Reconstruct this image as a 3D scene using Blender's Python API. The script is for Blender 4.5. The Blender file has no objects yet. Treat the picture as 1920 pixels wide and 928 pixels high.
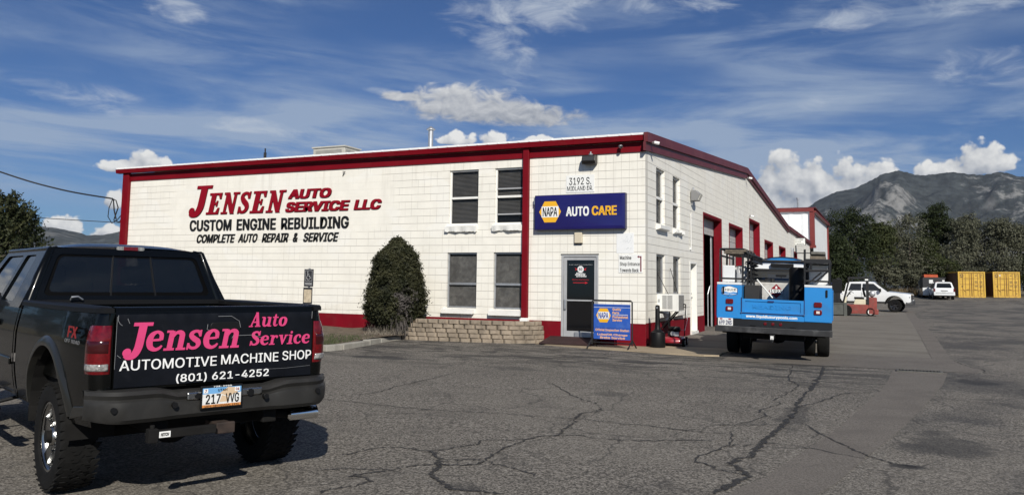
import bpy, bmesh, math, random
from mathutils import Vector, Matrix
from mathutils.geometry import tessellate_polygon

scene = bpy.context.scene
COL = scene.collection
R_ = math.radians
rnd = random.Random(7)

# ------------------------------------------------------------------ camera
cam_data = bpy.data.cameras.new('camera')
cam = bpy.data.objects.new('camera', cam_data)
COL.objects.link(cam)
scene.camera = cam
yaw, pit, rol = -0.43903, 0.09544, 0.01373
f = Vector((math.sin(yaw)*math.cos(pit), math.cos(yaw)*math.cos(pit), math.sin(pit)))
r = Vector((math.cos(yaw), -math.sin(yaw), 0))
u = r.cross(f)
r2 = r*math.cos(rol) + u*math.sin(rol)
u2 = -r*math.sin(rol) + u*math.cos(rol)
m = Matrix((r2, u2, -f)).transposed().to_4x4()
m.translation = Vector((5.46444, -19.30866, 1.47558))
cam.matrix_world = m
cam_data.sensor_width = 36.0
cam_data.lens = 36.0*1526/1920
cam_data.shift_y = -79/1920
cam_data.clip_start = 0.1
cam_data.clip_end = 40000

# ------------------------------------------------------------------ sun
SUN_EL = R_(33.0)
SUN_AZ = R_(144.8)          # clockwise from +Y: behind the camera, to its right
sd = Vector((math.sin(SUN_AZ)*math.cos(SUN_EL), math.cos(SUN_AZ)*math.cos(SUN_EL), math.sin(SUN_EL)))
sun_data = bpy.data.lights.new('sun', 'SUN')
sun_data.energy = 4.9
sun_data.angle = R_(0.5)
sun_data.color = (1.0, 0.955, 0.87)
sun = bpy.data.objects.new('sun', sun_data)
COL.objects.link(sun)
sun.rotation_euler = sd.to_track_quat('Z', 'Y').to_euler()
sun.location = (0, 0, 60)

scene.view_settings.view_transform = 'Standard'
scene.view_settings.look = 'None'
scene.view_settings.exposure = 0.0
scene.view_settings.gamma = 1.0
scene.view_settings.use_curve_mapping = False
scene.cycles.use_denoising = True
scene.cycles.max_bounces = 8
scene.cycles.diffuse_bounces = 3
scene.cycles.glossy_bounces = 4
scene.cycles.transparent_max_bounces = 12
scene.cycles.caustics_reflective = False
scene.cycles.caustics_refractive = False

# ------------------------------------------------------------------ node helper
class NT:
    """small wrapper that writes node trees as expressions"""
    def __init__(s, tree):
        s.t = tree; s.n = tree.nodes; s.l = tree.links
    def node(s, typ, **kw):
        nd = s.n.new(typ)
        for k, v in kw.items():
            setattr(nd, k, v)
        return nd
    def put(s, sock, v):
        if v is None: return
        if hasattr(v, 'is_output'):
            s.l.new(v, sock)
        elif isinstance(v, (tuple, list)) and len(v) == 3 and sock.type == 'RGBA':
            sock.default_value = (*v, 1)
        else:
            sock.default_value = v
    def math(s, op, a, b=None, c=None, clamp=False):
        nd = s.node('ShaderNodeMath', operation=op, use_clamp=clamp)
        s.put(nd.inputs[0], a); s.put(nd.inputs[1], b)
        if c is not None: s.put(nd.inputs[2], c)
        return nd.outputs[0]
    def add(s, a, b): return s.math('ADD', a, b)
    def sub(s, a, b): return s.math('SUBTRACT', a, b)
    def mul(s, a, b): return s.math('MULTIPLY', a, b)
    def step(s, x, a, b):          # smoothstep from a to b
        nd = s.node('ShaderNodeMapRange', interpolation_type='SMOOTHSTEP')
        s.put(nd.inputs[0], x); s.put(nd.inputs[1], a); s.put(nd.inputs[2], b)
        return nd.outputs[0]
    def mix(s, fac, a, b, blend='MIX'):
        nd = s.node('ShaderNodeMix', data_type='RGBA', blend_type=blend)
        s.put(nd.inputs[0], fac); s.put(nd.inputs[6], a); s.put(nd.inputs[7], b)
        return nd.outputs[2]
    def noise(s, vec, scale, detail=3, rough=.55, dist=0.0, dims='3D'):
        nd = s.node('ShaderNodeTexNoise', noise_dimensions=dims)
        s.put(nd.inputs['Vector'], vec)
        nd.inputs['Scale'].default_value = scale; nd.inputs['Detail'].default_value = detail
        nd.inputs['Roughness'].default_value = rough; nd.inputs['Distortion'].default_value = dist
        return nd.outputs[0]
    def sep(s, v):
        nd = s.node('ShaderNodeSeparateXYZ'); s.put(nd.inputs[0], v); return nd.outputs
    def comb(s, x, y, z=0.0):
        nd = s.node('ShaderNodeCombineXYZ')
        s.put(nd.inputs[0], x); s.put(nd.inputs[1], y); s.put(nd.inputs[2], z); return nd.outputs[0]
    def obj(s): return s.node('ShaderNodeTexCoord').outputs['Object']
    def pos(s): return s.node('ShaderNodeNewGeometry').outputs['Position']
    def bump(s, h, strength=.3, dist=.01):
        nd = s.node('ShaderNodeBump')
        nd.inputs['Strength'].default_value = strength; nd.inputs['Distance'].default_value = dist
        s.put(nd.inputs['Height'], h); return nd.outputs[0]

# ------------------------------------------------------------------ world: sky and clouds
world = bpy.data.worlds.new('World')
scene.world = world
world.use_nodes = True
W = NT(world.node_tree)
W.n.clear()
SKY_STR = 0.050
sky = W.node('ShaderNodeTexSky', sky_type='NISHITA')
sky.sun_disc = False
sky.sun_elevation = SUN_EL
sky.sun_rotation = SUN_AZ
sky.altitude = 1300
sky.air_density = 1.0
sky.dust_density = 0.7
sky.ozone_density = 2.2
gen = W.node('ShaderNodeTexCoord').outputs['Generated']
gx, gy, gz = W.sep(gen)
AZ = W.mul(W.math('ARCTAN2', gx, gy), 57.29578)
EL = W.mul(W.math('ARCSINE', gz), 57.29578)

CUMULUS = [ # azimuth, elevation of the base line, half width, height above, height below (degrees)
 (-50.9, 6.9, 1.8, .6, .3), (-49.5, 7.0, 1.35, 1.45, .4), (-48.5, 7.0, 1.0, .9, .35),
 (-29.2, 9.9, 1.7, .85, .3), (-26.3, 9.9, 1.4, .9, .3), (-22.9, 9.9, 1.9, .55, .25),
 (-6.3, 6.6, 2.5, 2.7, 2.6), (-8.4, 6.0, 2.3, 1.6, 2.4), (-3.6, 5.8, 3.6, 2.5, 2.0), (-.9, 6.2, 2.5, 2.3, 1.6), (-5.0, 5.2, 4.5, 1.8, 2.0), (-2.2, 5.6, 3.6, 1.6, 2.0), (-4.5, 6.3, 1.9, 2.6, 1.6), (-2.5, 6.4, 1.7, 2.4, 1.6), (-.2, 6.4, 1.6, 1.8, 1.4),
 (5.2, 7.3, 2.2, 2.0, .5), (2.6, 7.3, 2.0, 1.0, .35), (9.5, 7.3, 2.5, .8, .5), (1.5, 6.6, 2.6, .3, .4),
 (-54.2, 2.6, 1.9, 1.35, 1.2), (-51.6, 2.6, 1.3, .9, 1.2), (-51.2, 4.8, .8, 1.0, .5), (-57, 2.5, 2.0, .9, 1.2),
 (16, 6.5, 4, 2.2, 1.5), (-64, 5, 4, 1.6, 1.2), (-76, 6.5, 6, 2.5, 1.5), (28, 8, 6, 2.5, 1.5),
]
dens_tree = bpy.data.node_groups.new('cumulus density', 'ShaderNodeTree')
dens_tree.interface.new_socket('az', in_out='INPUT', socket_type='NodeSocketFloat')
dens_tree.interface.new_socket('el', in_out='INPUT', socket_type='NodeSocketFloat')
dens_tree.interface.new_socket('density', in_out='OUTPUT', socket_type='NodeSocketFloat')
D = NT(dens_tree)
gi = D.node('NodeGroupInput'); go = D.node('NodeGroupOutput')
a_, e_ = gi.outputs[0], gi.outputs[1]
uv = D.comb(a_, e_, 0.0)
fb = D.noise(uv, .62, 7, .50, .15, '2D')
vor = D.node('ShaderNodeTexVoronoi', feature='F1', voronoi_dimensions='2D')
vor.inputs['Scale'].default_value = .85; vor.inputs['Detail'].default_value = 2.0; vor.inputs['Roughness'].default_value = .5
D.put(vor.inputs['Vector'], uv)
acc = None
for az, el, a, bt, bb in CUMULUS:
    dx = D.mul(D.sub(a_, az), 1/a)
    dy = D.sub(e_, el)
    dy = D.math('MAXIMUM', D.mul(dy, 1/bt), D.mul(dy, -1/bb))
    q = D.sub(1.0, D.add(D.mul(dx, dx), D.mul(dy, dy)))
    acc = q if acc is None else D.math('SMOOTH_MAX', acc, q, .25)
nz = D.add(D.mul(D.sub(fb, .45), 1.7), D.mul(D.sub(.36, vor.outputs['Distance']), .75))
D.put(go.inputs[0], D.add(acc, nz))

def density(az, el):
    g = W.node('ShaderNodeGroup'); g.node_tree = dens_tree
    W.put(g.inputs[0], az); W.put(g.inputs[1], el)
    return g.outputs[0]
d0 = density(AZ, EL)
d1 = density(W.add(AZ, .38), W.add(EL, .62))
cum_a = W.step(d0, .0, .36)
lit = W.add(.46, W.mul(W.sub(d0, d1), .50))
lit = W.math('MINIMUM', W.math('MAXIMUM', lit, 0.0), 1.0)
cum_c = W.mix(lit, (5.0, 5.8, 7.3), (17.0, 17.0, 16.7))
# flat grey-bottomed lens above the roof
LENS = [(-28.9, 12.3, 4.6, 1.75, 1.15), (-24.3, 11.7, 4.6, .95, .75), (-32.6, 12.8, 2.4, .45, .35), (-26.5, 12.0, 4.5, 1.2, 1.0)]
lq = None
for az, el, a, bt, bb in LENS:
    dx = W.mul(W.sub(AZ, az), 1/a); dy = W.sub(EL, el); dy = W.math('MAXIMUM', W.mul(dy, 1/bt), W.mul(dy, -1/bb))
    q = W.sub(1.0, W.add(W.mul(dx, dx), W.mul(dy, dy)))
    lq = q if lq is None else W.math('SMOOTH_MAX', lq, q, .3)
ln1 = W.noise(W.comb(W.mul(AZ, .6), EL, 2.0), 1.3, 8, .6, .4, '2D')
ln2 = W.noise(W.comb(W.mul(W.add(AZ, .25), .6), W.add(EL, .35), 2.0), 1.3, 8, .6, .4, '2D')
lens_a = W.mul(W.step(W.add(lq, W.mul(W.sub(ln1, .5), 1.7)), -.05, .75), .93)
lens_l = W.add(W.add(.36, W.mul(W.sub(ln1, ln2), 1.1)), W.mul(W.sub(EL, 12.2), .24))
lens_l = W.math('MINIMUM', W.math('MAXIMUM', lens_l, 0.0), 1.0)
lens_c = W.mix(lens_l, (6.8, 7.3, 8.2), (15.0, 15.0, 14.9))
# high streaks and torn sheets
tilt = W.add(EL, W.mul(AZ, .045))
cuv = W.comb(W.mul(AZ, .045), W.mul(tilt, .30), 3.0)
ci = W.noise(cuv, 1.25, 8, .62, .28, '2D')
cmask = W.noise(W.comb(W.mul(AZ, .05), W.mul(tilt, .16), 9.0), 1.0, 2, .5, 0, '2D')
cir = W.mul(W.step(ci, .36, .74), W.step(cmask, .26, .56))
cir = W.mul(cir, W.step(EL, 2.0, 9.0))
low = W.mul(W.step(W.noise(W.comb(W.mul(AZ, .06), W.mul(tilt, .35), 21.0), 1.0, 6, .6, .4, '2D'), .38, .7), W.mul(W.step(EL, 3.0, 7.5), W.step(EL, 14.5, 9.0)))
cir = W.add(W.mul(cir, .55), W.mul(low, .85))
PATCH = [(-48.8, 17.6, 3.2, 1.6, .25), (-23.8, 19.2, 7.0, 2.9, -.10), (-25.8, 16.2, 3.0, 2.2, .55), (9.0, 13.2, 5.0, 1.3, .1), (-54.0, 11.3, 7.0, .9, .12), (-43.0, 10.2, 5.5, .6, .05), (-14.5, 19.2, 5.5, 1.0, .05),
         (6.4, 13.6, 5.5, 1.5, .06), (-2.2, 17.4, 3.2, 1.0, -.1), (-3.6, 12.3, 2.2, .7, -.12), (-33.0, 12.9, 2.6, .35, .12), (4.5, 17.5, 4, 1.2, .1)]
pt = None
for az, el, a, b, sl in PATCH:
    dx = W.mul(W.sub(AZ, az), 1/a)
    dy = W.mul(W.add(W.sub(EL, el), W.mul(W.sub(AZ, az), sl)), 1/b)
    q = W.sub(1.0, W.add(W.mul(dx, dx), W.mul(dy, dy)))
    pt = q if pt is None else W.math('MAXIMUM', pt, q)
pn = W.noise(W.comb(W.mul(AZ, .22), W.mul(tilt, .55), 5.0), 1.1, 8, .64, .4, '2D')
pt = W.step(W.add(pt, W.mul(W.sub(pn, .5), 3.6)), .15, 2.1)
col = W.mix(1.0, sky.outputs[0], (.54, .84, 1.28), 'MULTIPLY')
col = W.mix(W.math('MINIMUM', cir, .72), col, (7.6, 9.3, 11.8))
col = W.mix(W.mul(pt, .85), col, (11.2, 12.3, 13.8))
col = W.mix(lens_a, col, lens_c)
col = W.mix(cum_a, col, cum_c)
bg = W.node('ShaderNodeBackground')
W.put(bg.inputs[0], col)
bg.inputs[1].default_value = SKY_STR
out = W.node('ShaderNodeOutputWorld')
W.l.new(bg.outputs[0], out.inputs[0])
world.cycles.sampling_method = 'MANUAL'
world.cycles.sample_map_resolution = 512

# ------------------------------------------------------------------ materials
MATS = {}
def mat(name, color=(.5, .5, .5), rough=.6, metal=0.0, var=0.0, vscale=4.0, bump=0.0, bscale=60.0, coat=0.0, spec=.5, dirt=None, dscale=1.5, alpha=1.0, emit=None):
    if name in MATS: return MATS[name]
    mt = bpy.data.materials.new(name); mt.use_nodes = True
    T = NT(mt.node_tree)
    b = T.n['Principled BSDF']
    c = color
    P = T.obj() if (var or bump or dirt) else None
    if var:
        n = T.noise(P, vscale, 5, .6)
        c = T.mix(T.step(n, .25, .75), tuple(x*(1-var) for x in color), tuple(min(1, x*(1+var)) for x in color))
    if dirt:
        n = T.noise(P, dscale, 7, .65, .5)
        c = T.mix(T.mul(T.step(n, .48, .72), dirt[3]), c, dirt[:3])
    T.put(b.inputs['Base Color'], c)
    b.inputs['Roughness'].default_value = rough
    b.inputs['Metallic'].default_value = metal
    b.inputs['Specular IOR Level'].default_value = spec
    b.inputs['Coat Weight'].default_value = coat
    b.inputs['Coat Roughness'].default_value = .04
    b.inputs['Alpha'].default_value = alpha
    if emit:
        b.inputs['Emission Color'].default_value = (*emit, 1); b.inputs['Emission Strength'].default_value = 1
    if bump:
        T.put(b.inputs['Normal'], T.bump(T.noise(P, bscale, 4, .6), bump, .01))
    MATS[name] = mt
    return mt

# ------------------------------------------------------------------ mesh builder
class MB:
    def __init__(s): s.v = []; s.f = []
    def add(s, vs, fs):
        o = len(s.v); s.v += [Vector(x) for x in vs]; s.f += [tuple(o+i for i in q) for q in fs]; return s
    def box(s, x0, x1, y0, y1, z0, z1):
        return s.add([(x0,y0,z0),(x1,y0,z0),(x1,y1,z0),(x0,y1,z0),(x0,y0,z1),(x1,y0,z1),(x1,y1,z1),(x0,y1,z1)],
                     [(0,3,2,1),(4,5,6,7),(0,1,5,4),(1,2,6,5),(2,3,7,6),(3,0,4,7)])
    def obox(s, c, a, b, d):
        c, a, b, d = map(Vector, (c, a, b, d))
        vs = [c-a-b-d, c+a-b-d, c+a+b-d, c-a+b-d, c-a-b+d, c+a-b+d, c+a+b+d, c-a+b+d]
        return s.add(vs, [(0,3,2,1),(4,5,6,7),(0,1,5,4),(1,2,6,5),(2,3,7,6),(3,0,4,7)])
    def poly(s, pts): return s.add(pts, [tuple(range(len(pts)))])
    def prism(s, pts, vec):
        n = len(pts); vec = Vector(vec); pts = [Vector(p) for p in pts]
        return s.add(pts+[p+vec for p in pts], [tuple(range(n-1,-1,-1)), tuple(range(n, 2*n))]+[(i,(i+1)%n,n+(i+1)%n,n+i) for i in range(n)])
    def tube(s, path, rad, n=8, closed=False):
        path = [Vector(p) for p in path]; k = len(path)
        if not hasattr(rad, '__len__'): rad = [rad]*k
        rings = []
        up = None
        for i, p in enumerate(path):
            a = path[(i-1) % k] if (closed or i > 0) else p
            b = path[(i+1) % k] if (closed or i < k-1) else p
            t = (b-a).normalized()
            if up is None:
                up = Vector((0,0,1)) if abs(t.z) < .9 else Vector((0,1,0))
            x = up.cross(t)
            if x.length < 1e-5: x = Vector((1,0,0)).cross(t)
            x.normalize(); y = t.cross(x); up = y
            rings.append([p + (x*math.cos(q*2*math.pi/n)+y*math.sin(q*2*math.pi/n))*rad[i] for q in range(n)])
        vs = [v for rg in rings for v in rg]; fs = []
        for i in range(k if closed else k-1):
            j = (i+1) % k
            for q in range(n):
                w = (q+1) % n
                fs.append((i*n+q, i*n+w, j*n+w, j*n+q))
        if not closed:
            fs.append(tuple(range(n-1,-1,-1))); fs.append(tuple((k-1)*n+q for q in range(n)))
        return s.add(vs, fs)
    def cyl(s, p0, p1, r0, r1=None, n=16): return s.tube([p0, p1], [r0, r0 if r1 is None else r1], n)
    def lathe(s, prof, org, axis, n=32, cap=False):
        org = Vector(org); ax = Vector(axis).normalized()
        x = ax.orthogonal().normalized(); y = ax.cross(x)
        vs = []
        for (rr, h) in prof:
            for q in range(n):
                t = 2*math.pi*q/n
                vs.append(org + ax*h + (x*math.cos(t)+y*math.sin(t))*rr)
        fs = []
        for i in range(len(prof)-1):
            for q in range(n):
                w = (q+1) % n
                fs.append((i*n+q, i*n+w, (i+1)*n+w, (i+1)*n+q))
        if cap:
            fs.append(tuple(range(n-1,-1,-1))); fs.append(tuple((len(prof)-1)*n+q for q in range(n)))
        return s.add(vs, fs)
    def grid(s, rows):
        n = len(rows[0]); vs = [p for rw in rows for p in rw]
        return s.add(vs, [(i*n+j, i*n+j+1, (i+1)*n+j+1, (i+1)*n+j) for i in range(len(rows)-1) for j in range(n-1)])
    def loft(s, secs, cap=True):
        n = len(secs[0]); vs = [p for q in secs for p in q]
        fs = [(i*n+j, i*n+(j+1) % n, (i+1)*n+(j+1) % n, (i+1)*n+j) for i in range(len(secs)-1) for j in range(n)]
        if cap: fs += [tuple(range(n-1,-1,-1)), tuple((len(secs)-1)*n+j for j in range(n))]
        return s.add(vs, fs)
    def plate(s, outer, holes, to3, back):
        """flat outline with holes, given thickness by the vector back"""
        loops = [outer]+list(holes)
        flat = [p for lp in loops for p in lp]
        tris = tessellate_polygon([[Vector((p[0], p[1], 0)) for p in lp] for lp in loops])
        fr = [Vector(to3(p)) for p in flat]
        n = len(flat); back = Vector(back)
        fs = [tuple(t) for t in tris]+[tuple(n+i for i in reversed(t)) for t in tris]
        o = 0
        for lp in loops:
            k = len(lp)
            fs += [(o+i, o+(i+1) % k, n+o+(i+1) % k, n+o+i) for i in range(k)]
            o += k
        return s.add(fr+[p+back for p in fr], fs)
    def ball(s, c, rad, n=14, k=8):
        c = Vector(c)
        if not hasattr(rad, '__len__'): rad = (rad,)*3
        vs = [c+Vector((rad[0]*math.sin(math.pi*i/k)*math.cos(2*math.pi*j/n), rad[1]*math.sin(math.pi*i/k)*math.sin(2*math.pi*j/n), rad[2]*math.cos(math.pi*i/k))) for i in range(k+1) for j in range(n)]
        fs = [(i*n+j, i*n+(j+1) % n, (i+1)*n+(j+1) % n, (i+1)*n+j) for i in range(k) for j in range(n)]
        return s.add(vs, fs)
    def merge(s, o, M=None):
        return s.add([M @ v if M else v for v in o.v], o.f)
    def build(s, name, m, parent=None, bevel=0.0, seg=2, smooth=None, recalc=True, weld=False, local=False):
        me = bpy.data.meshes.new(name)
        vs = s.v
        if parent is not None and not local:
            I = WM[parent.name].inverted(); vs = [I @ v for v in vs]
        me.from_pydata([tuple(v) for v in vs], [], s.f)
        bm = bmesh.new(); bm.from_mesh(me)
        if weld: bmesh.ops.remove_doubles(bm, verts=bm.verts, dist=1e-4)
        if recalc: bmesh.ops.recalc_face_normals(bm, faces=bm.faces)
        bm.to_mesh(me); bm.free()
        me.materials.append(m)
        if smooth is not None:
            me.polygons.foreach_set('use_smooth', [True]*len(me.polygons))
            me.set_sharp_from_angle(angle=R_(smooth))
        o = bpy.data.objects.new(name, me); COL.objects.link(o)
        if parent is not None:
            o.parent = parent; WM[o.name] = WM[parent.name]
        else:
            WM[o.name] = Matrix.Identity(4)
        if bevel:
            b = o.modifiers.new('bevel', 'BEVEL'); b.width = bevel; b.segments = seg; b.limit_method = 'ANGLE'; b.angle_limit = R_(35)
            b.harden_normals = False
        return o
WM = {}
def tag(o, label=None, cat=None, group=None, kind=None):
    if label: o['label'] = label
    if cat: o['category'] = cat
    if group: o['group'] = group
    if kind: o['kind'] = kind
    return o
def thing(name, label, cat, loc=(0,0,0), rz=0.0, group=None, ry=0.0, frame=True):
    """an Empty at the thing's base; with frame, shapes are then written in its own axes"""
    o = bpy.data.objects.new(name, None); COL.objects.link(o)
    o.empty_display_size = .3
    o.location = loc; o.rotation_euler = (0, ry, rz)
    M = Matrix.Translation(Vector(loc)) @ Matrix.Rotation(rz, 4, 'Z') @ Matrix.Rotation(ry, 4, 'Y')
    WM[o.name] = Matrix.Identity(4) if frame else M
    return tag(o, label, cat, group)
def struct(o): o['kind'] = 'structure'; return o
def copy_tree(o, parent=None):
    c = o.copy(); COL.objects.link(c)
    WM[c.name] = WM[o.name]
    if parent is not None: c.parent = parent
    for ch in list(o.children): copy_tree(ch, c)
    return c
def rrect(x0, x1, y0, y1, rad, n=5):
    out_ = []
    for cx, cy, a in ((x1-rad, y0+rad, -90), (x1-rad, y1-rad, 0), (x0+rad, y1-rad, 90), (x0+rad, y0+rad, 180)):
        for i in range(n+1):
            t = R_(a+90*i/n); out_.append((cx+rad*math.cos(t), cy+rad*math.sin(t)))
    return out_
def rect(x0, x1, y0, y1): return [(x0,y0),(x1,y0),(x1,y1),(x0,y1)]
def bil(A, B, Cc, Dd):
    A, B, Cc, Dd = map(Vector, (A, B, Cc, Dd))
    return lambda p: (A*(1-p[0])+B*p[0])*(1-p[1]) + (Dd*(1-p[0])+Cc*p[0])*p[1]

# ------------------------------------------------------------------ lettering
try:
    FONT = bpy.data.fonts.load(bpy.utils.system_resource('DATAFILES')+'/fonts/Inter.woff2')
except Exception:
    FONT = None
def text_mesh(body, w, h, depth=.002, shear=0.0, bold=0.0, spacing=1.0):
    """lettering fitted into w x h, thickness depth, in local x (right), y (up), z (out)"""
    cu = bpy.data.curves.new('lettering', 'FONT'); cu.body = body
    if FONT: cu.font = FONT
    cu.size = 1.0; cu.extrude = .02; cu.resolution_u = 3; cu.space_character = spacing+bold*.9
    o = bpy.data.objects.new('lettering', cu); COL.objects.link(o)
    bpy.context.view_layer.update()
    me = bpy.data.meshes.new_from_object(o.evaluated_get(bpy.context.evaluated_depsgraph_get()))
    b = MB()
    v0 = [v.co.copy() for v in me.vertices]; f0 = [tuple(p.vertices) for p in me.polygons]
    bpy.data.objects.remove(o); bpy.data.curves.remove(cu); bpy.data.meshes.remove(me)
    vs = []; fs = []
    # heavier weights: the same outline laid down again, shifted by a hair, each a little prouder
    for k, (sx, sy) in enumerate([(0, 0)] if not bold else [(-bold, -bold*.5), (bold, bold*.5), (-bold, bold*.5), (bold, -bold*.5), (0, 0)]):
        n0 = len(vs)
        vs += [Vector((v.x+sx, v.y+sy, v.z*(1+.06*k) if v.z > 0 else v.z)) for v in v0]
        fs += [tuple(i+n0 for i in q) for q in f0]
    x0 = min(v.x for v in vs); x1 = max(v.x for v in vs); y0 = min(v.y for v in vs); y1 = max(v.y for v in vs)
    hs = h*shear
    for v in vs:
        ty = (v.y-y0)/(y1-y0)
        v.x = (v.x-x0)/(x1-x0)*(w-abs(hs)) + (hs*ty if hs >= 0 else hs*ty-hs); v.y = ty*h; v.z = (v.z+.02)/.04*depth
    b.add(vs, fs)
    return b
def place(b, org, ux, uy):
    ux = Vector(ux).normalized(); uy = Vector(uy).normalized(); n = ux.cross(uy); org = Vector(org)
    o = MB(); o.v = [org+ux*v.x+uy*v.y+n*v.z for v in b.v]; o.f = b.f; return o
def front_text(body, x0, x1, z0, z1, y, depth=.003, shear=0.0, bold=0.0, spacing=1.0):
    """lettering on a face that looks toward -Y"""
    return place(text_mesh(body, x1-x0, z1-z0, depth, shear, bold, spacing), (x0, y, z0), (1,0,0), (0,0,1))

# slab letters drawn with strokes; box height 1
def spl(pts, k=7):
    out_ = []
    P = [pts[0]]+list(pts)+[pts[-1]]
    for i in range(1, len(P)-2):
        p0, p1, p2, p3 = P[i-1:i+3]
        for j in range(k):
            t = j/k
            out_.append(tuple(.5*((2*b)+(c-a)*t+(2*a-5*b+4*c-d)*t*t+(-a+3*b-3*c+d)*t**3) for a, b, c, d in zip(p0, p1, p2, p3)))
    out_.append(tuple(pts[-1])); return out_
SLAB = {
 'J': (.62, [('R', .14,.90,.66,1.0), ('S', [(.40,.98,.22),(.40,.6,.22),(.39,.28,.22),(.31,.09,.20),(.17,.045,.15),(.09,.11,.14)]), ('B', .115,.17,.115)]),
 'E': (.60, [('R', .0,.0,.56,.10), ('R', .0,.90,.56,1.0), ('R', .10,.05,.30,.95), ('R', .25,.45,.42,.55), ('R', .38,.37,.44,.63), ('P', [(.56,.0),(.56,.30),(.50,.30),(.42,.08)]), ('P', [(.56,1.0),(.42,.92),(.50,.72),(.56,.72)])]),
 'N': (.74, [('R', .0,.0,.30,.09), ('R', .10,.05,.21,.95), ('P', [(.02,1.0),(.24,1.0),(.64,.0),(.46,.0)]), ('R', .0,.91,.22,1.0), ('R', .50,.05,.61,.95), ('R', .44,.91,.74,1.0)]),
 'S': (.60, [('S', [(.50,.70,.09),(.44,.88,.13),(.30,.935,.13),(.15,.86,.17),(.13,.72,.19),(.25,.57,.22),(.42,.42,.22),(.49,.26,.19),(.43,.12,.16),(.28,.06,.12),(.14,.12,.12),(.07,.30,.09)]), ('P', [(.50,1.0),(.56,1.0),(.56,.68),(.47,.68)]), ('P', [(.02,.0),(.08,.0),(.11,.32),(.02,.32)])]),
 'A': (.74, [('R', .0,.0,.26,.08), ('R', .40,.0,.76,.08), ('P', [(.09,.05),(.18,.05),(.42,.97),(.34,1.0)]), ('P', [(.30,1.0),(.46,1.0),(.69,.05),(.48,.05)]), ('R', .2,.28,.55,.37)]),
 'e': (.56, [('S', [(.10,.36,.06),(.30,.37,.08),(.46,.38,.08)]), ('S', [(.45,.36,.13),(.43,.55,.13),(.29,.64,.10),(.14,.54,.17),(.10,.34,.20),(.16,.14,.17),(.31,.05,.12),(.44,.09,.10),(.51,.18,.06)])]),
 'n': (.68, [('R', .0,.60,.2,.68), ('R', .09,.03,.26,.66), ('R', .0,.0,.33,.08), ('S', [(.22,.45,.08),(.30,.58,.10),(.41,.61,.14),(.50,.54,.17),(.515,.4,.175),(.515,.03,.175)]), ('R', .39,.0,.69,.08)]),
 's': (.50, [('S', [(.40,.47,.07),(.34,.60,.10),(.23,.63,.10),(.12,.57,.14),(.11,.47,.15),(.22,.37,.17),(.35,.28,.17),(.39,.17,.15),(.33,.07,.11),(.21,.05,.10),(.11,.10,.09),(.06,.20,.07)]), ('P', [(.37,.67),(.43,.67),(.44,.44),(.37,.44)]), ('P', [(.02,.0),(.08,.0),(.09,.23),(.02,.23)])]),
 'u': (.68, [('R', .0,.60,.2,.68), ('S', [(.17,.64,.17),(.17,.24,.17),(.22,.09,.15),(.32,.055,.11),(.43,.13,.09),(.47,.24,.07)]), ('R', .36,.60,.5,.68), ('R', .44,.02,.61,.66), ('R', .5,.0,.7,.08)]),
 't': (.44, [('S', [(.20,.86,.05),(.20,.68,.14),(.19,.22,.17),(.24,.08,.14),(.33,.06,.09),(.41,.15,.06)]), ('R', .02,.59,.40,.67)]),
 'o': (.58, [('S', [(.29,.63,.10),(.14,.53,.17),(.10,.34,.19),(.15,.14,.17),(.29,.05,.10),(.43,.14,.17),(.48,.34,.19),(.44,.53,.17),(.29,.63,.10)])]),
 'r': (.52, [('R', .0,.60,.2,.68), ('R', .09,.03,.26,.66), ('R', .0,.0,.36,.08), ('S', [(.22,.42,.08),(.29,.57,.10),(.38,.61,.12),(.45,.56,.12)]), ('B', .43,.53,.075)]),
 'v': (.58, [('R', .0,.60,.26,.68), ('R', .38,.60,.58,.68), ('P', [(.05,.64),(.24,.64),(.36,.12),(.27,.0)]), ('P', [(.41,.64),(.51,.64),(.33,.0),(.26,.0)])]),
 'i': (.36, [('R', .02,.60,.2,.68), ('R', .1,.03,.27,.66), ('R', .0,.0,.36,.08), ('B', .185,.84,.09)]),
 'c': (.52, [('S', [(.42,.48,.13),(.38,.60,.11),(.27,.63,.10),(.14,.53,.16),(.10,.34,.19),(.16,.14,.17),(.30,.05,.12),(.41,.09,.10),(.48,.19,.06)]), ('B', .415,.49,.075)]),
}
def slab_glyph(ch, w, h, depth, shear):
    adv, parts_ = SLAB[ch]
    b = MB(); k = 0
    sx = w/adv if w else h
    def T(x, y, z): return Vector((x*sx+shear*y*h, y*h, z))
    for p in parts_:
        z = depth+k*.0006; k += 1
        if p[0] == 'R': b.prism([T(p[1],p[2],0),T(p[3],p[2],0),T(p[3],p[4],0),T(p[1],p[4],0)], (0,0,z))
        elif p[0] == 'P': b.prism([T(x,y,0) for x, y in p[1]], (0,0,z))
        elif p[0] == 'B': b.prism([T(p[1]+p[3]*math.cos(i*math.pi/9)*h/sx*min(1, sx/h*1.0), p[2]+p[3]*math.sin(i*math.pi/9), 0) for i in range(18)], (0,0,z))
        else:
            P = spl(p[1]); L = []; Q = []
            for i, (x, y, wd) in enumerate(P):
                a = P[max(0,i-1)]; c = P[min(len(P)-1,i+1)]
                dx, dy = c[0]-a[0], c[1]-a[1]; ln = math.hypot(dx, dy) or 1
                nx, ny = -dy/ln*wd/2, dx/ln*wd/2
                L.append((x+nx, y+ny)); Q.append((x-nx, y-ny))
            secs = [[T(*l, 0), T(*q, 0), T(*q, z), T(*l, z)] for l, q in zip(L, Q)]
            b.loft(secs)
    return b
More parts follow.
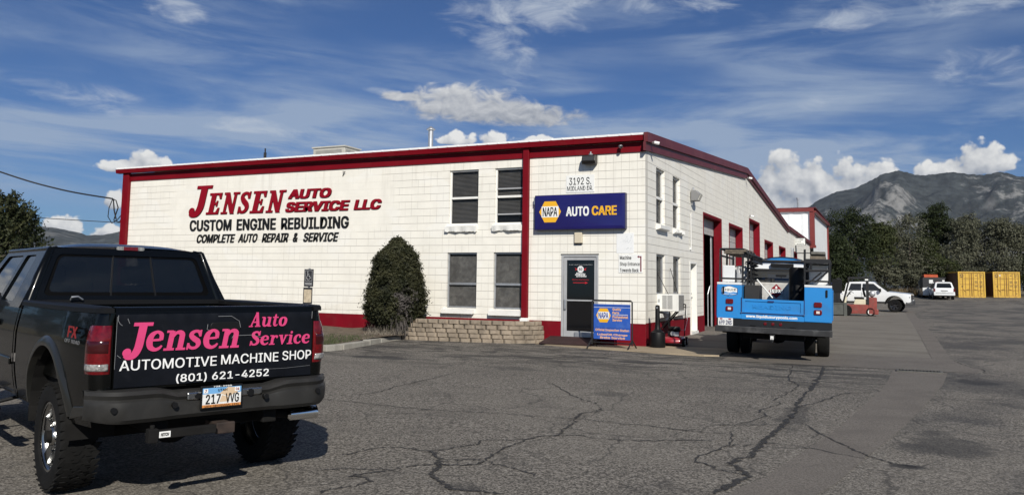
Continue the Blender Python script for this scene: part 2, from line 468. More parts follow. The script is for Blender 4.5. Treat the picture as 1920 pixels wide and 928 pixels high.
def slab_word(word, x_of, h, depth, shear, org, ux, uy, widths=None, gap=.06):
    """a word in slab letters; x_of = total width"""
    adv = [SLAB[c][0] for c in word]
    tot = sum(adv)+gap*(len(word)-1)
    k = (x_of-shear*h)/tot
    b = MB(); x = 0
    for c, a in zip(word, adv):
        g = slab_glyph(c, a*k, h, depth, shear)
        b.add([v+Vector((x, 0, 0)) for v in g.v], g.f); x += (a+gap)*k
    return place(b, org, ux, uy)

# ------------------------------------------------------------------ ground heights
GP = [(-400,-6),(-100,-1.5),(-20,-.31),(-14.4,-.215),(-2,-.03),(0,0),(8,.08),(20,.06),(29,-.03),(39,-.03),(55,.25),(68,.46),(75,.72),(95,.9),(140,1.2),(400,1.6),(12000,3)]
def G(y):
    for (a, b), (c, d) in zip(GP, GP[1:]):
        if y <= c: return b+(d-b)*(y-a)/(c-a)
    return GP[-1][1]
def sheet(b, poly, dz):
    """a thin sheet over the ground; poly is convex-ish in x for every y: list of (x,y)"""
    ys = sorted(set([p[1] for p in poly]+[a for a, _ in GP if min(p[1] for p in poly) < a < max(p[1] for p in poly)]))
    rows = []
    for y in ys:
        xs = []
        n = len(poly)
        for i in range(n):
            (x0, y0), (x1, y1) = poly[i], poly[(i+1) % n]
            if (y0-y)*(y1-y) <= 0 and y0 != y1: xs.append(x0+(x1-x0)*(y-y0)/(y1-y0))
            elif y0 == y1 == y: xs += [x0, x1]
        rows.append([(min(xs), y, G(y)+dz), (max(xs), y, G(y)+dz)])
    return b.grid(rows)
# ================================================================== materials of the place
def mat_asphalt():
    mt = bpy.data.materials.new('asphalt'); mt.use_nodes = True
    T = NT(mt.node_tree); b = T.n['Principled BSDF']
    P = T.pos(); x, y, z = T.sep(P)
    sp = T.noise(P, 46, 3, .7)
    sp2 = T.noise(P, 21, 3, .7)
    mid = T.noise(P, 1.3, 6, .62, .4)
    big = T.noise(P, .23, 4, .6, .3)
    c = T.mix(T.step(sp, .40, .62), (.048, .043, .036), (.275, .248, .212))
    c = T.mix(T.mul(T.step(sp2, .57, .66), .65), c, (.34, .315, .28))
    c = T.mix(T.mul(T.step(sp2, .45, .36), .75), c, (.036, .033, .030))
    c = T.mix(T.mul(T.step(mid, .42, .72), .35), c, (.085, .077, .068))
    c = T.mix(T.mul(T.step(big, .40, .68), .30), c, (.21, .19, .16))
    # streaky sealer left near the building
    st = T.noise(T.comb(T.mul(x, .42), T.mul(y, 1.5), 2.0), 1.9, 7, .70, .8)
    band = T.mul(T.step(y, -7.6, -3.2), T.step(y, 1.0, -1.0))
    band = T.mul(band, T.step(x, 7.5, 4.0))
    c = T.mix(T.mul(T.mul(T.step(st, .47, .57), band), .85), c, (.036, .034, .032))
    # tyre dust and dark wear to the right and down the yard
    ty = T.noise(T.comb(T.mul(x, .5), T.mul(y, .33), 7.0), 1.1, 6, .62, .5)
    wear = T.step(x, 4.8, 6.4)
    c = T.mix(T.mul(T.mul(T.step(ty, .42, .62), wear), .72), c, (.045, .044, .044))
    # oil spots
    for ox, oy, ra, rb, kk in ((5.56,-10.75,.26,.13,.85), (6.66,-3.6,.42,.6,.75), (-4.2,-5.1,.8,.3,.75), (-3.1,-4.1,.7,.25,.6), (1.0,-3.3,.8,.3,.5), (5.86,-9.5,.5,.9,.6), (2.1,-13.2,.35,.2,.6), (4.3,-8.5,.25,1.3,.5), (-1.0,-5.6,.7,.4,.4),(1.6,-7.7,.35,.3,.4)):
        dx = T.mul(T.sub(x, ox), 1/ra); dy = T.mul(T.sub(y, oy), 1/rb)
        q = T.sub(1.0, T.add(T.mul(dx, dx), T.mul(dy, dy)))
        q = T.step(T.add(q, T.mul(T.sub(mid, .5), 3.2)), .1, .9)
        c = T.mix(T.mul(q, kk), c, (.026, .026, .027))
    # hairline crazing
    vv = T.node('ShaderNodeTexVoronoi', feature='DISTANCE_TO_EDGE'); vv.inputs['Scale'].default_value = .85
    wn = T.node('ShaderNodeTexNoise'); T.put(wn.inputs['Vector'], P); wn.inputs['Scale'].default_value = 2.5; wn.inputs['Detail'].default_value = 5
    wv = T.node('ShaderNodeVectorMath', operation='MULTIPLY_ADD'); T.put(wv.inputs[0], wn.outputs['Color']); wv.inputs[1].default_value = (.5, .5, 0); T.put(wv.inputs[2], P)
    T.put(vv.inputs['Vector'], wv.outputs[0])
    hair = T.mul(T.step(vv.outputs['Distance'], .016, .004), T.step(big, .40, .50))
    c = T.mix(T.mul(hair, .55), c, (.034, .032, .030))
    v2 = T.node('ShaderNodeTexVoronoi', feature='DISTANCE_TO_EDGE'); v2.inputs['Scale'].default_value = 2.6
    T.put(v2.inputs['Vector'], wv.outputs[0])
    h2 = T.mul(T.step(v2.outputs['Distance'], .030, .006), T.step(mid, .50, .60))
    c = T.mix(T.mul(h2, .42), c, (.036, .034, .032))
    # beyond the yard: dry field
    far = T.add(T.step(T.add(y, T.mul(mid, 4)), 78, 82), T.add(T.step(x, 44, 47), T.step(x, -38, -41)))
    far = T.math('MINIMUM', far, 1.0)
    c = T.mix(far, c, T.mix(T.step(mid, .3, .7), (.10, .085, .05), (.20, .165, .10)))
    T.put(b.inputs['Base Color'], c)
    b.inputs['Roughness'].default_value = .88; b.inputs['Specular IOR Level'].default_value = .3
    T.put(b.inputs['Normal'], T.bump(T.add(sp, T.mul(sp2, .8)), .55, .012))
    return mt
def mat_concrete(name, base, var, stain, joint=True):
    mt = bpy.data.materials.new(name); mt.use_nodes = True
    T = NT(mt.node_tree); b = T.n['Principled BSDF']
    P = T.pos(); x, y, z = T.sep(P)
    n1 = T.noise(P, 60, 3, .6); n2 = T.noise(P, .9, 6, .65, .5)
    st = T.noise(T.comb(T.mul(x, .14), T.mul(y, .8), 4.0), 1.5, 7, .66, .7)
    c = T.mix(T.step(n1, .3, .7), tuple(v*(1-var) for v in base), tuple(v*(1+var) for v in base))
    c = T.mix(T.mul(T.step(n2, .4, .7), .5), c, stain)
    c = T.mix(T.mul(T.step(st, .45, .66), .42), c, tuple(v*.6 for v in stain))
    if joint:
        fr = T.math('FRACT', T.mul(T.add(y, .4), 1/6.1)); ln = T.step(T.math('ABSOLUTE', T.sub(fr, .5)), .497, .4985)
        c = T.mix(T.mul(ln, .7), c, (.05, .05, .05))
    T.put(b.inputs['Base Color'], c); b.inputs['Roughness'].default_value = .85; b.inputs['Specular IOR Level'].default_value = .3
    T.put(b.inputs['Normal'], T.bump(n1, .25, .006))
    return mt
def mat_block(name, axis):
    """painted scored masonry; joints along world z and along x or y"""
    mt = bpy.data.materials.new(name); mt.use_nodes = True
    T = NT(mt.node_tree); b = T.n['Principled BSDF']
    P = T.pos(); x, y, z = T.sep(P)
    h = x if axis == 'x' else y
    # course 22.2 of the wall is its foot; courses are 0.2032 m
    w1 = T.mul(T.sub(T.noise(T.comb(h, z, 1.0), 1.7, 2, .5), .5), .012)
    cz = T.add(T.mul(T.add(T.add(z, -.0406), w1), 1/.2032), 40.0)
    row = T.math('FLOOR', cz)
    dz = T.mul(T.sub(.5, T.math('ABSOLUTE', T.sub(T.math('FRACT', cz), .5))), .2032)
    ch = T.add(T.mul(T.add(h, T.mul(w1, .6)), 1/.2032), 200.0)
    cell = T.math('FLOOR', ch)
    dh = T.mul(T.sub(.5, T.math('ABSOLUTE', T.sub(T.math('FRACT', ch), .5))), .2032)
    wn = T.node('ShaderNodeTexWhiteNoise', noise_dimensions='2D'); T.put(wn.inputs['Vector'], T.comb(T.math('FLOOR', T.add(ch, .5)), row))
    n1 = T.noise(P, 2.2, 5, .6); n2 = T.noise(P, 38, 4, .65); n3 = T.noise(P, .5, 4, .6)
    jz = T.step(dz, .0075, .0025)
    jh = T.step(dh, .006, .002)
    if axis == 'x':
        corner = T.step(x, -3.4, -3.1)
        vis = T.add(T.mul(corner, .5), T.mul(T.sub(1.0, corner), T.mul(T.step(wn.outputs['Value'], .35, .8), .55)))
        # joints were filled smooth behind the lettering
        dx = T.mul(T.sub(x, -11.6), 1/4.3); dzz = T.mul(T.sub(z, 3.75), 1/.95)
        sm = T.step(T.add(T.add(T.math('POWER', T.math('ABSOLUTE', dx), 4.0), T.math('POWER', T.math('ABSOLUTE', dzz), 4.0)), T.mul(T.sub(n1, .5), .9)), .9, 1.25)
        vz = T.add(T.mul(sm, T.add(.55, T.mul(n1, .65))), T.mul(T.sub(1.0, sm), .16))
        jh = T.mul(jh, T.mul(vis, T.add(T.mul(sm, .85), .15)))
        jz = T.mul(jz, T.math('MINIMUM', vz, 1.0))
    else:
        flat = T.step(y, 6.3, 6.7)
        jh = T.mul(jh, T.mul(T.step(wn.outputs['Value'], .4, .9), .22))
        jz = T.mul(jz, T.add(T.mul(T.sub(1.0, flat), 1.0), T.mul(flat, .55)))
    J = T.math('MAXIMUM', jz, jh)
    base = (.80, .77, .69)
    c = T.mix(T.step(n1, .25, .75), tuple(v*.95 for v in base), tuple(min(.86, v*1.05) for v in base))
    c = T.mix(T.mul(T.step(n3, .45, .75), .25), c, (.74, .70, .62))
    c = T.mix(T.mul(T.step(n2, .60, .72), .16), c, (.50, .46, .40))
    streak = T.noise(T.comb(T.mul(h, 5.0), T.mul(z, .35), 1.0), 1.2, 5, .6)
    c = T.mix(T.mul(T.step(streak, .55, .75), .30 if axis == 'y' else .10), c, (.50, .47, .42))
    n5 = T.noise(T.comb(T.mul(h, .8), T.mul(z, 1.3), 11.0), 1.0, 2, .3)
    c = T.mix(T.mul(T.step(n5, .56, .60), .28), c, (.83, .82, .78))
    c = T.mix(T.mul(T.mul(T.step(z, 3.4, 4.9), T.step(streak, .50, .72)), .30), c, (.47, .43, .37))
    foot = T.mul(T.step(z, 1.3, .5), T.step(T.noise(P, 3.1, 6, .65), .45, .7))
    c = T.mix(T.mul(foot, .35), c, (.45, .40, .33))
    c = T.mix(T.mul(J, T.add(.42, T.mul(n1, .42))), c, (.20, .18, .155))
    T.put(b.inputs['Base Color'], c)
    b.inputs['Roughness'].default_value = .62; b.inputs['Specular IOR Level'].default_value = .35
    hgt = T.add(T.mul(J, -1.0), T.mul(n2, .12))
    T.put(b.inputs['Normal'], T.bump(hgt, .8, .008))
    return mt
M_ASPH = mat_asphalt()
M_LOT = mat_concrete('yard_concrete', (.185, .168, .142), .16, (.115, .10, .082))
M_PAD = mat_concrete('pad_concrete', (.36, .29, .20), .14, (.26, .20, .135), False)
M_KERB = mat_concrete('kerb_concrete', (.36, .345, .30), .14, (.22, .20, .17), False)
M_WALLX = mat_block('painted_block_front', 'x')
M_WALLY = mat_block('painted_block_side', 'y')
M_RED = mat('red_masonry_paint', (.165, .0022, .009), .65, spec=.18, var=.14, vscale=2.5, bump=.25, bscale=45, dirt=(.19,.03,.03,.3), dscale=2.2)
M_REDM = mat('red_trim_metal', (.165, .0022, .008), .55, spec=.18, var=.10, vscale=1.4, dirt=(.17,.02,.02,.4), dscale=.9)
M_MAROON = mat('dull_maroon_metal', (.105, .013, .018), .5, var=.12, vscale=1.2, dirt=(.20,.06,.06,.4), dscale=.8)  # duller, darker red than the front trim
M_ROOF = mat('white_roof_metal', (.80, .80, .79), .45, var=.04)
M_WHITE = mat('white_paint', (.78, .77, .73), .5, var=.05, vscale=3, dirt=(.45,.42,.36,.25))
M_DARKSTEEL = mat('black_steel', (.012, .012, .013), .45, var=.2)
M_BLACK = mat('black_plastic', (.006, .006, .0065), .5, spec=.25)
M_RUBBER = mat('tyre_rubber', (.0085, .0083, .008), .88, spec=.18, var=.25, vscale=9, bump=.2, bscale=80)
M_ALU = mat('brushed_aluminium', (.46, .46, .46), .42, metal=.25, var=.08)
M_GALV = mat('galvanised_steel', (.46, .47, .48), .45, metal=.7, var=.15, vscale=6)
M_CHROME = mat('chrome', (.72, .72, .72), .10, metal=1.0)
M_GLASS = mat('window_glass', (.012, .014, .016), .04, spec=.6, alpha=.16)
M_DARKGLASS = mat('dark_tinted_glass', (.004, .005, .005), .03, spec=.75, alpha=.84)
M_SCREEN = mat('dusty_window_board', (.150, .143, .132), .6, var=.30, vscale=7, dirt=(.30,.285,.26,.6), dscale=5)
M_LETTER_RED = mat('red_sign_paint', (.24, .003, .012), .45, spec=.25)
M_LETTER_BLACK = mat('black_sign_paint', (.010, .010, .010), .45)
M_SIGNWHITE = mat('white_sign_face', (.80, .80, .77), .4, var=.03)
M_INSIDE = mat('workshop_interior', (.11, .105, .10), .9, var=.2)
M_SOIL = mat('garden_soil', (.105, .078, .052), .95, var=.5, vscale=9, bump=.8, bscale=25, dirt=(.20,.165,.12,.7), dscale=5)
M_YELLOW = mat('sign_yellow', (.80, .42, .02), .35)
M_NAVY = mat('sign_navy', (.012, .010, .105), .25, coat=.4, var=.1, vscale=2)
M_BLUESIGN = mat('weathered_blue_sign', (.028, .10, .43), .4, var=.1, vscale=6, dirt=(.12,.22,.5,.35), dscale=5)

# ================================================================== ground
b = MB()
ys = [-400,-100,-60,-40]+[a for a, _ in GP if a > -40 and a < 400]+[250,400,1500,12000]
ys = sorted(set(ys))
b.grid([[(x, y, G(y)) for x in (-9000,-300,-60,-30,-10,0,10,30,60,300,9000)] for y in ys])
struct(b.build('ground', M_ASPH))
b = MB(); sheet(b, [(.0,.62),(.0,42),(6.0,42),(6.08,14),(6.12,.48)], .004)
sheet(b, [(-.0,42.0),(-.0,43),(6.0,43),(6.0,42.0)], .004)
struct(b.build('yard_slab', M_LOT))
# front pad: tan concrete around the door and the corner
b = MB()
b.prism([(x, y, .012) for x, y in ((-2.62,-.62),(-2.37,-.74),(-1.1,-1.12),(.12,-1.33),(.91,-1.54),(1.73,-1.6),(2.02,-1.44),(1.97,-.85),(2.1,.5),(.02,.6),(.02,.0),(-2.62,.0))], (0,0,-.15))
struct(b.build('pavement', M_PAD))
# smoother repair strip down the forecourt and along the slab
b = MB()
TL = [(5.39,-2.39),(5.31,-4.08),(5.21,-5.6),(4.95,-8.1),(4.78,-9.52),(4.6,-10.56),(4.4,-11.75),(4.2,-12.49),(3.9,-14.5),(3.6,-17)]
TR = [(6.30,-2.39),(6.16,-4.08),(5.95,-5.64),(5.58,-8.1),(5.40,-9.3),(5.2,-10.43),(4.95,-11.75),(4.8,-12.4),(4.55,-14.5),(4.3,-17)]
b.grid([[(p[0]+rnd.uniform(-.02,.02), p[1], G(p[1])+.004), (q[0]+rnd.uniform(-.02,.02), q[1], G(q[1])+.004)] for p, q in zip(TL, TR)])
M_PATCH = bpy.data.materials.new('asphalt_repair'); M_PATCH.use_nodes = True
T = NT(M_PATCH.node_tree); bs = T.n['Principled BSDF']
P = T.pos(); n1 = T.noise(P, 60, 3, .65); n2 = T.noise(P, 1.1, 6, .65, .4)
c = T.mix(T.step(n1, .34, .66), (.095, .084, .073), (.195, .174, .150))
c = T.mix(T.mul(T.step(n2, .42, .68), .5), c, (.10, .088, .077))
T.put(bs.inputs['Base Color'], c); bs.inputs['Roughness'].default_value = .88; bs.inputs['Specular IOR Level'].default_value = .3
T.put(bs.inputs['Normal'], T.bump(n1, .35, .008))
sheet(b, [(6.14,.48),(6.08,14),(6.0,42),(6.52,42),(6.5,14),(6.5,.56)], .004)
sheet(b, [(2.2,-2.2),(2.2,.45),(6.12,.45),(6.5,.54),(6.9,-1.5),(6.75,-2.2)], .0045)
struct(b.build('asphalt_patch', M_PATCH))
CRACKS = [(0.025,[(-1.77,-10.07),(-0.94,-10.1),(0.11,-10.11),(0.88,-9.97),(1.64,-9.91),(2.13,-9.88),(2.86,-9.92),(3.38,-10.01)]),(0.05,[(1.92,-8.96),(1.99,-9.26),(1.91,-9.39),(1.87,-9.64),(1.95,-9.97),(2.04,-10.54),(2.1,-10.87),(1.92,-11.14),(1.88,-11.55),(1.9,-12.05),(1.95,-12.35),(1.9,-12.53),(1.68,-12.65),(1.6,-12.65)]),(0.04,[(0.62,-12.79),(0.69,-12.42),(0.9,-12.21),(1.25,-12.19),(1.42,-11.94),(1.53,-11.74),(1.52,-11.46),(1.8,-11.38),(1.92,-11.14)]),(0.07,[(1.25,-12.19),(1.5,-12.44),(1.65,-12.66),(1.7,-12.85),(1.79,-13.04),(2.01,-13.21),(2.17,-13.34),(2.43,-13.28),(2.57,-13.3)]),(0.035,[(0.78,-13.29),(1.08,-13.12),(1.34,-13.03),(1.45,-12.81),(1.6,-12.65)]),(0.045,[(1.34,-13.03),(1.2,-13.29),(1.18,-13.35),(1.38,-13.38),(1.41,-13.59),(1.28,-13.78),(1.28,-13.92)]),(0.035,[(1.95,-12.35),(2.32,-12.49),(2.63,-12.64)]),(0.03,[(2.1,-10.87),(2.35,-10.81),(2.59,-10.86),(3.08,-10.72),(3.48,-10.46)]),(0.03,[(1.56,-12.5),(1.75,-12.39),(1.91,-12.27)]),(0.025,[(0.41,-6.97),(1.21,-8.09),(1.51,-8.44),(1.74,-8.6),(1.92,-8.96)]),(0.025,[(-1.58,-9.66),(-1.43,-9.16),(-1.52,-8.4),(-1.51,-7.33),(-1.55,-6.6)]),(0.1,[(4.19,-2.36),(4.25,-4.66),(4.25,-5.65),(4.21,-7.15),(4.25,-8.0),(4.23,-9.05),(4.2,-9.69),(4.17,-10.17),(4.15,-10.7),(4.14,-10.98),(4.03,-11.3),(4.11,-11.51),(4.24,-11.76),(4.21,-12.06),(4.1,-12.51)]),(0.035,[(3.61,-2.31),(3.77,-4.35),(4.02,-5.54),(4.01,-6.24),(3.9,-7.12),(4.0,-7.53),(3.83,-8.22),(3.97,-8.6),(3.71,-9.45)]),(0.045,[(4.26,-7.66),(4.51,-6.98),(4.73,-6.06),(5.19,-5.72)]),(0.04,[(4.42,-8.88),(4.75,-9.64),(5.06,-10.23),(5.17,-10.41),(5.4,-10.69),(5.61,-10.71)]),(0.025,[(4.18,-10.27),(4.52,-10.3),(5.16,-10.6)]),(0.03,[(3.06,-9.94),(3.78,-9.98)]),(0.04,[(3.75,-9.8),(3.86,-10.53),(3.7,-11.34),(3.89,-11.55),(3.95,-11.67),(4.13,-11.73),(4.23,-11.76)]),(0.025,[(3.22,-10.6),(3.76,-10.38)]),(0.03,[(3.86,-10.64),(4.12,-10.4),(4.25,-10.23)]),(0.03,[(5.91,-5.85),(6.36,-6.01),(7.01,-6.04)]),(0.025,[(3.31,-9.65),(3.8,-9.34),(4.18,-9.14)]),(0.03,[(4.02,-5.54),(4.25,-5.65)]),(0.03,[(6.52,0.08),(6.72,-0.97),(6.92,-1.55),(6.88,-2.07)])]
mt = bpy.data.materials.new('crack_filler'); mt.use_nodes = True
T = NT(mt.node_tree); bs = T.n['Principled BSDF']
bs.inputs['Base Color'].default_value = (.032, .030, .028, 1); bs.inputs['Roughness'].default_value = .8
T.put(bs.inputs['Alpha'], T.mul(T.step(T.noise(T.pos(), 22, 5, .75), .30, .52), .85))
b = MB()
for w, pts in CRACKS:
    w = max(w*.8, .030)
    P = spl(pts, 9); rows = []
    for i, (x, y) in enumerate(P):
        a = P[max(0,i-1)]; c = P[min(len(P)-1,i+1)]
        dx, dy = c[0]-a[0], c[1]-a[1]; ln = math.hypot(dx, dy) or 1
        jx, jy = rnd.gauss(0, .018), rnd.gauss(0, .018)
        ww = w*rnd.uniform(.35, 1.15)*.5*min(1, (i+1)/4, (len(P)-i)/4)
        nx, ny = -dy/ln*ww, dx/ln*ww
        z = G(y)+.009
        rows.append([(x+jx+nx, y+jy+ny, z), (x+jx-nx, y+jy-ny, z)])
    b.grid(rows)
struct(b.build('ground_cracks', mt, recalc=False))

# planting bed left of the door, with kerb
b = MB()
rows = []
for i in range(25):
    y = -4.75+i*4.7/24
    row = []
    for j in range(40):
        x = -18.3+j*12.3/39
        xr = min(x, -6.05-.12*max(0, min(1, (-y-1.5)/2))+.0)
        row.append((xr, y, .05+.125*(4.75+y)/4.7+.02*math.sin(x*3.1+y*2)+rnd.uniform(-.012,.012)+G(y)*.7))
    rows.append(row)
b.grid(rows)
struct(b.build('planting_bed', M_SOIL, smooth=60))
b = MB()
kp = [(-18.4,-4.86),(-6.6,-4.86),(-6.0,-4.6),(-5.9,-4.13),(-6.05,-2.9),(-6.2,-2.2),(-6.28,-1.75),(-6.25,-1.2)]
for i in range(len(kp)-1):
    (x0, y0), (x1, y1) = kp[i], kp[i+1]
    n = max(1, int(math.hypot(x1-x0, y1-y0)/1.2))
    for k in range(n):
        ax, ay = x0+(x1-x0)*k/n, y0+(y1-y0)*k/n; bx, by = x0+(x1-x0)*(k+1)/n, y0+(y1-y0)*(k+1)/n
        d = Vector((bx-ax, by-ay, 0)); L = d.length; d /= L; nn = Vector((-d.y, d.x, 0))
        hgt = .115+rnd.uniform(-.012,.012)
        b.obox((ax+d.x*L/2, ay+d.y*L/2, G((ay+by)/2)+hgt/2-.03), d*(L/2-.008), nn*.10, (0,0,hgt/2+.03))
struct(b.build('kerb', M_KERB, bevel=.015))
# lawn
b = MB()
for i in range(9000):
    x = rnd.uniform(-12, -6.25); y = -4.6+2.6*rnd.random()**1.3
    if rnd.random() < max(0, (y+2.9)*.9): continue
    z = .045+.125*(4.75+y)/4.7+G(y)*.7
    a = rnd.uniform(0, 6.28); hh = rnd.uniform(.03, .075); w = .006
    lx, ly = rnd.gauss(0,.03), rnd.gauss(0,.03)
    b.add([(x-w*math.cos(a), y-w*math.sin(a), z), (x+w*math.cos(a), y+w*math.sin(a), z), (x+lx, y+ly, z+hh)], [(0,1,2)])
tag(b.build('grass', mat('lawn', (.045, .062, .018), .8, var=.35, vscale=6), recalc=False), 'short dull green grass in the planting bed behind the kerb', 'grass', kind='stuff')

# ================================================================== mountains
def mat_mountain(name, rock, scrub, k):
    mt = bpy.data.materials.new(name); mt.use_nodes = True
    T = NT(mt.node_tree); b = T.n['Principled BSDF']
    P = T.pos(); nrm = T.node('ShaderNodeNewGeometry').outputs['Normal']
    sl = T.sep(nrm)[2]
    n1 = T.noise(P, .0011, 8, .62, .6); n2 = T.noise(P, .012, 6, .65)
    rk = T.step(T.add(T.mul(n1, 1.0), T.mul(T.sub(n2, .5), .45)), .52, .62)
    rk = T.math('MAXIMUM', rk, T.mul(T.step(sl, .70, .52), .6))
    c = T.mix(T.step(n2, .35, .65), tuple(v*.6 for v in scrub), tuple(v*1.35 for v in scrub))
    c = T.mix(T.mul(rk, k), c, T.mix(T.step(n2, .3, .7), tuple(v*.75 for v in rock), tuple(v*1.2 for v in rock)))
    T.put(b.inputs['Base Color'], c); b.inputs['Roughness'].default_value = .95; b.inputs['Specular IOR Level'].default_value = .1
    T.put(b.inputs['Normal'], T.bump(n2, .9, 22.0))
    return mt
from mathutils import noise as mn
def ridge_mesh(name, prof, dist, depth, m, seed, amp, nu=240, nv=60, lo=-3):
    """prof: list of (azimuth deg, elevation deg) of the skyline from the forecourt"""
    b = MB(); rows = []
    az0, az1 = prof[0][0], prof[-1][0]
    for i in range(nu):
        az = az0+(az1-az0)*i/(nu-1)
        for (a, e), (c, g) in zip(prof, prof[1:]):
            if az <= c: el = e+(g-e)*(az-a)/(c-a); break
        el += .06*mn.noise(Vector((az*2.1, seed, 0)))+.05*mn.noise(Vector((az*6.3, seed, 3)))
        row = []
        for j in range(nv):
            t = j/(nv-1)          # 0 foot, .6 crest, 1 back
            rr = dist-depth*.6+depth*t
            crest = math.tan(R_(max(.05, el)))*dist
            if t < .6: sh = (t/.6)**1.25
            else: sh = 1-((t-.6)/.4)**1.5*.8
            x = math.sin(R_(az))*rr+5.5; y = math.cos(R_(az))*rr-19.3
            q = Vector((x*.00052+seed, y*.00052, seed)); q2 = Vector((x*.0019, y*.0019+seed, seed))
            n_a = mn.ridged_multi_fractal(q, .9, 2.15, 7, 1.0, 2.0)*.5-.55
            n_b = mn.fractal(q2, .9, 2.1, 5)
            w = math.sin(min(1, t/.6)*math.pi)*.9+.04 if t < .6 else .2
            row.append((x, y, lo+crest*sh+amp*crest*w*(n_a*.62+n_b*.16)))
        rows.append(row)
    b.grid(rows)
    o = b.build(name, m, smooth=80)
    return struct(o)
ridge_mesh('mountain', [(-16,1.4),(-13,1.9),(-10,2.9),(-7.2,4.3),(-5.41,5.13),(-4.57,5.66),(-3.57,6.12),(-1.63,6.50),(-.6,6.95),(.45,7.38),(1.5,7.16),(2.4,7.25),(3.15,7.36),(4.1,7.2),(4.73,7.02),(5.86,7.05),(7.22,6.7),(10,6.4),(14,5.2),(20,5.4),(28,4.0),(36,3.0)],
           7000, 4200, mat_mountain('mountain_scrub', (.215,.21,.20), (.040,.046,.047), .8), 3.3, .95, 520, 130)
ridge_mesh('hills', [(-86,2.0),(-76,2.6),(-68,2.2),(-61,3.0),(-57,3.3),(-54.9,3.05),(-53.7,2.9),(-52.66,2.6),(-51.77,2.7),(-50.8,2.98),(-49,3.2),(-44,2.4),(-36,2.8),(-26,2.2),(-15,2.4)],
           6500, 3600, mat_mountain('far_hill_scrub', (.15,.145,.135), (.060,.068,.068), .6), 8.1, .6, 300, 60)

# ================================================================== main building
BLD = thing('auto_shop', 'long white painted block workshop with red trim and low roof', 'building')
H0 = 4.74
XL = -18.2
WIN = {'a': (-5.50, -4.607, 3.026, 4.52), 'b': (-4.113, -3.218, 3.026, 4.52), 'c': (-5.525, -4.616, .80, 2.282), 'd': (-4.12, -3.245, .80, 2.284)}
DOOR = (-2.19, -1.20, .14, 2.215)
b = MB()
b.plate(rect(XL, 0, -.2, 5.0), [rect(q[0], q[1], q[2], q[3]) for q in WIN.values()]+[rect(*DOOR)], lambda p: (p[0], 0, p[1]), (0, .22, 0))
b.build('front_wall', M_WALLX, BLD)
# side wall with the roof's profile
SIDEWIN = [(1.0, 1.86, 3.03, 4.49), (2.74, 3.58, 3.03, 4.49), (1.0, 1.86, 1.245, 2.268), (2.74, 3.58, 1.245, 2.268)]
SDOOR = (4.73, 5.66, .14, 2.19)
GAR = [(6.68, 9.62, 3.76), (11.15, 14.0, 3.74), (15.82, 18.6, 4.28), (20.2, 23.0, 3.62), (25.46, 28.2, 3.58), (31.7, 34.2, 3.57)]
b = MB()
b.plate([(.22,-.2),(43,-.2),(43,4.6),(29.5,4.75),(14.95,6.15),(.22,5.02)], [rect(*q) for q in SIDEWIN]+[rect(*SDOOR)]+[rect(q[0], q[1], .03, q[2]) for q in GAR],
        lambda p: (0, p[0], p[1]), (-.25, 0, 0))
b.build('side_wall', M_WALLY, BLD)
b = MB()
b.box(XL, -.25, 42.8, 43, -.2, 4.7); b.box(XL, XL+.22, .22, 42.8, -.2, 4.9)
b.box(-9.2, -9.0, .3, 42.8, 0, 4.6)
b.build('rear_wall', M_INSIDE, BLD)
b = MB(); b.box(XL+.22, -.25, .22, 42.8, -.1, .055); b.build('floor', M_INSIDE, BLD)
# roof sheets
b = MB()
b.prism([(0,-.20,5.135),(0,-.20,5.185),(0,14.93,6.335),(0,29.5,4.90),(0,43.0,4.72),(0,43.0,4.67),(0,29.5,4.85),(0,14.93,6.285)], (-18.38, 0, 0))
rf = b.build('roof', M_ROOF, BLD)
b = MB()
for i in range(60): b.box(-18.3+i*.305, -18.26+i*.305, -.212, -.2, 5.14, 5.186)
b.build('roof_edge', M_ROOF, rf)
# gutter, soffit shadow board and lower band on the front
b = MB()
b.prism([(-18.40,-.19,5.00),(-18.40,-.215,5.13),(-18.40,-.20,5.134),(-18.40,-.03,5.134),(-18.40,-.03,5.0)], (18.39,0,0))
g_ = b.build('gutter', M_REDM, BLD)
b = MB(); b.box(-17.86, .02, -.035, -.003, H0, 4.985); b.build('frieze_board', M_REDM, BLD)
# base paint band
b = MB()
def segs(x0, x1, cuts):
    o = []; x = x0
    for a, c in cuts:
        o.append((x, a)); x = c
    o.append((x, x1)); return o
bands = [(a, c, -.004, -.0005, -.15, .545) for a, c in segs(XL, .0, [(DOOR[0], DOOR[1])])]
bands += [(.0005, .004, .0, SDOOR[0], -.15, .56), (.0005, .004, SDOOR[1], GAR[0][0]-.002, -.15, .56)]
bands += [(.0005, .004, q[1]+.002, w[0]-.002, -.15, .50) for q, w in zip(GAR, GAR[1:])]
for q in bands:
    b = MB(); b.box(*q); b.build('base_band', M_RED, BLD)
# side fascia in two tiers, following the roof
def fasc(y0, z0, y1, z1, hA, hB):
    b = MB()
    b.prism([(.02,y0,z0),(.02,y1,z1),(.02,y1,z1-hA),(.02,y0,z0-hA)], (.10,0,0))
    b.prism([(.004,y0,z0-hA-.002),(.004,y1,z1-hA-.002),(.004,y1,z1-hA-hB),(.004,y0,z0-hA-hB)], (.06,0,0))
    return b
b = fasc(-.20, 5.19, 14.93, 6.34, .235, .21)
b.merge(fasc(14.93, 6.34, 29.5, 4.91, .22, .12)); b.merge(fasc(29.5, 4.96, 43.0, 4.75, .20, .08))
b.build('fascia', M_MAROON, BLD)
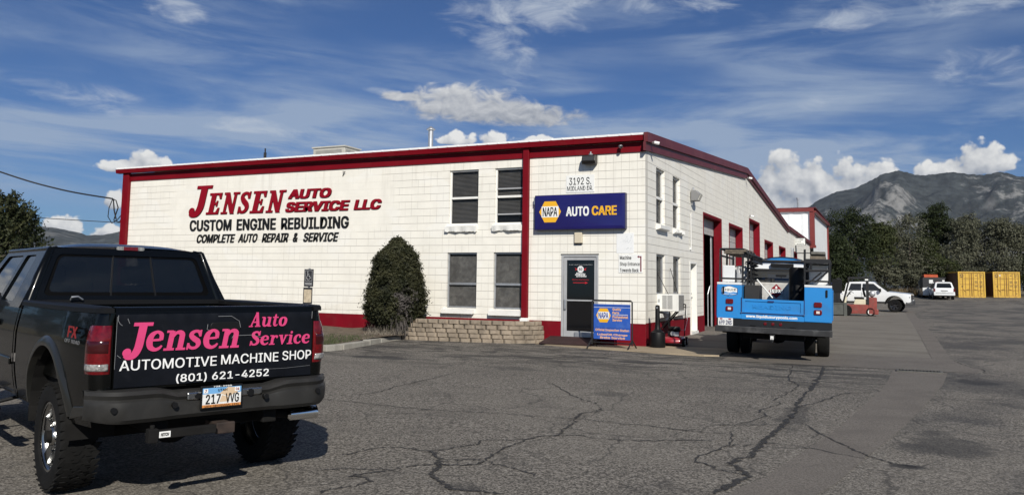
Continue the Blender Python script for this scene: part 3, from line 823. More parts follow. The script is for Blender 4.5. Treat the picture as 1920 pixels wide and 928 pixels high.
# downspouts
for x0, x1, zb in ((-3.255, -3.09, .60), (-18.15, -17.865, .2)):
    b = MB(); b.box(x0, x1, -.115, -.006, zb, 5.0); dsp = b.build('downspout', M_REDM, BLD, bevel=.012)
    if x0 > -5:
        b = MB(); b.prism([(x0-.03,-.16,.48),(x1+.03,-.16,.48),(x1+.01,-.12,.60),(x0-.01,-.12,.60)], (0,.15,0)); b.build('boot', M_WHITE, dsp, bevel=.01)
# windows
def front_window(q, screen, upper):
    x0, x1, z0, z1 = q
    b = MB(); fw = .045; y0, y1 = .05, .11
    b.box(x0, x0+fw, y0, y1, z0, z1); b.box(x1-fw*.7, x1, y0, y1, z0, z1)
    b.box(x0+fw, x1-fw*.7, y0, y1, z1-fw, z1); b.box(x0+fw, x1-fw*.7, y0, y1, z0, z0+fw)
    zm = z0+(z1-z0)*(.49 if upper else .435)
    b.box(x0+fw, x1-fw*.7, y0-.01, y1-.01, zm-.03, zm+.03)
    w = b.build('window', M_WHITE if upper else M_GALV, BLD, bevel=.005)
    g = MB(); g.box(x0+fw-.01, x1-fw*.7+.01, .088, .094, z0+.03, z1-.03)
    g.build('pane', M_GLASS, w)
    if screen:
        s = MB(); s.box(x0+.05, x1-.04, .105, .112, z0+.02, z1-.1); s.build('board', M_SCREEN, w)
        s = MB(); s.box(x0, x1, .12, .2, z0, z1); s.build('lining', M_BLACK, w)
    else:
        s = MB()
        k = int((z1-z0-.06)/.035)
        for i in range(k):
            zz = z0+.05+i*.035
            if screen is None and zz < z0+.28: continue
            s.obox(((x0+x1)/2, .135, zz), ((x1-x0)/2-.05, 0, 0), (0, .012, .012), (0, -.0006, .0006))
        s.build('blind', mat('window_blind', (.15,.145,.137), .6, var=.15), w)
        s = MB(); s.box(x0, x1, .16, .21, z0, z1); s.build('lining', M_BLACK, w)
    return w
front_window(WIN['a'], False, True); wb = front_window(WIN['b'], None, True)
for za in (3.955, 3.275):
    b = MB(); b.box(-4.06,-3.26,.055,.085,za,za+.035); b.build('sash_rail', M_ALU, wb, bevel=.004)
front_window(WIN['c'], True, False); front_window(WIN['d'], True, False)
def sill(x0, x1, z0, z1, out_, broken):
    b = MB()
    n = 40
    secs = []; sd_ = rnd.uniform(0, 50)
    for i in range(n+1):
        x = x0+(x1-x0)*i/n
        j = .02*mn.noise(Vector((x*5.5, sd_, 0)))+.022*mn.noise(Vector((x*19, sd_, 0))) if broken else rnd.uniform(-.002,.002)
        k = -.03+.05*mn.noise(Vector((x*6, sd_, 5))) if broken else 0
        secs.append([(x, .0, z0+.01+j*.5), (x, -out_-k, z0+j), (x, -out_-k*.4, z1-.05+0), (x, .05, z1)])
    b.loft(secs)
    return b.build('sill', M_WHITE, BLD)
sill(-5.575, -4.625, 2.84, 3.03, .11, True); sill(-4.16, -3.26, 2.85, 3.03, .11, True)
sill(-5.62, -4.66, .655, .80, .13, False); sill(-4.20, -3.28, .64, .80, .13, False)
for k, (y0, y1, z0, z1) in enumerate(SIDEWIN):
    b = MB(); fw = .05
    xs = (-.12, -.06)
    b.box(*xs, y0, y0+fw, z0, z1); b.box(*xs, y1-fw, y1, z0, z1); b.box(*xs, y0+fw, y1-fw, z1-fw, z1); b.box(*xs, y0+fw, y1-fw, z0, z0+fw)
    zm = z0+(z1-z0)*.48
    if k < 2: b.box(-.12, -.04, y0+fw, y1-fw, zm-.035, zm+.035)
    w = b.build('window', M_WHITE if k < 2 else M_GALV, BLD, bevel=.005)
    g = MB(); g.box(-.095, -.089, y0+.04, y1-.04, z0+.03, z1-.03); g.build('pane', M_GLASS, w)
    g = MB(); g.box(-.2, -.15, y0, y1, z0, z1); g.build('lining', mat('curtain_grey', (.10,.10,.10), .8, var=.4, vscale=3), w)
def side_sill(y0, y1, z, kind):
    b = MB(); secs = []
    for i in range(17):
        y = y0+(y1-y0)*i/16
        j = rnd.uniform(-.03,.03) if kind == 2 else rnd.uniform(-.004,.004)
        d = .13+(rnd.uniform(-.07,.0) if kind == 2 else 0)
        secs.append([(.002, y, z-.15+j), (d, y, z-.11+j), (d, y, z-.02+j*.4), (.002, y, z)])
    b.loft(secs); b.build('sill', M_WHITE, BLD)
side_sill(.95, 1.95, 3.03, 1); side_sill(2.68, 3.68, 3.03, 2); side_sill(.9, 1.92, .78, 1); side_sill(2.66, 3.68, .78, 1)
# front door
DR = MB(); x0, x1, z0, z1 = DOOR
DR.box(x0, x0+.055, .0-.01, .12, z0, z1); DR.box(x1-.055, x1, -.01, .12, z0, z1); DR.box(x0+.055, x1-.055, -.01, .12, z1-.055, z1)
dr = DR.build('door', M_ALU, BLD, bevel=.004)
b = MB()
b.plate(rect(x0+.06, x1-.06, z0+.012, z1-.06), [rect(x0+.14, x1-.115, 1.09, 2.08), rect(x0+.14, x1-.115, .31, 1.055)], lambda p: (p[0], .015, p[1]), (0, .045, 0))
b.build('leaf', M_ALU, dr, bevel=.003)
b = MB(); b.box(x0+.13, x1-.105, .03, .036, .30, 2.09); b.build('pane', mat('door_glass', (.004,.004,.005), .05, spec=.7), dr)
b = MB(); b.box(x0+.055, x1-.055, .13, .2, z0, z1); b.build('lining', M_BLACK, dr)
b = MB(); b.box(x0+.075, x0+.135, -.03, .0145, .84, 1.09)
b.build('handle', M_GALV, dr, bevel=.008)
b = MB(); b.box(x1-.62, x1-.04, -.03, -.0105, .15, .29); b.build('kick_plate', M_GALV, dr, bevel=.004)
b = MB(); b.box(x0-.01, x1+.01, -.02, .0, 2.216, 2.235); b.build('drip_cap', M_BLACK, dr)
xm = (x0+x1)/2+.01; yg = .0295
b = front_text('For your convenience, we are by appointment', xm-.31, xm+.31, 1.955, 1.975, yg, .001)
b.merge(front_text('50', xm-.05, xm+.05, 1.815, 1.885, yg-.003, .001, .1, .03))
M_DECALW = mat('white_decal', (.75,.75,.74), .5); M_DECALR = mat('red_decal', (.42,.012,.02), .5)
b2 = MB()
for i in range(1): b2.prism([(xm+.085*math.cos(t*math.pi/12), yg, 1.85+.085*math.sin(t*math.pi/12)) for t in range(24)], (0,-.0012,0))
b2.build('badge', M_DECALW, dr)
b3 = front_text('50', xm-.05, xm+.05, 1.815, 1.885, yg-.0015, .001, .1, .03); b3.build('badge_number', M_LETTER_BLACK, dr)
b = front_text('For your convenience, we are by appointment', xm-.31, xm+.31, 1.957, 1.973, yg, .001)
b.merge(place(text_mesh('JENSEN', .27, .075, .001, .15, .03), (xm-.15, yg, 1.70), (1,0,-.1), (.1,0,1))); b.merge(front_text('AUTO SERVICE', xm-.12, xm+.16, 1.655, 1.695, yg, .001, .1, .03))
b.build('door_lettering', M_DECALW, dr)
b = front_text('Machine Shop Entrance', xm-.22, xm+.22, 1.565, 1.61, yg, .001)
b.box(xm-.2, xm+.12, yg-.001, yg, 1.505, 1.522); b.prism([(xm+.12,yg,1.48),(xm+.20,yg,1.513),(xm+.12,yg,1.546)], (0,-.001,0))
b.box(xm-.17, xm-.085, yg-.001, yg, 1.83, 1.87) if False else None
for sgn in (-1, 1): b.prism([(xm+sgn*.09,yg,1.86),(xm+sgn*.16,yg,1.89),(xm+sgn*.13,yg,1.85),(xm+sgn*.15,yg,1.82),(xm+sgn*.09,yg,1.835)], (0,-.001,0))
b.build('door_arrow', M_DECALR, dr)
# side entrance door
b = MB(); y0, y1, z0, z1 = SDOOR
b.box(-.24, .012, y0, y0+.06, z0, z1); b.box(-.24, .012, y1-.06, y1, z0, z1); b.box(-.24, .012, y0+.06, y1-.06, z1-.06, z1); b.box(-.25,.05,y0,y1,z0-.1,z0-.005)
d2 = b.build('door', M_WHITE, BLD, bevel=.004)
b = MB(); b.box(-.2, -.155, y0+.065, y1-.065, z0, z1-.065); b.build('leaf', mat('cream_door', (.62,.60,.52), .5, var=.06), d2)
b = MB(); b.cyl((-.155,y1-.16,1.12),(-.10,y1-.16,1.12),.028,n=12); b.build('handle', M_GALV, d2)
b = MB(); b.cyl((-.155,y1-.16,1.24),(-.12,y1-.16,1.24),.02,n=10); b.build('lock', M_GALV, d2)
# garage openings: red painted reveals, sectional doors
for k, (y0, y1, zt) in enumerate(GAR):
    b = MB()
    z0 = G(y0)-.02
    b.box(-.252, .006, y0+.001, y0+.03, z0, zt-.001); b.box(-.252, .006, y1-.03, y1-.001, z0, zt-.001); b.box(-.252, .006, y0+.03, y1-.03, zt-.03, zt-.001)
    b.box(.0045, .014, y0-.06, y0, z0, zt+.06); b.box(.0045, .014, y1, y1+.06, z0, zt+.06); b.box(.0045, .014, y0, y1, zt, zt+.06)
    gd = b.build('garage_door', M_RED, BLD)
    c = MB()
    top = zt-.03; n = 7; ph = (top-z0)/n
    m0 = mat('garage_panel', (.42,.415,.40), .5, var=.10, dirt=(.28,.26,.23,.3))
    for i in range(n):
        za = z0+i*ph
        if k == 0 and i < n-1: continue
        c.box(-.30, -.262, y0+.03, y1-.03, za+.006, za+ph-.006)
        if i < n: c.box(-.262, -.257, y0+.2, y1-.2, za+ph*.22, za+ph*.78)
    c.build('panel', m0, gd, bevel=.005)
    for ta, tb in ((y0+.03, y0+.07), (y1-.08, y1-.03)):
        c = MB(); c.box(-.36, -.31, ta, tb, z0, top); c.build('track', M_GALV, gd)
    if k == 0:
        c = MB(); c.tube([(-.33, y1-.20, .1), (-.33, y1-.20, 3.5)], .022, 8); c.tube([(-.4, y1-.42, .1), (-.4, y1-.42, 1.2), (-.36, y1-.3, 1.45), (-.34, y1-.2, 1.5)], .02, 8); c.build('pull_chain', M_GALV, gd)
# wall lettering
b = MB()
yl = -.001
for wd, x0, x1 in (('CUSTOM',-15.05,-13.295),('ENGINE',-13.067,-11.517),('REBUILDING',-11.302,-8.815)): b.merge(front_text(wd, x0, x1, 3.003, 3.353, yl, .028, 0, .022))
for wd, x0, x1 in (('COMPLETE',-14.745,-13.11),('AUTO',-12.988,-12.19),('REPAIR',-12.038,-10.983),('&',-10.85,-10.62),('SERVICE',-10.459,-9.15)): b.merge(front_text(wd, x0, x1, 2.622, 2.888, yl, .024, .22, .026))
b.build('wall_lettering', M_LETTER_BLACK, BLD)
b = MB(); e = MB()
def both(x): b.merge(x); s_ = MB(); s_.v = [v+Vector((.009,.0,-.015)) for v in x.v]; s_.v = [Vector((v.x, -.002-(0-v.y)*.25, v.z)) for v in s_.v]; s_.f = x.f; e.merge(s_)
for wd, x0, x1, z0, z1 in (('AUTO',-11.085,-9.44,3.915,4.205),('SERVICE',-11.185,-8.79,3.518,3.822),('LLC',-8.655,-7.675,3.525,3.82)): both(front_text(wd, x0, x1, z0, z1, yl, .03, .26, .048))
def slab_at(ch, x0, x1, z0, z1, sh):
    h = z1-z0
    return place(slab_glyph(ch, (x1-x0)-sh*h, h, .03, sh), (x0, yl, z0), (1,0,0), (0,0,1))
both(slab_at('J', -15.19, -14.19, 3.475, 4.455, .24))
for ch, x0, x1 in (('E',-14.385,-13.68),('N',-13.765,-12.985),('S',-13.09,-12.50),('E',-12.575,-11.86),('N',-11.935,-11.15)): both(slab_at(ch, x0, x1, 3.525, 4.20, .24))
b.build('wall_lettering', M_LETTER_RED, BLD); e.build('lettering_shadow', M_LETTER_BLACK, BLD)  # shifted black copy of the letters stands in for their shadow
# small fixtures that belong to the wall
b = MB(); b.tube([(.06,4.78,3.62),(.03,4.78,3.6),(.03,4.78,2.6)], .016, 6); b.box(.0,.05,4.75,4.81,2.54,2.6); b.build('conduit', M_WHITE, BLD)
b = MB(); b.tube([(-9.085,-.01,4.53),(-9.03,-.05,4.60),(-8.965,-.06,4.645),(-9.06,-.05,4.66)], .012, 6); b.build('wall_hook', M_BLACK, BLD)
b = MB(); b.cyl((-8.535,4,5.3),(-8.535,4,6.55),.085,n=16); b.lathe([(.085,0),(.15,.02),(.15,.05),(.02,.14)], (-8.535,4,6.55),(0,0,1),16); b.build('vent_pipe', M_GALV, rf)
b = MB(); b.cyl((-14.79,3,5.2),(-14.79,3,6.0),.05,n=8); b.cyl((-14.79,3,5.95),(-14.79,3,6.15),.025,n=8); b.build('vent_pipe', M_DARKSTEEL, rf)

# rear metal building
MET = thing('metal_shed', 'white ribbed metal building with red trim behind the block workshop', 'building', (0,50,0), frame=False)
mw = mat('white_ribbed_metal', (.74,.75,.74), .45, var=.05, vscale=.6, dirt=(.5,.5,.48,.3), dscale=.5)
b = MB(); y = 43.02
pts = []
n = 130
for i in range(n+1):
    x = -20+20.2*i/n; d = 0 if (i//2) % 3 else .03
    pts.append((x, y-d))
b.grid([[(x, yy, 4.3) for x, yy in pts], [(x, yy, 7.0) for x, yy in pts]])
pts = []
for i in range(91):
    yy = 43.0+14*i/90; d = 0 if (i//2) % 3 else .03
    pts.append((.2+d, yy))
b.grid([[(xx, yy, -.1) for xx, yy in pts], [(xx, yy, 6.95) for xx, yy in pts]])
b.box(-20, .18, 43.1, 57, 4.3, 6.9)
b.build('wall', mw, MET)
b = MB(); b.box(.02,.36,42.86,43.06,4.35,7.0); b.box(.18,.34,56.9,57.1,-.1,6.8); b.box(-20,.32,42.8,43.0,6.93,7.17); b.box(.2,.45,43.0,57.2,6.86,7.0); b.box(.0,.42,42.8,43.1,4.3,4.5)
b.build('trim', mat('dull_red_trim', (.16,.022,.018), .5, var=.1), MET)
b = MB(); b.prism([(-20.1,42.8,7.18),(.46,42.8,7.18),(.46,57.2,6.99),(-20.1,57.2,6.99)], (0,0,.05)); rr = b.build('roof', M_MAROON, MET)
b = MB(); b.cyl((-1.265,48,7.0),(-1.265,48,8.35),.075,n=10); b.cyl((-1.265,48,8.35),(-1.265,48,8.48),.11,n=10); b.build('vent_pipe', M_GALV, rr)
# ================================================================== vehicles
M_TRUCKBLK = mat('black_car_paint', (.0016, .0018, .0015), .25, coat=.42, spec=.12, var=.15, vscale=2)
M_BUMPERGREY = mat('charcoal_bumper_paint', (.022, .0213, .020), .5, var=.12, vscale=5, spec=.3, dirt=(.042,.040,.037,.4), dscale=4)
M_FLARE = mat('dark_bronze_trim', (.017, .017, .0155), .32, coat=.4, spec=.3)
M_LAMPRED = mat('red_lamp_lens', (.115, .0025, .005), .12, coat=.7, spec=.3, var=.3, vscale=30)
M_LAMPDARK = mat('dark_red_lamp_lens', (.035, .0018, .003), .14, coat=.7, spec=.3)
M_LAMPCLEAR = mat('clear_lamp_lens', (.24, .235, .225), .15, coat=.8, var=.6, vscale=45)
M_UNDER = mat('greasy_underside', (.009, .0085, .008), .85, var=.4, spec=.2)
M_RUST = mat('rusty_hitch_steel', (.030, .019, .014), .75, var=.5, vscale=12)
M_SEAT = mat('grey_seat_cloth', (.03, .03, .03), .85)
M_WHITECAR = mat('white_car_paint', (.72, .73, .73), .22, coat=1.0)
M_POLISH = mat('polished_alloy', (.36, .36, .355), .24, metal=1.0, var=.2)
M_PLATEWHITE = mat('plate_white', (.72, .72, .70), .4, var=.1, vscale=30)

def wheel(parent, c, R, W, rr, side, rim_m, tread=False, spokes=5, hubc=True, n=40):
    """tyre with a rim child; axis along local x, outer face toward side"""
    cx, cy, cz = c; s = side
    b = MB(); h = W/2
    prof = [(rr, -h*.8), (rr+.012, -h*.92), ((R+rr)/2, -h), (R*.945, -h*.93), (R*.985, -h*.74), (R, -h*.55), (R, h*.55), (R*.985, h*.74), (R*.945, h*.93), ((R+rr)/2, h), (rr+.012, h*.92), (rr, h*.8)]
    b.lathe([(a, t*s) for a, t in prof], c, (1,0,0), n)
    if tread:
        k = 38
        for row, (x0, wx) in enumerate(((-.86,.17),(-.50,.17),(-.12,.16),(.26,.17),(.68,.22))):
            for i in range(k):
                t = 2*math.pi*(i+.37*row % 1 + .1*(i % 2))/k
                rad = Vector((0, math.cos(t), math.sin(t))); tan = Vector((0, -math.sin(t), math.cos(t)))
                rs = R if abs(x0+wx/2) < .62 else R*.985
                skew = .02*(1 if row % 2 else -1)
                b.obox(Vector(c)+rad*(rs-.002)+Vector(((x0+wx)*h, 0, 0)), (wx*h*.94, 0, 0), tan*(math.pi*R/k*.86)+Vector((skew, 0, 0)), rad*.0065)
    w = b.build('wheel', M_RUBBER, parent, smooth=35)
    b = MB()
    o = h*.8*s; d = h*.25*s
    b.lathe([(rr, -o), (rr*.93, -o*.7), (rr*.88, d*.4), (rr*.90, o*.6), (rr*.97, o*.93), (rr*1.02, o*1.0), (rr*1.02, o*1.06), (rr*.96, o*1.04)], c, (1,0,0), n)
    for i in range(spokes):
        t = 2*math.pi*i/spokes+.3
        rad = Vector((0, math.cos(t), math.sin(t))); tan = Vector((0, -math.sin(t), math.cos(t)))
        C0 = Vector(c)+Vector((o*.62, 0, 0)); C1 = Vector(c)+Vector((o*.86, 0, 0))
        wa = rr*.26; wb = rr*.36
        b.prism([C0+rad*rr*.20-tan*wa*.6, C1+rad*rr*.93-tan*wb*.6, C1+rad*rr*.93+tan*wb*.6, C0+rad*rr*.20+tan*wa*.6], (-.03*s, 0, 0))
    b.lathe([(0.001, o*.95), (rr*.25, o*.93), (rr*.30, o*.75), (rr*.31, o*.4)], c, (1,0,0), 20)
    for i in range(8):
        t = 2*math.pi*i/8
        p = Vector(c)+Vector((0, math.cos(t), math.sin(t)))*rr*.38
        b.cyl(p+Vector((o*.55,0,0)), p+Vector((o*.84,0,0)), .014, n=6)
    b.build('rim', rim_m, w, smooth=35)
    b = MB(); b.lathe([(.001, d*.2), (rr*.87, d*.2)], c, (1,0,0), 24); b.build('brake_disc', M_UNDER, w)
    return w

def side_skin(b, path, zs, xof, arch=None):
    """rows of points along a plan path; zs(k) gives list of heights from bottom up at path index k"""
    rows = [[xof(p, z) for z in zs(i, p)] for i, p in enumerate(path)]
    return b.grid(rows)

# ------------------------------------------------------------------ black pickup in the foreground
PK = thing('pickup_truck', 'black pickup with pink and white lettering on its tailgate, its left rear wheel nearest', 'pickup', (0.5948,-14.3526,-.207), 1.179)
ARCH = (1.04, .56, .60)      # centre y, centre z, radius
FR = (4.80, .60, .60)
def bulge(z):               # body side profile: offset from the widest plane
    t = (z-.95)
    if z > 1.18: return -.055*((z-1.18)/.3)**1.3
    return -.06*max(0, (.95-z)/.4)**1.5
def hw(y):                  # the body narrows a little toward the tailgate
    return 1.0-.060*max(0, (.65-y)/.55)**1.4 if y < .65 else 1.0
def arch_z(y, lo, A):
    c, cz, rad = A
    d = abs(y-c)
    if d >= rad: return lo
    return max(lo, cz+math.sqrt(rad*rad-d*d)*.98)
def side_panel(s, y0, y1, ztop, lo, A, HW=1.0, nn=40, zt=None):
    b = MB(); rows = []
    ys_ = [y0+(y1-y0)*i/nn for i in range(nn+1)]
    if A:
        for e in (A[0]-A[2], A[0]+A[2]):
            if y0 < e < y1: ys_ += [e-.0005, e+.0005]
        ys_ = sorted(ys_)
    for y in ys_:
        zb = arch_z(y, lo, A) if A else lo
        zt_ = zt(y) if zt else ztop
        rows.append([(s*(HW-1+hw(y)+bulge(z)), y, z) for z in [zb+(zt_-zb)*k/10 for k in range(11)]])
    b.grid(rows); return b
body = None
# bed outer skins incl. rounded rear corner
for s in (-1, 1):
    b = side_panel(s, .10, 2.10, 1.43, .60 if s else 0, ARCH)
    # rear corner from side to tailgate opening
    rows = []
    for k in range(9):
        t = k/8*math.pi/2
        px = .84+.10*math.cos(t); py = .10-.09*math.sin(t)
        rows.append([(s*(px+bulge(z)), py, z) for z in [.70+.073*q for q in range(11)]])
    rows.append([(s*.803, .012, z) for z in [.70+.073*q for q in range(11)]])
    b.grid(rows)
    b.box(*(sorted((s*.802, s*.84))), .014, .30, .72, 1.43)
    if body is None: acc_ = MB()
    acc_.merge(b); body = True
acc_.box(-.86, .86, .10, 2.05, .86, .90)          # bed floor
acc_.box(-.90, -.86, .10, 2.08, .86, 1.43); acc_.box(.86, .90, .10, 2.08, .86, 1.43)
acc_.box(-.90, .90, 2.03, 2.08, .60, 1.47)
bed = acc_.build('bed', M_TRUCKBLK, PK, smooth=40)
b = MB()
for s in (-1, 1):
    secs = []
    for y in (.0, .04, .12, .3, .5, 1.2, 2.1):
        e = .02 if y < .02 else 0
        h_ = hw(y)-1-e
        secs.append([(s*(.81), y+.0, 1.425), (s*(.975+h_), y, 1.425), (s*(.972+h_), y, 1.458), (s*(.955+h_), y, 1.472-e*.4), (s*.825, y, 1.472-e*.4), (s*.81, y, 1.46)])
    b.loft(secs)
b.box(-.84, .84, 2.02, 2.1, 1.43, 1.472)
b.build('bed_rail', M_BLACK, bed, smooth=40)
# side crease and wide arch swelling
for s in (-1, 1):
    b = MB(); secs = []
    for i in range(29):
        t = R_(8+166*i/28)
        y = ARCH[0]-math.cos(t)*ARCH[2]; z = ARCH[1]+math.sin(t)*ARCH[2]*.98
        rad = Vector((0, -math.cos(t), math.sin(t)))
        P0 = Vector((s*(hw(y)+bulge(z)), y, z))
        secs.append([P0+rad*.075+Vector((-s*.012,0,0)), P0+rad*.05+Vector((s*.014,0,0)), P0+rad*.005+Vector((s*.026,0,0)), P0-rad*.012+Vector((s*.022,0,0)), P0-rad*.016+Vector((-s*.05,0,0))])
    b.loft(secs)
    b.build('wheel_flare', M_FLARE, bed, smooth=50)
    b = MB(); rows = []
    for i in range(17):
        t = R_(-10+200*i/16)
        y = ARCH[0]-math.cos(t)*(ARCH[2]-.02); z = ARCH[1]+math.sin(t)*(ARCH[2]-.02)
        rows.append([(s*.97, y, z), (s*.62, y, z)])
    b.grid(rows); b.build('wheel_well', M_UNDER, bed)
    b = MB(); b.prism([(s*.915,.05,.76),(s*.962,.34,.73),(s*.966,.41,.63),(s*.935,.18,.675)], (-s*.05,0,0)); b.build('valance', M_FLARE, bed, bevel=.006)
# tailgate
b = MB()
secs = []
for x in (-.797, .797):
    secs.append([(x,.0,.865),(x,-.004,1.0),(x,-.006,1.2),(x,-.002,1.40),(x,.012,1.448),(x,.035,1.466),(x,.085,1.468),(x,.095,1.44),(x,.095,.865)])
b.loft(secs)
tg = b.build('tailgate', M_TRUCKBLK, PK, smooth=50)
b = MB()
n = 60; rows = []
for i in range(n+1):
    x = -.792+1.584*i/n
    row = []
    for z in (.885,.95,1.05,1.15,1.25,1.33,1.36,1.39,1.415):
        wr = .0025*math.sin(x*47+z*9)*max(0, (z-1.30)/.1) + .0012*math.sin(x*21+z*33)
        row.append((x, -.0125+(.004 if z > 1.4 else 0)+wr, z))
    rows.append(row)
b.grid(rows)
ban = b.build('banner', mat('navy_black_vinyl', (.0042, .005, .0075), .42, var=.35, vscale=3.5, spec=.22, dirt=(.014,.015,.019,.35), dscale=5), tg, smooth=60)
b = MB(); b.prism([(x, -.020, z) for x, z in rrect(-.10,.155,1.275,1.345,.03,4)], (0,.012,0)); b.build('handle', M_BLACK, tg, bevel=.006)
M_PINK = mat('pink_vinyl', (.62, .052, .175), .45, var=.06, vscale=8); M_LW = mat('white_vinyl', (.82,.82,.80), .45)
def onTail(px, py):         # tailgate coordinates of a point of the banner art, in metres
    return px, py
yt = -.0185
b = MB()
O3 = lambda x, z: (x, yt, z)
def slabw(word, x0, z0, w, h, sh):
    b.merge(slab_word(word, w, h, .0018, sh, (x0, yt, z0), (1,0,0), (0,0,1), gap=.03))
b.merge(place(slab_glyph('J', .165, .262, .0018, .17), (-.735, yt, 1.093), (1,0,0), (0,0,1)))
slabw('ensen', -.575, 1.14, .765, .222, .17)
slabw('Auto', .235, 1.300, .35, .118, .17)
slabw('Service', .245, 1.150, .558, .116, .17)
b.build('banner_lettering', M_PINK, ban)
b = front_text('AUTOMOTIVE', -.742, -.018, 1.006, 1.082, yt, .0018, 0, .007)
b.merge(front_text('MACHINE', .018, .505, 1.012, 1.088, yt, .0018, 0, .007)); b.merge(front_text('SHOP', .541, .805, 1.018, 1.094, yt, .0018, 0, .007))
b.merge(front_text('(801) 621-4252', -.328, .425, .888, .960, yt, .0018, 0, .012))
b.build('banner_lettering', M_LW, ban)
for o in list(ban.children):
    for v in o.data.vertices: v.co.x -= .018
b = MB()
for pth in ([(-.785,1.41),(-.785,1.37),(-.77,1.345),(-.755,1.335)], [(-.78,1.12),(-.755,1.10)], [(-.04,1.39),(.07,1.39),(.135,1.35),(.148,1.30)], [(.785,1.42),(.783,1.36)], [(.08,1.216),(.09,1.235),(.25,1.235),(.33,1.213)], [(-.72,1.385),(-.705,1.35)], [(-.12,1.33),(-.125,1.29),(-.09,1.275)]):
    b.tube([(x, -.020, z) for x, z in pth], .0022, 4)
b.tube([(-.792,-.016,1.02),(-.792,-.016,1.40)], .0015, 4); b.tube([(.25,-.016,.955),(.55,-.016,.952),(.78,-.016,.962)], .0010, 4)
b.build('banner_fraying', mat('pale_vinyl_edge', (.22,.225,.23), .5), ban)
# tail lamps wrapped round the corners
def corner_pt(s, k, z, off):
    # k 0..1 from tailgate edge around to the side
    if k < .25: return Vector((s*(.805+.035*k/.25), .012-off, z))
    if k < .75:
        t = (k-.25)/.5*math.pi/2
        return Vector((s*(.84+(.10+off)*math.sin(t)+bulge(z)*math.sin(t)), .10-(.09+off)*math.cos(t), z))
    y_ = .10+.10*(k-.75)/.25
    return Vector((s*(hw(y_)+off+bulge(z)), y_, z))
for s in (-1, 1):
    def patch(z0, z1, k0, k1, off, name, m, par):
        b = MB(); rows = []
        for i in range(15):
            k = k0+(k1-k0)*i/14
            zz1 = z1-.035*max(0, (k-.8)/.2); row = []
            for j in range(7):
                z = z0+(zz1-z0)*j/6
                e = off*(1 if 0 < j < 6 and 0 < i < 14 else .2)
                row.append(corner_pt(s, k, z, e))
            rows.append(row)
        b.grid(rows); return b.build(name, m, par, smooth=60)
    tl = patch(.985, 1.335, .08, .86, .016, 'tail_lamp', M_LAMPRED, PK)
    patch(1.12, 1.24, .20, .80, .020, 'brake_lens', M_LAMPDARK, tl)
    patch(1.005, 1.065, .16, .82, .0215, 'reverse_lens', M_LAMPCLEAR, tl)
# rear bumper
b = MB(); secs = []
for i in range(33):
    x = -.965+1.93*i/32; a = abs(x)
    wrap = 0 if a < .74 else ((a-.74)/.225)**2*.20
    mid = 1 if a < .36 else (0 if a > .50 else (.50-a)/.14)
    lo = .640 + (.028*((a-.74)/.225)**2 if a > .74 else 0)
    y0 = -.165+wrap+.035*mid
    secs.append([(x, y0+.03, lo), (x, y0, lo+.03), (x, y0-.005, .765), (x, y0-.002, .795-.03*mid), (x, y0+.025, .812-.035*mid), (x, y0+.008, .842-.04*mid), (x, y0+.03, .868-.045*mid), (x, y0+.07, .874-.04*mid), (x, .0+wrap*.3, .872-.03*mid), (x, .0+wrap*.3, lo+.03)])
b.loft(secs)
bp = b.build('bumper', M_BUMPERGREY, PK, smooth=38)
for x, z in ((-.82,.745),(-.40,.75),(.32,.757),(.78,.765)):
    b = MB(); b.cyl((x,-.178+(.012 if abs(x) > .8 else 0),z),(x,-.14,z),.021,n=14); b.build('parking_sensor', M_BLACK, bp, smooth=40)
b = MB(); b.box(-.30,.30,-.140,-.10,.77,.83); b.build('step_insert', M_POLISH, bp, bevel=.012)
b = MB(); b.cyl((.20,-.150,.795),(.20,-.13,.795),.028,n=14); b.build('ball_hole', M_BLACK, bp)
b = MB(); b.cyl((-.22,-.150,.80),(-.22,-.13,.80),.022,n=14); b.build('plug_socket', M_BLACK, bp)
PLATE0 = set(bpy.data.objects)
# number plate
b = MB(); b.box(-.165,.165,-.232,-.214,.675,.848); np_ = b.build('number_plate', M_BLACK, PK, bevel=.004)
def plate_strip(z0, z1, m, y=-.2335):
    b = MB(); b.box(-.152,.152,y,y+.002,z0,z1); return b.build('plate_band', m, np_)
plate_strip(.687,.706, mat('plate_orange', (.62,.25,.07), .45)); plate_strip(.7062,.787, M_PLATEWHITE); plate_strip(.7872,.832, mat('plate_sky', (.16,.38,.66), .45))
b = MB(); b.prism([(-.02,-.2345,.788),(.045,-.2345,.831),(.10,-.2345,.826),(.125,-.2345,.788),(.05,-.2345,.760)], (0,.0008,0)); b.prism([(-.02,-.2346,.722),(.0,-.2346,.772),(.05,-.2346,.755),(.06,-.2346,.722)],(0,.0008,0)); b.build('plate_arch', mat('plate_sand', (.62,.46,.30), .5), np_)
b = front_text('217', -.128, -.012, .712, .784, -.2352, .0015, 0, .02); b.merge(front_text('VVG', .028, .135, .712, .784, -.2352, .0015, 0, .02))
b.merge(front_text('UTAH', -.035, .038, .803, .822, -.2352, .0012, 0, .02)); b.merge(front_text('1896 CENTENNIAL 1996', -.135, .135, .690, .702, -.2352, .0012))
b.build('plate_lettering', M_LETTER_BLACK, np_)
b = MB(); b.box(-.146,-.112,-.2355,-.2345,.795,.826); b.box(.10,.14,-.2355,-.2345,.796,.828); b.merge(front_text('728-9988', -.07, .075, .8355, .8455, -.2325, .0012, 0, .02)); b.build('plate_sticker', M_SIGNWHITE, np_)
b = front_text('7', -.136, -.122, .80, .821, -.2362, .0008, 0, .02); b.merge(front_text('04', .106, .134, .803, .822, -.2362, .0008, 0, .02)); b.build('sticker_number', M_LETTER_RED, np_)
for o in set(bpy.data.objects)-PLATE0:
    for v in o.data.vertices: v.co += Vector((-.04, .072, .022))
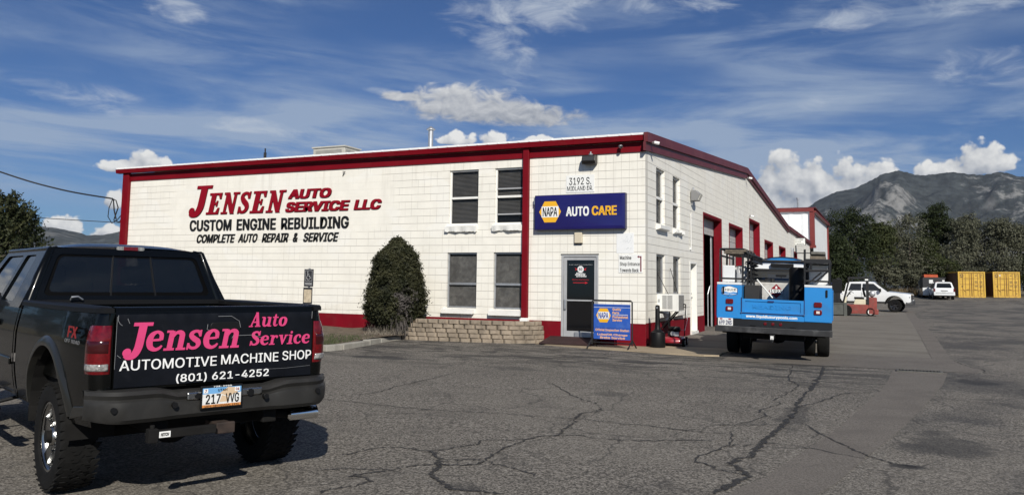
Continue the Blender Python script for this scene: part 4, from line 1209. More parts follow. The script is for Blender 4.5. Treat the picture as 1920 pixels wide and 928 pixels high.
# hitch, frame, axle, exhaust
b = MB(); b.box(-.48,.48,.22,.34,.50,.62) ; b.box(-.5,-.38,.0,4.5,.52,.68); b.box(.38,.5,.0,4.5,.52,.68); b.box(-.85,.85,.15,2.0,.72,.85); b.box(-.8,.8,2.1,4.6,.52,.70)
b.build('chassis', M_UNDER, PK, bevel=.01)
b = MB(); b.box(-.06,.06,-.16,.1,.50,.58); b.box(-.075,.075,-.165,-.13,.50,.585); h1 = b.build('receiver', M_RUST, PK, bevel=.008)
b = MB(); b.obox((-.32,-.2,.555),(.22,.0,.0),(0,.028,0),(0,0,.03)); b.box(-.60,-.53,-.235,-.165,.50,.60); b.cyl((-.565,-.2,.595),(-.565,-.2,.625),.018,n=10); b.build('drawbar', M_UNDER, PK, bevel=.006)
b = MB(); b.box(-.525,-.445,-.2335,-.2295,.535,.578); hl = b.build('hitch_label', M_SIGNWHITE, PK); b = front_text('HITCH', -.515,-.455,.545,.568,-.2338,.001,.1,.05); b.build('label_print', M_LETTER_BLACK, hl)
b = MB(); b.tube([(-.98,.97,.42),(.98,.97,.42)], .05, 10); b.ball((0,.97,.42),(.17,.15,.16)); b.tube([(0,1.0,.43),(0,3.2,.55)], .05, 8); b.build('axle', M_UNDER, PK, smooth=40)
b = MB(); b.tube([(.62,2.2,.52),(.60,.6,.56),(.60,.36,.55),(.64,.24,.54),(.72,.20,.537)], .035, 10); ex = b.build('exhaust', M_UNDER, PK, smooth=40)
b = MB(); b.lathe([(.030,-.13),(.052,-.11),(.055,.12),(.060,.13),(.050,.13),(.048,-.05)], (.82,.17,.535), (1,-.12,.03), 20); b.build('tip', M_CHROME, ex, smooth=40)
for s in (-1, 1):
    wheel(PK, (s*.845,.97,.42), .42, .27, .265, s, M_POLISH, tread=True)
    wheel(PK, (s*.85,4.80,.42), .42, .27, .265, s, M_POLISH, tread=False)
b = MB(); b.lathe([(.22,-.1),(.36,-.11),(.40,-.07),(.40,.07),(.36,.11),(.22,.1)], (0,1.62,.66), (0,0,1), 28); b.build('added_spare_wheel', M_RUBBER, PK, smooth=40)  # added below the bed to block light and darken the underside
b = MB(); b.box(-.36,.36,.36,.62,.54,.70); b.box(.42,.78,1.5,3.6,.46,.70); b.box(-.75,-.45,2.3,3.9,.48,.70); b.build('fuel_tank', M_UNDER, PK, bevel=.04)  # boxes added under the pickup to keep its underside dark
# cab
CB = MB()
for s in (-1, 1):
    CB.merge(side_panel(s, 2.16, 2.22, 1.43, .60, None, nn=2))
    CB.merge(side_panel(s, 4.17, 4.20, 1.43, .60, None, nn=2))
    CB.merge(side_panel(s, 4.205, 5.95, 1.40, .60, FR, nn=40, zt=lambda y: 1.43-.06*max(0, (y-4.6)/1.3)**2))
CB.box(-.95,.95,2.16,2.19,.60,1.44); CB.box(-.93,.93,2.2,4.6,.60,.66)
# hood and nose
rows = []
for i in range(9):
    y = 4.55+1.4*i/8
    rows.append([(x*.98, y-.12*abs(x)**2*(i/8), 1.43-.06*max(0, (y-4.6)/1.3)**2+.05*(1-abs(x)**2.5)) for x in [-1+2*j/10 for j in range(11)]])
CB.grid(rows)
CB.box(-.97,.97,5.80,5.95,.70,1.36)
# greenhouse shell
RW = bil((-.93,2.175,1.40),(.93,2.175,1.40),(.715,2.32,1.97),(-.715,2.32,1.97))
def rr_hole(x0, x1, y0, y1, r0=.03, asp=2.9):
    return [(x, y) for x, y in rrect(x0, x1, y0/asp, y1/asp, r0, 5)] and [(x, y*asp) for x, y in rrect(x0, x1, y0/asp, y1/asp, r0, 5)]
CB.plate(rect(0,1,0,1), [rr_hole(.055,.945,.19,.885)], RW, (0,.05,0))
def SW(s): return lambda p: (s*(.985-(p[1]-1.40)*.46), p[0], p[1])
def poly_round(pts, k=.05):
    o = []
    for i, p in enumerate(pts):
        a = Vector(pts[i-1]); c = Vector(pts[(i+1) % len(pts)]); q = Vector(p)
        u1 = (a-q).normalized()*k; u2 = (c-q).normalized()*k
        for t in (0,.33,.67,1): o.append(tuple((q+u1)*(1-t)**2+q*2*t*(1-t)+(q+u2)*t*t))
    return o
RWIN = poly_round([(2.56,1.45),(3.10,1.45),(3.10,1.90),(2.68,1.90)]); FWIN = poly_round([(3.22,1.45),(4.25,1.45),(3.92,1.90),(3.22,1.90)])
for s in (-1, 1):
    CB.plate([(2.18,1.40),(4.62,1.40),(4.02,1.97),(2.32,1.97)], [RWIN, FWIN], SW(s), (-s*.05,0,0))
WS = bil((-.985,4.62,1.40),(.985,4.62,1.40),(.72,4.02,1.97),(-.72,4.02,1.97))
CB.plate(rect(0,1,0,1), [rr_hole(.07,.93,.08,.92)], WS, (0,-.04,0))
rows = []
for i in range(15):
    v = i/14; y = 2.31+1.74*v
    e = min(1, min(v, 1-v)*7)
    rows.append([(x*.735, y, 1.955+.072*(1-abs(x)**3.2)*(.45+.55*math.sin(e*math.pi/2))) for x in [-1+2*j/16 for j in range(17)]])
CB.grid(rows)
cab = CB.build('cab', M_TRUCKBLK, PK, smooth=45)
for s in (-1, 1):       # rounded corner posts
    b = MB(); b.tube([(s*.905,2.215,1.38),(s*.90,2.218,1.42),(s*.808,2.285,1.70),(s*.722,2.322,1.945),(s*.66,2.38,1.965)], [.055,.054,.046,.032,.018], 12); b.build('corner_post', M_TRUCKBLK, cab, smooth=60)
    b = MB(); b.tube([(s*.722,2.325,1.952),(s*.722,4.03,1.952)], .024, 8); b.build('roof_rail', M_TRUCKBLK, cab, smooth=60)
b = MB(); b.box(-.92,.92,2.165,2.185,1.37,1.405); b.build('window_seal', M_BLACK, cab)
# glass
q = lambda F, a, c, off: [Vector(F(p))+Vector(off) for p in ((a[0],c[0]),(a[1],c[0]),(a[1],c[1]),(a[0],c[1]))]
b = MB(); b.prism(q(RW, (.05,.95), (.17,.90), (0,.018,0)), (0,.005,0)); rw = b.build('rear_window', M_DARKGLASS, PK)
for sx in (.392, .632):
    b = MB(); b.prism(q(RW, (sx-.004,sx+.004), (.19,.885), (0,.008,0)), (0,.012,0)); b.build('divider', M_BLACK, rw)
M_FRIT = M_BLACK
b = MB(); b.plate(rr_hole(.05,.95,.18,.895), [rr_hole(.075,.925,.25,.85)], lambda p: Vector(RW(p))+Vector((0,.012,0)), (0,.004,0)); b.build('seal', mat('rubber_seal', (.0012,.0012,.0013), .5, spec=.08), rw)
for s in (-1, 1):
    for WN in (RWIN, FWIN):
        b = MB(); b.prism([Vector(SW(s)(p))+Vector((-s*.018,0,0)) for p in WN], (-s*.005,0,0)); b.build('side_window', M_DARKGLASS, PK)
b = MB(); b.prism(q(WS, (.06,.94), (.06,.94), (0,-.015,0)), (0,-.005,0)); b.build('windshield', mat('windscreen_glass', (.01,.012,.012), .02, spec=.8, alpha=.25), PK)
# doors
for s in (-1, 1):
    for y0, y1 in ((2.228, 3.15), (3.158, 4.163)):
        d = side_panel(s, y0, y1, 1.43, .64, None, HW=1.003, nn=10).build('door', M_TRUCKBLK, PK, smooth=50)
        b = MB(); yy = y0+.08 if y0 > 3 else y1-.26
        b.prism([(s*1.0, y, z) for y, z in rrect(yy, yy+.19, 1.215, 1.275, .02, 3)], (s*.028,0,0)); b.build('handle', M_TRUCKBLK, d, bevel=.008)
        b = MB(); b.prism([(s*(.998), y0+.02, .885), (s*(.998), y1-.02, .885), (s*(.998), y1-.02, .95), (s*(.998), y0+.02, .95)], (s*.022,0,0)); b.build('trim', M_TRUCKBLK, d, bevel=.01)
    b = MB(); b.obox((s*1.13, 4.28, 1.50), (.10,0,0), (0,.05,0), (0,0,.13)); b.tube([(s*.96,4.3,1.40),(s*1.10,4.28,1.44)], .02, 8); b.build('mirror', M_BLACK, PK, bevel=.03, seg=3)
    b = MB(); b.tube([(s*1.05,2.45,.47),(s*1.08,2.52,.46),(s*1.08,4.1,.46),(s*1.05,4.2,.47)], .04, 10); sb_ = b.build('step_bar', mat('dark_polished_tube', (.10,.10,.105), .25, metal=.9), PK, smooth=50)
    for ya in (2.62, 3.5):
        b = MB(); b.box(*sorted((s*.99, s*1.15)), ya, ya+.34, .49, .505); b.build('tread_pad', M_BLACK, sb_)
        b = MB(); b.tube([(s*.7,ya+.15,.55),(s*1.07,ya+.15,.47)], .018, 6); b.build('bracket', M_BLACK, sb_)
# third brake lamp
b = MB(); b.prism([(x, 2.318-.008, z) for x, z in rrect(-.135,.135,1.958,1.996,.015,4)], (0,.05,0)); tb = b.build('high_brake_lamp', M_LAMPCLEAR, PK, bevel=.005)
b = MB(); b.box(-.068,.068,2.304,2.312,1.960,1.994); b.build('lens', M_LAMPRED, tb)
# seats, seen through the tinted glass
b = MB()
for x, w in ((-.42,.42),(.42,.42)):
    for y in (3.45,): b.box(x-w/2, x+w/2, y, y+.14, .95, 1.60); b.box(x-.14, x+.14, y+.01, y+.10, 1.62, 1.82)
b.box(-.7,.7,2.45,2.58,.95,1.50)
b.build('seat', M_SEAT, PK, bevel=.05, seg=3)
b = MB(); b.box(-.95,.95,4.2,4.5,1.2,1.38); b.build('dashboard', M_SEAT, PK, bevel=.04)
# decal on the bed side and scratches
b = place(text_mesh('FX', .26, .085, .0015, .22, .03), (-.9985,.46,1.235), (0,-1,0), (.04,0,1)); b.build('decal', mat('red_vinyl', (.26,.012,.012), .45), bed)
b = place(text_mesh('OFF ROAD', .40, .028, .0015, .15, .02), (-.999,.52,1.195), (0,-1,0), (.0,0,1)); b.build('decal', mat('grey_vinyl', (.16,.16,.165), .4), bed)
b = MB(); b.tube([(-.60,2.0,1.475),(-.60,1.97,1.50),(-.55,1.97,1.505),(-.50,2.0,1.475)], .010, 6); b.build('tie_hook', M_GALV, bed, smooth=50)
# items lying on the parcel shelf: a pale bracket behind the glass
b = MB(); b.tube([(-.28,2.50,1.54),(-.30,2.50,1.72),(-.17,2.50,1.735)], .010, 6); b.box(-.36,-.22,2.46,2.54,1.505,1.53); tag(b.build('window_bracket', mat('pale_plastic', (.5,.5,.48), .5)), None)
bpy.data.objects['window_bracket'].parent = PK

# ------------------------------------------------------------------ blue service truck
SV = thing('service_truck', 'bright blue pool service truck with black ladder racks parked nose-in beside the workshop', 'service truck', (3.18,-1.92,.0), R_(3.5), ry=R_(1.3))
M_BLUE = mat('bright_blue_paint', (.020, .225, .58), .38, coat=.25, var=.06, vscale=1.5, dirt=(.06,.14,.28,.30), dscale=2.6)
M_WHITEEDGE = M_WHITECAR
def comp(x0, x1):
    b = MB(); b.box(x0, x1, 0, 2.75, .80, 1.49); c = b.build('utility_bed', M_BLUE, SV, bevel=.012)
    b = MB(); b.box(x0, x1, -.004, 2.75, 1.4925, 1.54); b.build('lid', M_WHITECAR, c, bevel=.008)
    b = MB(); b.prism([(x, -.004, z) for x, z in rrect(*(sorted((-.98+.012, -.98-.028)) if x0 < 0 else sorted((1.00, 1.04))), 1.30, 1.45, .015, 3)], (0,-.012,0)); b.build('latch', M_BLACK, c, bevel=.004)
    return c
cl = comp(-1.12, -.62); cr = comp(.60, 1.12)
for c, x in ((cl, -.86), (cr, .86)):
    for z, rv in ((1.15, False), (1.0, True)):
        b = MB(); b.prism([(x+a, -.002, z+d) for a, d in rrect(-.075,.075,-.05,.05,.022,4)], (0,-.022,0)); L_ = b.build('tail_lamp', M_LAMPRED, SV, bevel=.006)
        if rv: b = MB(); b.box(x-.032,x+.032,-.028,-.022,z-.025,z+.025); b.build('reverse_lens', mat('reverse_white', (.7,.62,.58), .3), L_)
for s, x in ((-1, -1.1225), (1, 1.1225)):
    for y0, y1 in ((.05,.85),(.9,1.85),(1.9,2.7)):
        b = MB(); b.box(*sorted((x, x+s*.018)), y0, y1, .84 if not .9 <= y0 < 1.8 else 1.16, 1.45); b.build('side_door', M_BLUE, SV, bevel=.008)
b = MB(); b.box(-.62,.60,-.001,.03,.80,.925); b.box(-.62,.60,.02,2.75,.86,.90); b.box(-.62,.6,2.70,2.75,.86,1.45); b.build('bed_floor', M_BLUE, SV)
b = MB(); b.plate(rect(-.612,.592,.93,1.215), [rect(-.55,.53,.965,1.165)], lambda p: (p[0],-.012,p[1]), (0,.04,0)); b.box(-.552,.532,.004,.02,.96,1.17)
tg2 = b.build('tailgate', M_BLUE, SV, bevel=.006)
b = MB(); b.box(-.10,.02,-.026,-.012,1.168,1.19); b.tube([(-.62,-.01,1.24),(-.62,-.012,.93),(-.6,-.012,.925),(.58,-.012,.925),(.6,-.012,.93),(.6,-.01,1.24)], .009, 6); b.build('seal', mat('dark_blue_edge', (.02,.03,.12), .5), tg2)
b = front_text('READING', -.40, .36, 1.02, 1.10, .004, .006, 0, .02); b.build('embossed_lettering', M_BLUE, tg2)
b = MB(); b.ball((-.62,-.02,.93),.018); b.ball((.6,-.02,.93),.018); b.build('hinge_pin', M_CHROME, tg2)
b = front_text('www.liquidluxurypools.com', -.53, .47, .822, .892, -.003, .002, 0, .035); b.build('web_address', M_LW, SV)
# hexagon badge
hx = [(-1.03,1.295),(-1.03,1.42),(-.90,1.465),(-.845,1.465),(-.70,1.42),(-.70,1.295),(-.865,1.245)]
b = MB(); b.prism([(x,-.001,z) for x, z in hx], (0,-.002,0)); bd = b.build('badge', M_NAVY, cl)
cxh = -.865
sc_ = lambda k, pts: [(cxh+(x-cxh)*k, 1.36+(z-1.36)*k) for x, z in pts]
b = MB(); b.prism([(x,-.0031,z) for x, z in sc_(.93, hx)], (0,-.001,0)); b.build('badge_face', M_SIGNWHITE, bd)
b = MB(); b.prism([(x,-.0042,z) for x, z in [(-1.018,1.302),(-1.018,1.335),(-.95,1.345),(-.86,1.328),(-.78,1.345),(-.712,1.335),(-.712,1.302),(-.865,1.256)]], (0,-.001,0)); b.build('badge_wave', M_BLUE, bd)
b = front_text('LIQUID', -1.0, -.73, 1.362, 1.412, -.0042, .001, 0, .02, 1.15); b.build('badge_lettering', M_LETTER_BLACK, bd)
b = front_text('LUXURY POOLS', -.985, -.745, 1.291, 1.315, -.0054, .001, 0, .02); b.build('badge_lettering', M_LW, bd)
# rear apron and bumper
b = MB(); b.box(-1.12,1.12,.0,.03,.655,.797); b.build('rear_apron', mat('black_satin_paint', (.010,.0105,.012), .4, var=.2), SV)
b = MB(); b.box(-1.13,1.13,-.16,.02,.53,.652); b.build('bumper', mat('worn_black_bumper', (.020,.020,.021), .5, var=.3, vscale=6, dirt=(.11,.11,.11,.5), dscale=5), SV, bevel=.012)
for x in (-.15,.0,.15):
    b = MB(); b.lathe([(.001,.012),(.03,.010),(.034,0)], (x,-.002,.722), (0,-1,0), 14); b.build('marker_lamp', M_LAMPRED, SV, smooth=40)
b = MB(); b.box(-1.07,-.77,-.168,-.160,.655,.81); p2_ = b.build('number_plate', M_PLATEWHITE, SV, bevel=.004)
b = front_text('699 2NS', -1.045,-.795,.675,.765,-.170,.0015,0,.02); b.build('plate_lettering', mat('plate_dark_blue', (.02,.03,.10), .5), p2_)
b = MB(); b.box(-1.03,-.98,-.1705,-.1685,.778,.803); b.box(-.86,-.81,-.1705,-.1685,.778,.803); b.build('plate_sticker', M_LETTER_RED, p2_)
b = MB(); b.box(-.05,.05,-.17,.1,.44,.52); b.cyl((0,-.2,.36),(0,-.2,.46),.02,n=10); b.box(-.035,.035,-.215,-.205,.39,.50); b.build('hitch', M_DARKSTEEL, SV, bevel=.006)
b = MB(); b.box(-.03,.03,-.218,-.2155,.425,.495); b.build('hitch_tag', M_SIGNWHITE, SV)
b = MB(); b.box(-.45,-.33,.0,6,.5,.68); b.box(.33,.45,.0,6,.5,.68); b.box(-1.0,1.0,.3,2.7,.70,.79); b.tube([(-.9,1.55,.42),(.9,1.55,.42)], .06, 10); b.ball((0,1.55,.42),(.2,.17,.18)); b.box(-.6,.6,.12,.9,.40,.66); b.box(-.5,.5,1.9,3.4,.35,.68); b.box(-1.0,1.0,.02,.28,.50,.64); b.build('chassis', M_UNDER, SV)  # includes boxes added below the bed to darken the space underneath
for s in (-1, 1):
    dz = -.015 if s < 0 else .015
    wheel(SV, (s*.94,1.55,.40+dz), .40, .25, .22, s, M_GALV); wheel(SV, (s*.67,1.55,.40+dz*.7), .40, .22, .22, s, M_GALV)
    wheel(SV, (s*.90,5.4,.40+dz), .40, .25, .22, s, M_GALV)
    pass
# cab
b = MB()
prof = [(2.95,.62),(2.95,1.50),(3.08,1.98),(3.28,2.06),(4.35,2.05),(4.55,1.98),(5.15,1.42),(6.25,1.28),(6.45,1.1),(6.45,.62)]
def cabx(z): return .98 if z < 1.45 else .98-(z-1.45)*.40
secs = []
for sx in (-1,-.93,-.6,0,.6,.93,1):
    k = abs(sx)
    secs.append([(sx*cabx(z), y, z+(.035*(1-k*k) if z > 1.9 else 0)) for y, z in prof])
b.loft(secs)
cb = b.build('cab', M_WHITECAR, SV, smooth=35)
RW2 = bil((-.90,2.944,1.42),(.90,2.944,1.42),(.74,3.05,1.90),(-.74,3.05,1.90))
b = MB(); b.prism([Vector(RW2(p))+Vector((0,-.012,0)) for p in rr_hole(.02,.98,.05,.97,.04)], (0,.01,0)); w2 = b.build('rear_window', mat('dusky_rear_glass', (.045,.046,.045), .08, spec=.8), SV)
b = MB(); b.plate(rr_hole(.0,1.0,.0,1.0,.05), [rr_hole(.07,.93,.20,.88,.04)], lambda p: Vector(RW2(p))+Vector((0,-.022,0)), (0,.012,0)); b.build('seal', M_BLACK, w2)
b = MB(); b.box(-.14,.10,2.99,3.02,1.72,1.765); b.tube([(-.02,3.0,1.72),(-.02,3.0,1.64)], .012, 6); b.build('mirror', M_BLACK, w2)
for s in (-1, 1):
    b = MB(); b.prism([(s*(cabx(z)+.004), y, z) for y, z in ((3.15,1.48),(4.75,1.48),(4.35,1.92),(3.25,1.92))], (-s*.01,0,0)); b.build('side_window', M_DARKGLASS, SV)
    b = MB(); b.obox((s*1.22,4.85,1.55),(.12,0,0),(0,.04,0),(0,0,.17)); b.tube([(s*.97,4.8,1.45),(s*1.15,4.85,1.45)], .02, 6); b.build('mirror', M_BLACK, SV, bevel=.02)
b = MB(); b.box(-.26,.26,2.97,3.10,1.945,2.03); b.build('high_brake_lamp', M_BLACK, SV, bevel=.01)
b = MB()
arc = [(-.50,2.06),(-.44,2.115),(-.25,2.165),(-.0,2.185),(.25,2.165),(.44,2.115),(.50,2.06)]
b.loft([[(x*k, y, 2.06+(z-2.06)*k2) for x, z in arc] for y, k, k2 in ((3.12,.96,.9),(3.16,1,1),(4.2,1,1),(4.4,.92,.5))])
b.build('roof_cap', M_BLUE, cb, smooth=35)
b = MB(); b.tube([(x*1.02,3.10,z+.008) for x, z in arc], .012, 6); b.build('cap_seal', M_BLACK, cb)
# racks
def rack(x0, x1, name_h, zt, posts):
    b = MB(); t = .022
    def bar(p, q_): b.tube([p, q_], t, 6)
    for y in (.18, 1.3, 2.5):
        for x in (x0, x1): bar((x, y, 1.54), (x, y, zt if x*x1 < 0 or x == x0 or x1 > 0 else zt))
        bar((x0, y, zt), (x1, y, zt)); bar((x0, y, 1.62), (x1, y, 1.62))
    for x in (x0, x1):
        bar((x, .18, zt), (x, 2.6, zt)); bar((x, .18, zt-.14), (x, 2.6, zt-.14)); bar((x, .18, 1.62), (x, 2.6, 1.62))
    return b
RL = rack(-1.08, -.62, 0, 2.24, 0).build('ladder_rack', M_DARKSTEEL, SV)
b = rack(.60, 1.07, 0, 2.05, 0)
b.box(.60,1.10,.16,2.6,1.985,2.045); b.tube([(.60,.18,2.05),(.60,.18,2.26)], .022, 6); b.tube([(.60,.18,1.82),(1.07,.18,1.84)], .024, 6); b.tube([(.72,.18,1.85),(.72,.18,2.0)], .02, 6)
b.build('ladder_rack', M_DARKSTEEL, SV)
b = MB(); b.tube([(-.62,2.45,2.07),(.60,2.45,2.07)], .028, 8); b.build('cross_bar', M_DARKSTEEL, SV)
b = MB()
for x, y in ((-.56,.5),(-.52,.9),(-.50,1.5)): b.tube([(x,y,1.0),(x+rnd.uniform(-.03,.03),y+.05,2.22)], .02, 6)
for i in range(7): b.tube([(-.6+i*.02,.4+i*.2,1.95+.05*math.sin(i*2)),(-.5,.5+i*.2,1.9),(-.46,.45+i*.25,2.1)], .012, 5)
b.build('pole_holder', M_DARKSTEEL, SV)
b = MB()
for i in range(9):
    y = .25+i*.26; b.tube([(-1.02,y,2.20),(-.60,y,2.19)], .014, 5); b.tube([(-.62,y,2.22),(-.44,y+.08,2.12),(-.42,y+.1,2.02),(-.58,y+.05,1.97)], .017, 5)
b.tube([(-.42,.2,2.12),(-.42,2.5,2.12)], .022, 6); b.tube([(-.42,.2,1.99),(-.42,2.5,1.99)], .022, 6)
for i in range(8): b.tube([(-.42,.3+i*.3,1.99),(-.42,.3+i*.3,2.12)], .013, 5)
b.build('rack_frame', M_DARKSTEEL, SV)
b = MB()
for i in range(26):
    a = i*.9; b.tube([(-.50+.10*math.cos(a), 1.2+.10*math.sin(a), 1.62+i*.014), (-.50+.10*math.cos(a+.9), 1.2+.10*math.sin(a+.9), 1.634+i*.014)], .016, 5)
b.build('hose_reel', M_BLACK, SV)
b = MB(); b.tube([(.66,.17,1.56),(.92,.17,1.80)], .018, 6); b.tube([(.80,.17,1.60),(1.04,.17,1.82)], .018, 6); b.build('rack_brace', M_DARKSTEEL, SV)
def local_thing(ob, *a, **k):
    """loose load of the truck: own top-level object placed with the truck's axes"""
    ob.matrix_world = Matrix.Translation(Vector((3.18,-1.92,.0))) @ Matrix.Rotation(R_(3.5), 4, 'Z') @ Matrix.Rotation(R_(1.3), 4, 'Y') @ Matrix.Translation(Vector(a[0]) if a else Vector())
    return ob
M_WOOD = mat('weathered_lumber', (.14, .115, .085), .85, var=.35, vscale=14)
def load(b, name, m, label, cat, base, group=None, bevel=.006, smooth=None):
    base = Vector(base); q_ = MB(); q_.v = [v-base for v in b.v]; q_.f = b.f
    o = q_.build(name, m, None, bevel=bevel, smooth=smooth)
    local_thing(o, base); return tag(o, label, cat, group)
ZL = [(-1.0,2.14,.40,'bottom board'),(-.98,2.185,.42,'middle board'),(-.95,2.225,.36,'top board')]
for k, (x, z, w, nm) in enumerate(ZL):
    b = MB(); b.box(x, x+w, .1+.05*k, 2.5, z, z+.036)
    load(b, 'lumber_board', M_WOOD, ('lowest' if k == 0 else 'middle' if k == 1 else 'topmost')+' weathered board of the stack on the left ladder rack', 'board', (x+w/2, 1.2, z), 'boards on the left ladder rack')
b = MB(); b.box(.70,1.0,.22,1.3,2.05,2.13); load(b, 'lumber_board', M_WOOD, 'lower wide plank lying on the right ladder rack', 'board', (.85,.7,2.05), 'planks on the right ladder rack')
b = MB(); b.box(.72,.99,.22,1.25,2.165,2.22); b.box(.74,.97,.3,1.2,2.131,2.164); load(b, 'lumber_board', mat('grey_plank', (.12,.115,.10), .85, var=.3, vscale=12), 'upper grey plank on the right ladder rack', 'board', (.85,.7,2.131), 'planks on the right ladder rack')
b = MB(); b.box(-1.06,-.80,.35,1.05,1.545,1.90); o = load(b, 'tool_box', M_WHITECAR, 'white square box standing inside the left ladder rack', 'box', (-.93,.7,1.545), bevel=.02)
b = MB(); b.lathe([(.001,0),(.085,.0),(.09,.03),(.09,.20),(.075,.26),(.03,.30),(.03,.34),(.001,.34)], (-.735,.55,1.545), (0,0,1), 16); b.tube([(-.69,.47,1.74),(-.66,.42,1.80),(-.70,.50,1.86)], .014, 6); load(b, 'plastic_jug', mat('cloudy_plastic', (.34,.35,.36), .4), 'cloudy plastic jug beside the white box in the rack', 'jug', (-.735,.55,1.545), bevel=0, smooth=50)
b = MB(); b.lathe([(.001,0),(.10,0),(.10,.36),(.085,.375),(.001,.375)], (-.74,1.25,1.545), (0,0,1), 18); load(b, 'chemical_drum', mat('pale_drum', (.55,.55,.53), .5), 'pale round drum behind the plastic jug in the rack', 'drum', (-.74,1.25,1.545), bevel=0, smooth=50)
b = MB(); b.box(.66,1.08,1.0,1.9,1.545,1.97); load(b, 'storage_chest', mat('white_chest', (.70,.70,.69), .45), 'white chest striped by shadows inside the right ladder rack', 'chest', (.87,1.45,1.545), bevel=.015)
b = MB(); b.box(-.60,-.30,.35,1.1,.905,1.50); load(b, 'tool_box', mat('dark_box', (.018,.017,.016), .6, var=.2), 'dark upright box in the truck bed behind the blue tailgate', 'box', (-.45,.7,.905), bevel=.01)
b = MB(); b.lathe([(.001,0),(.15,0),(.16,.04),(.16,.94),(.14,1.0),(.001,1.0)], (.42,.9,.905), (0,0,1), 20); load(b, 'filter_tank', M_BLACK, 'tall black tank in the truck bed beside the right ladder rack', 'tank', (.42,.9,.905), bevel=0, smooth=50)
b = MB(); b.box(-.52,.50,1.75,2.45,.905,1.57); 
FT = thing('fuel_tank', 'grimy white fuel tank with red 1993 placard in the truck bed', 'fuel tank', (0,0,0))
local_thing(FT, (0,2.1,.905))
def ftl(b): b.v = [v-Vector((0,2.1,.905)) for v in b.v]; return b
ftl(b).build('tank', mat('grimy_white_tank', (.52,.50,.46), .55, var=.18, vscale=5, dirt=(.16,.13,.10,.7), dscale=4), FT, bevel=.02)
pc = (-.05, 1.38)
b = MB(); b.prism([(pc[0]+x,1.748,pc[1]+z) for x, z in ((-.16,0),(0,-.16),(.16,0),(0,.16))], (0,-.003,0)); pl_ = ftl(b).build('placard', M_LETTER_RED, FT)
b = MB(); b.box(pc[0]-.135,pc[0]+.135,1.7435,1.7448,pc[1]-.042,pc[1]+.042); b.prism([(pc[0]+x,1.7445,pc[1]+z) for x, z in ((-.03,.08),(0,.05),(.03,.08),(0,.12))], (0,-.0007,0)); ftl(b).build('placard_panel', M_SIGNWHITE, pl_)
b = front_text('1993', pc[0]-.12, pc[0]+.12, pc[1]-.032, pc[1]+.032, 1.743, .0012, 0, .02); ftl(b).build('placard_number', M_LETTER_BLACK, pl_)
b = MB(); b.cyl((-.15,2.0,1.57),(-.15,2.0,1.66),.05,n=12); b.tube([(-.3,1.9,1.57),(-.3,1.9,1.63),(-.2,1.9,1.65)],.018,6); ftl(b).build('filler_cap', M_DARKSTEEL, FT)
b = MB(); b.tube([(-.38,.75,1.62),(-.05,.62,1.24)], .016, 8); load(b, 'white_pole', M_SIGNWHITE, 'white pole leaning in the bed in front of the placard', 'pole', (-.05,.62,1.24), bevel=0)
# ================================================================== signs and fixtures on the workshop
def napa_badge(par, cx, cz, w, h, y, mt_text):
    """yellow hexagon with a white band and the word on it, facing -Y"""
    k = .245*w
    hexp = [(cx-w/2,cz),(cx-w/2+k,cz+h/2),(cx+w/2-k,cz+h/2),(cx+w/2,cz),(cx+w/2-k,cz-h/2),(cx-w/2+k,cz-h/2)]
    b = MB(); b.prism([(x,y,z) for x, z in hexp], (0,-.003,0)); e = b.build('emblem', M_YELLOW, par)
    b = MB()
    bz = h*.26; xa = w/2-k*bz/(h/2)
    bw = w*.39
    b.prism([(cx-bw,y-.0032,cz-bz),(cx+bw,y-.0032,cz-bz),(cx+bw*1.0,y-.0032,cz+bz),(cx-bw,y-.0032,cz+bz)], (0,-.0015,0))
    b.build('emblem_band', M_SIGNWHITE, e)
    b = front_text('NAPA', cx-w*.335, cx+w*.335, cz-bz*.82, cz+bz*.82, y-.005, .002, 0, .018, .95); b.build('emblem_lettering', mt_text, e)
    return e
t = thing('wall_sign', 'wide navy lightbox sign with yellow hexagon emblem above the glass door', 'sign', (-1.66,-.075,2.83))
o_ = Vector((-1.66,-.075,2.83))
def loc(b, o=o_): b.v = [v-o for v in b.v]; return b
b = MB(); b.box(-2.885,-.46,-.155,-.006,2.84,3.732); loc(b).build('cabinet', mat('sign_cabinet', (.012,.011,.06), .35), t, bevel=.012)
b = MB()
b.loft([[(x, -.156, z) for x, z in rrect(-2.87,-.475,2.855,3.717,.03,3)], [(x, -.175, z) for x, z in rrect(-2.81,-.535,2.905,3.667,.03,3)]]); fc = loc(b).build('face', M_NAVY, t, smooth=20)
def loc_obj(o, off=o_):
    for v in o.data.vertices: v.co -= off
    for c in o.children: loc_obj(c, off)
loc_obj(napa_badge(fc, -2.445, 3.300, .60, .535, -.1755, M_LETTER_BLACK))
loc(front_text('AUTO', -2.008, -1.395, 3.176, 3.418, -.1755, .003, 0, .035)).build('face_lettering', M_SIGNWHITE, fc)
loc(front_text('CARE', -1.322, -.672, 3.184, 3.42, -.1755, .003, 0, .035)).build('face_lettering', M_YELLOW, fc)
b = MB(); b.box(-2.93,-2.886,-.12,-.02,3.50,3.68); loc(b).build('junction_box', M_GALV, t, bevel=.006)

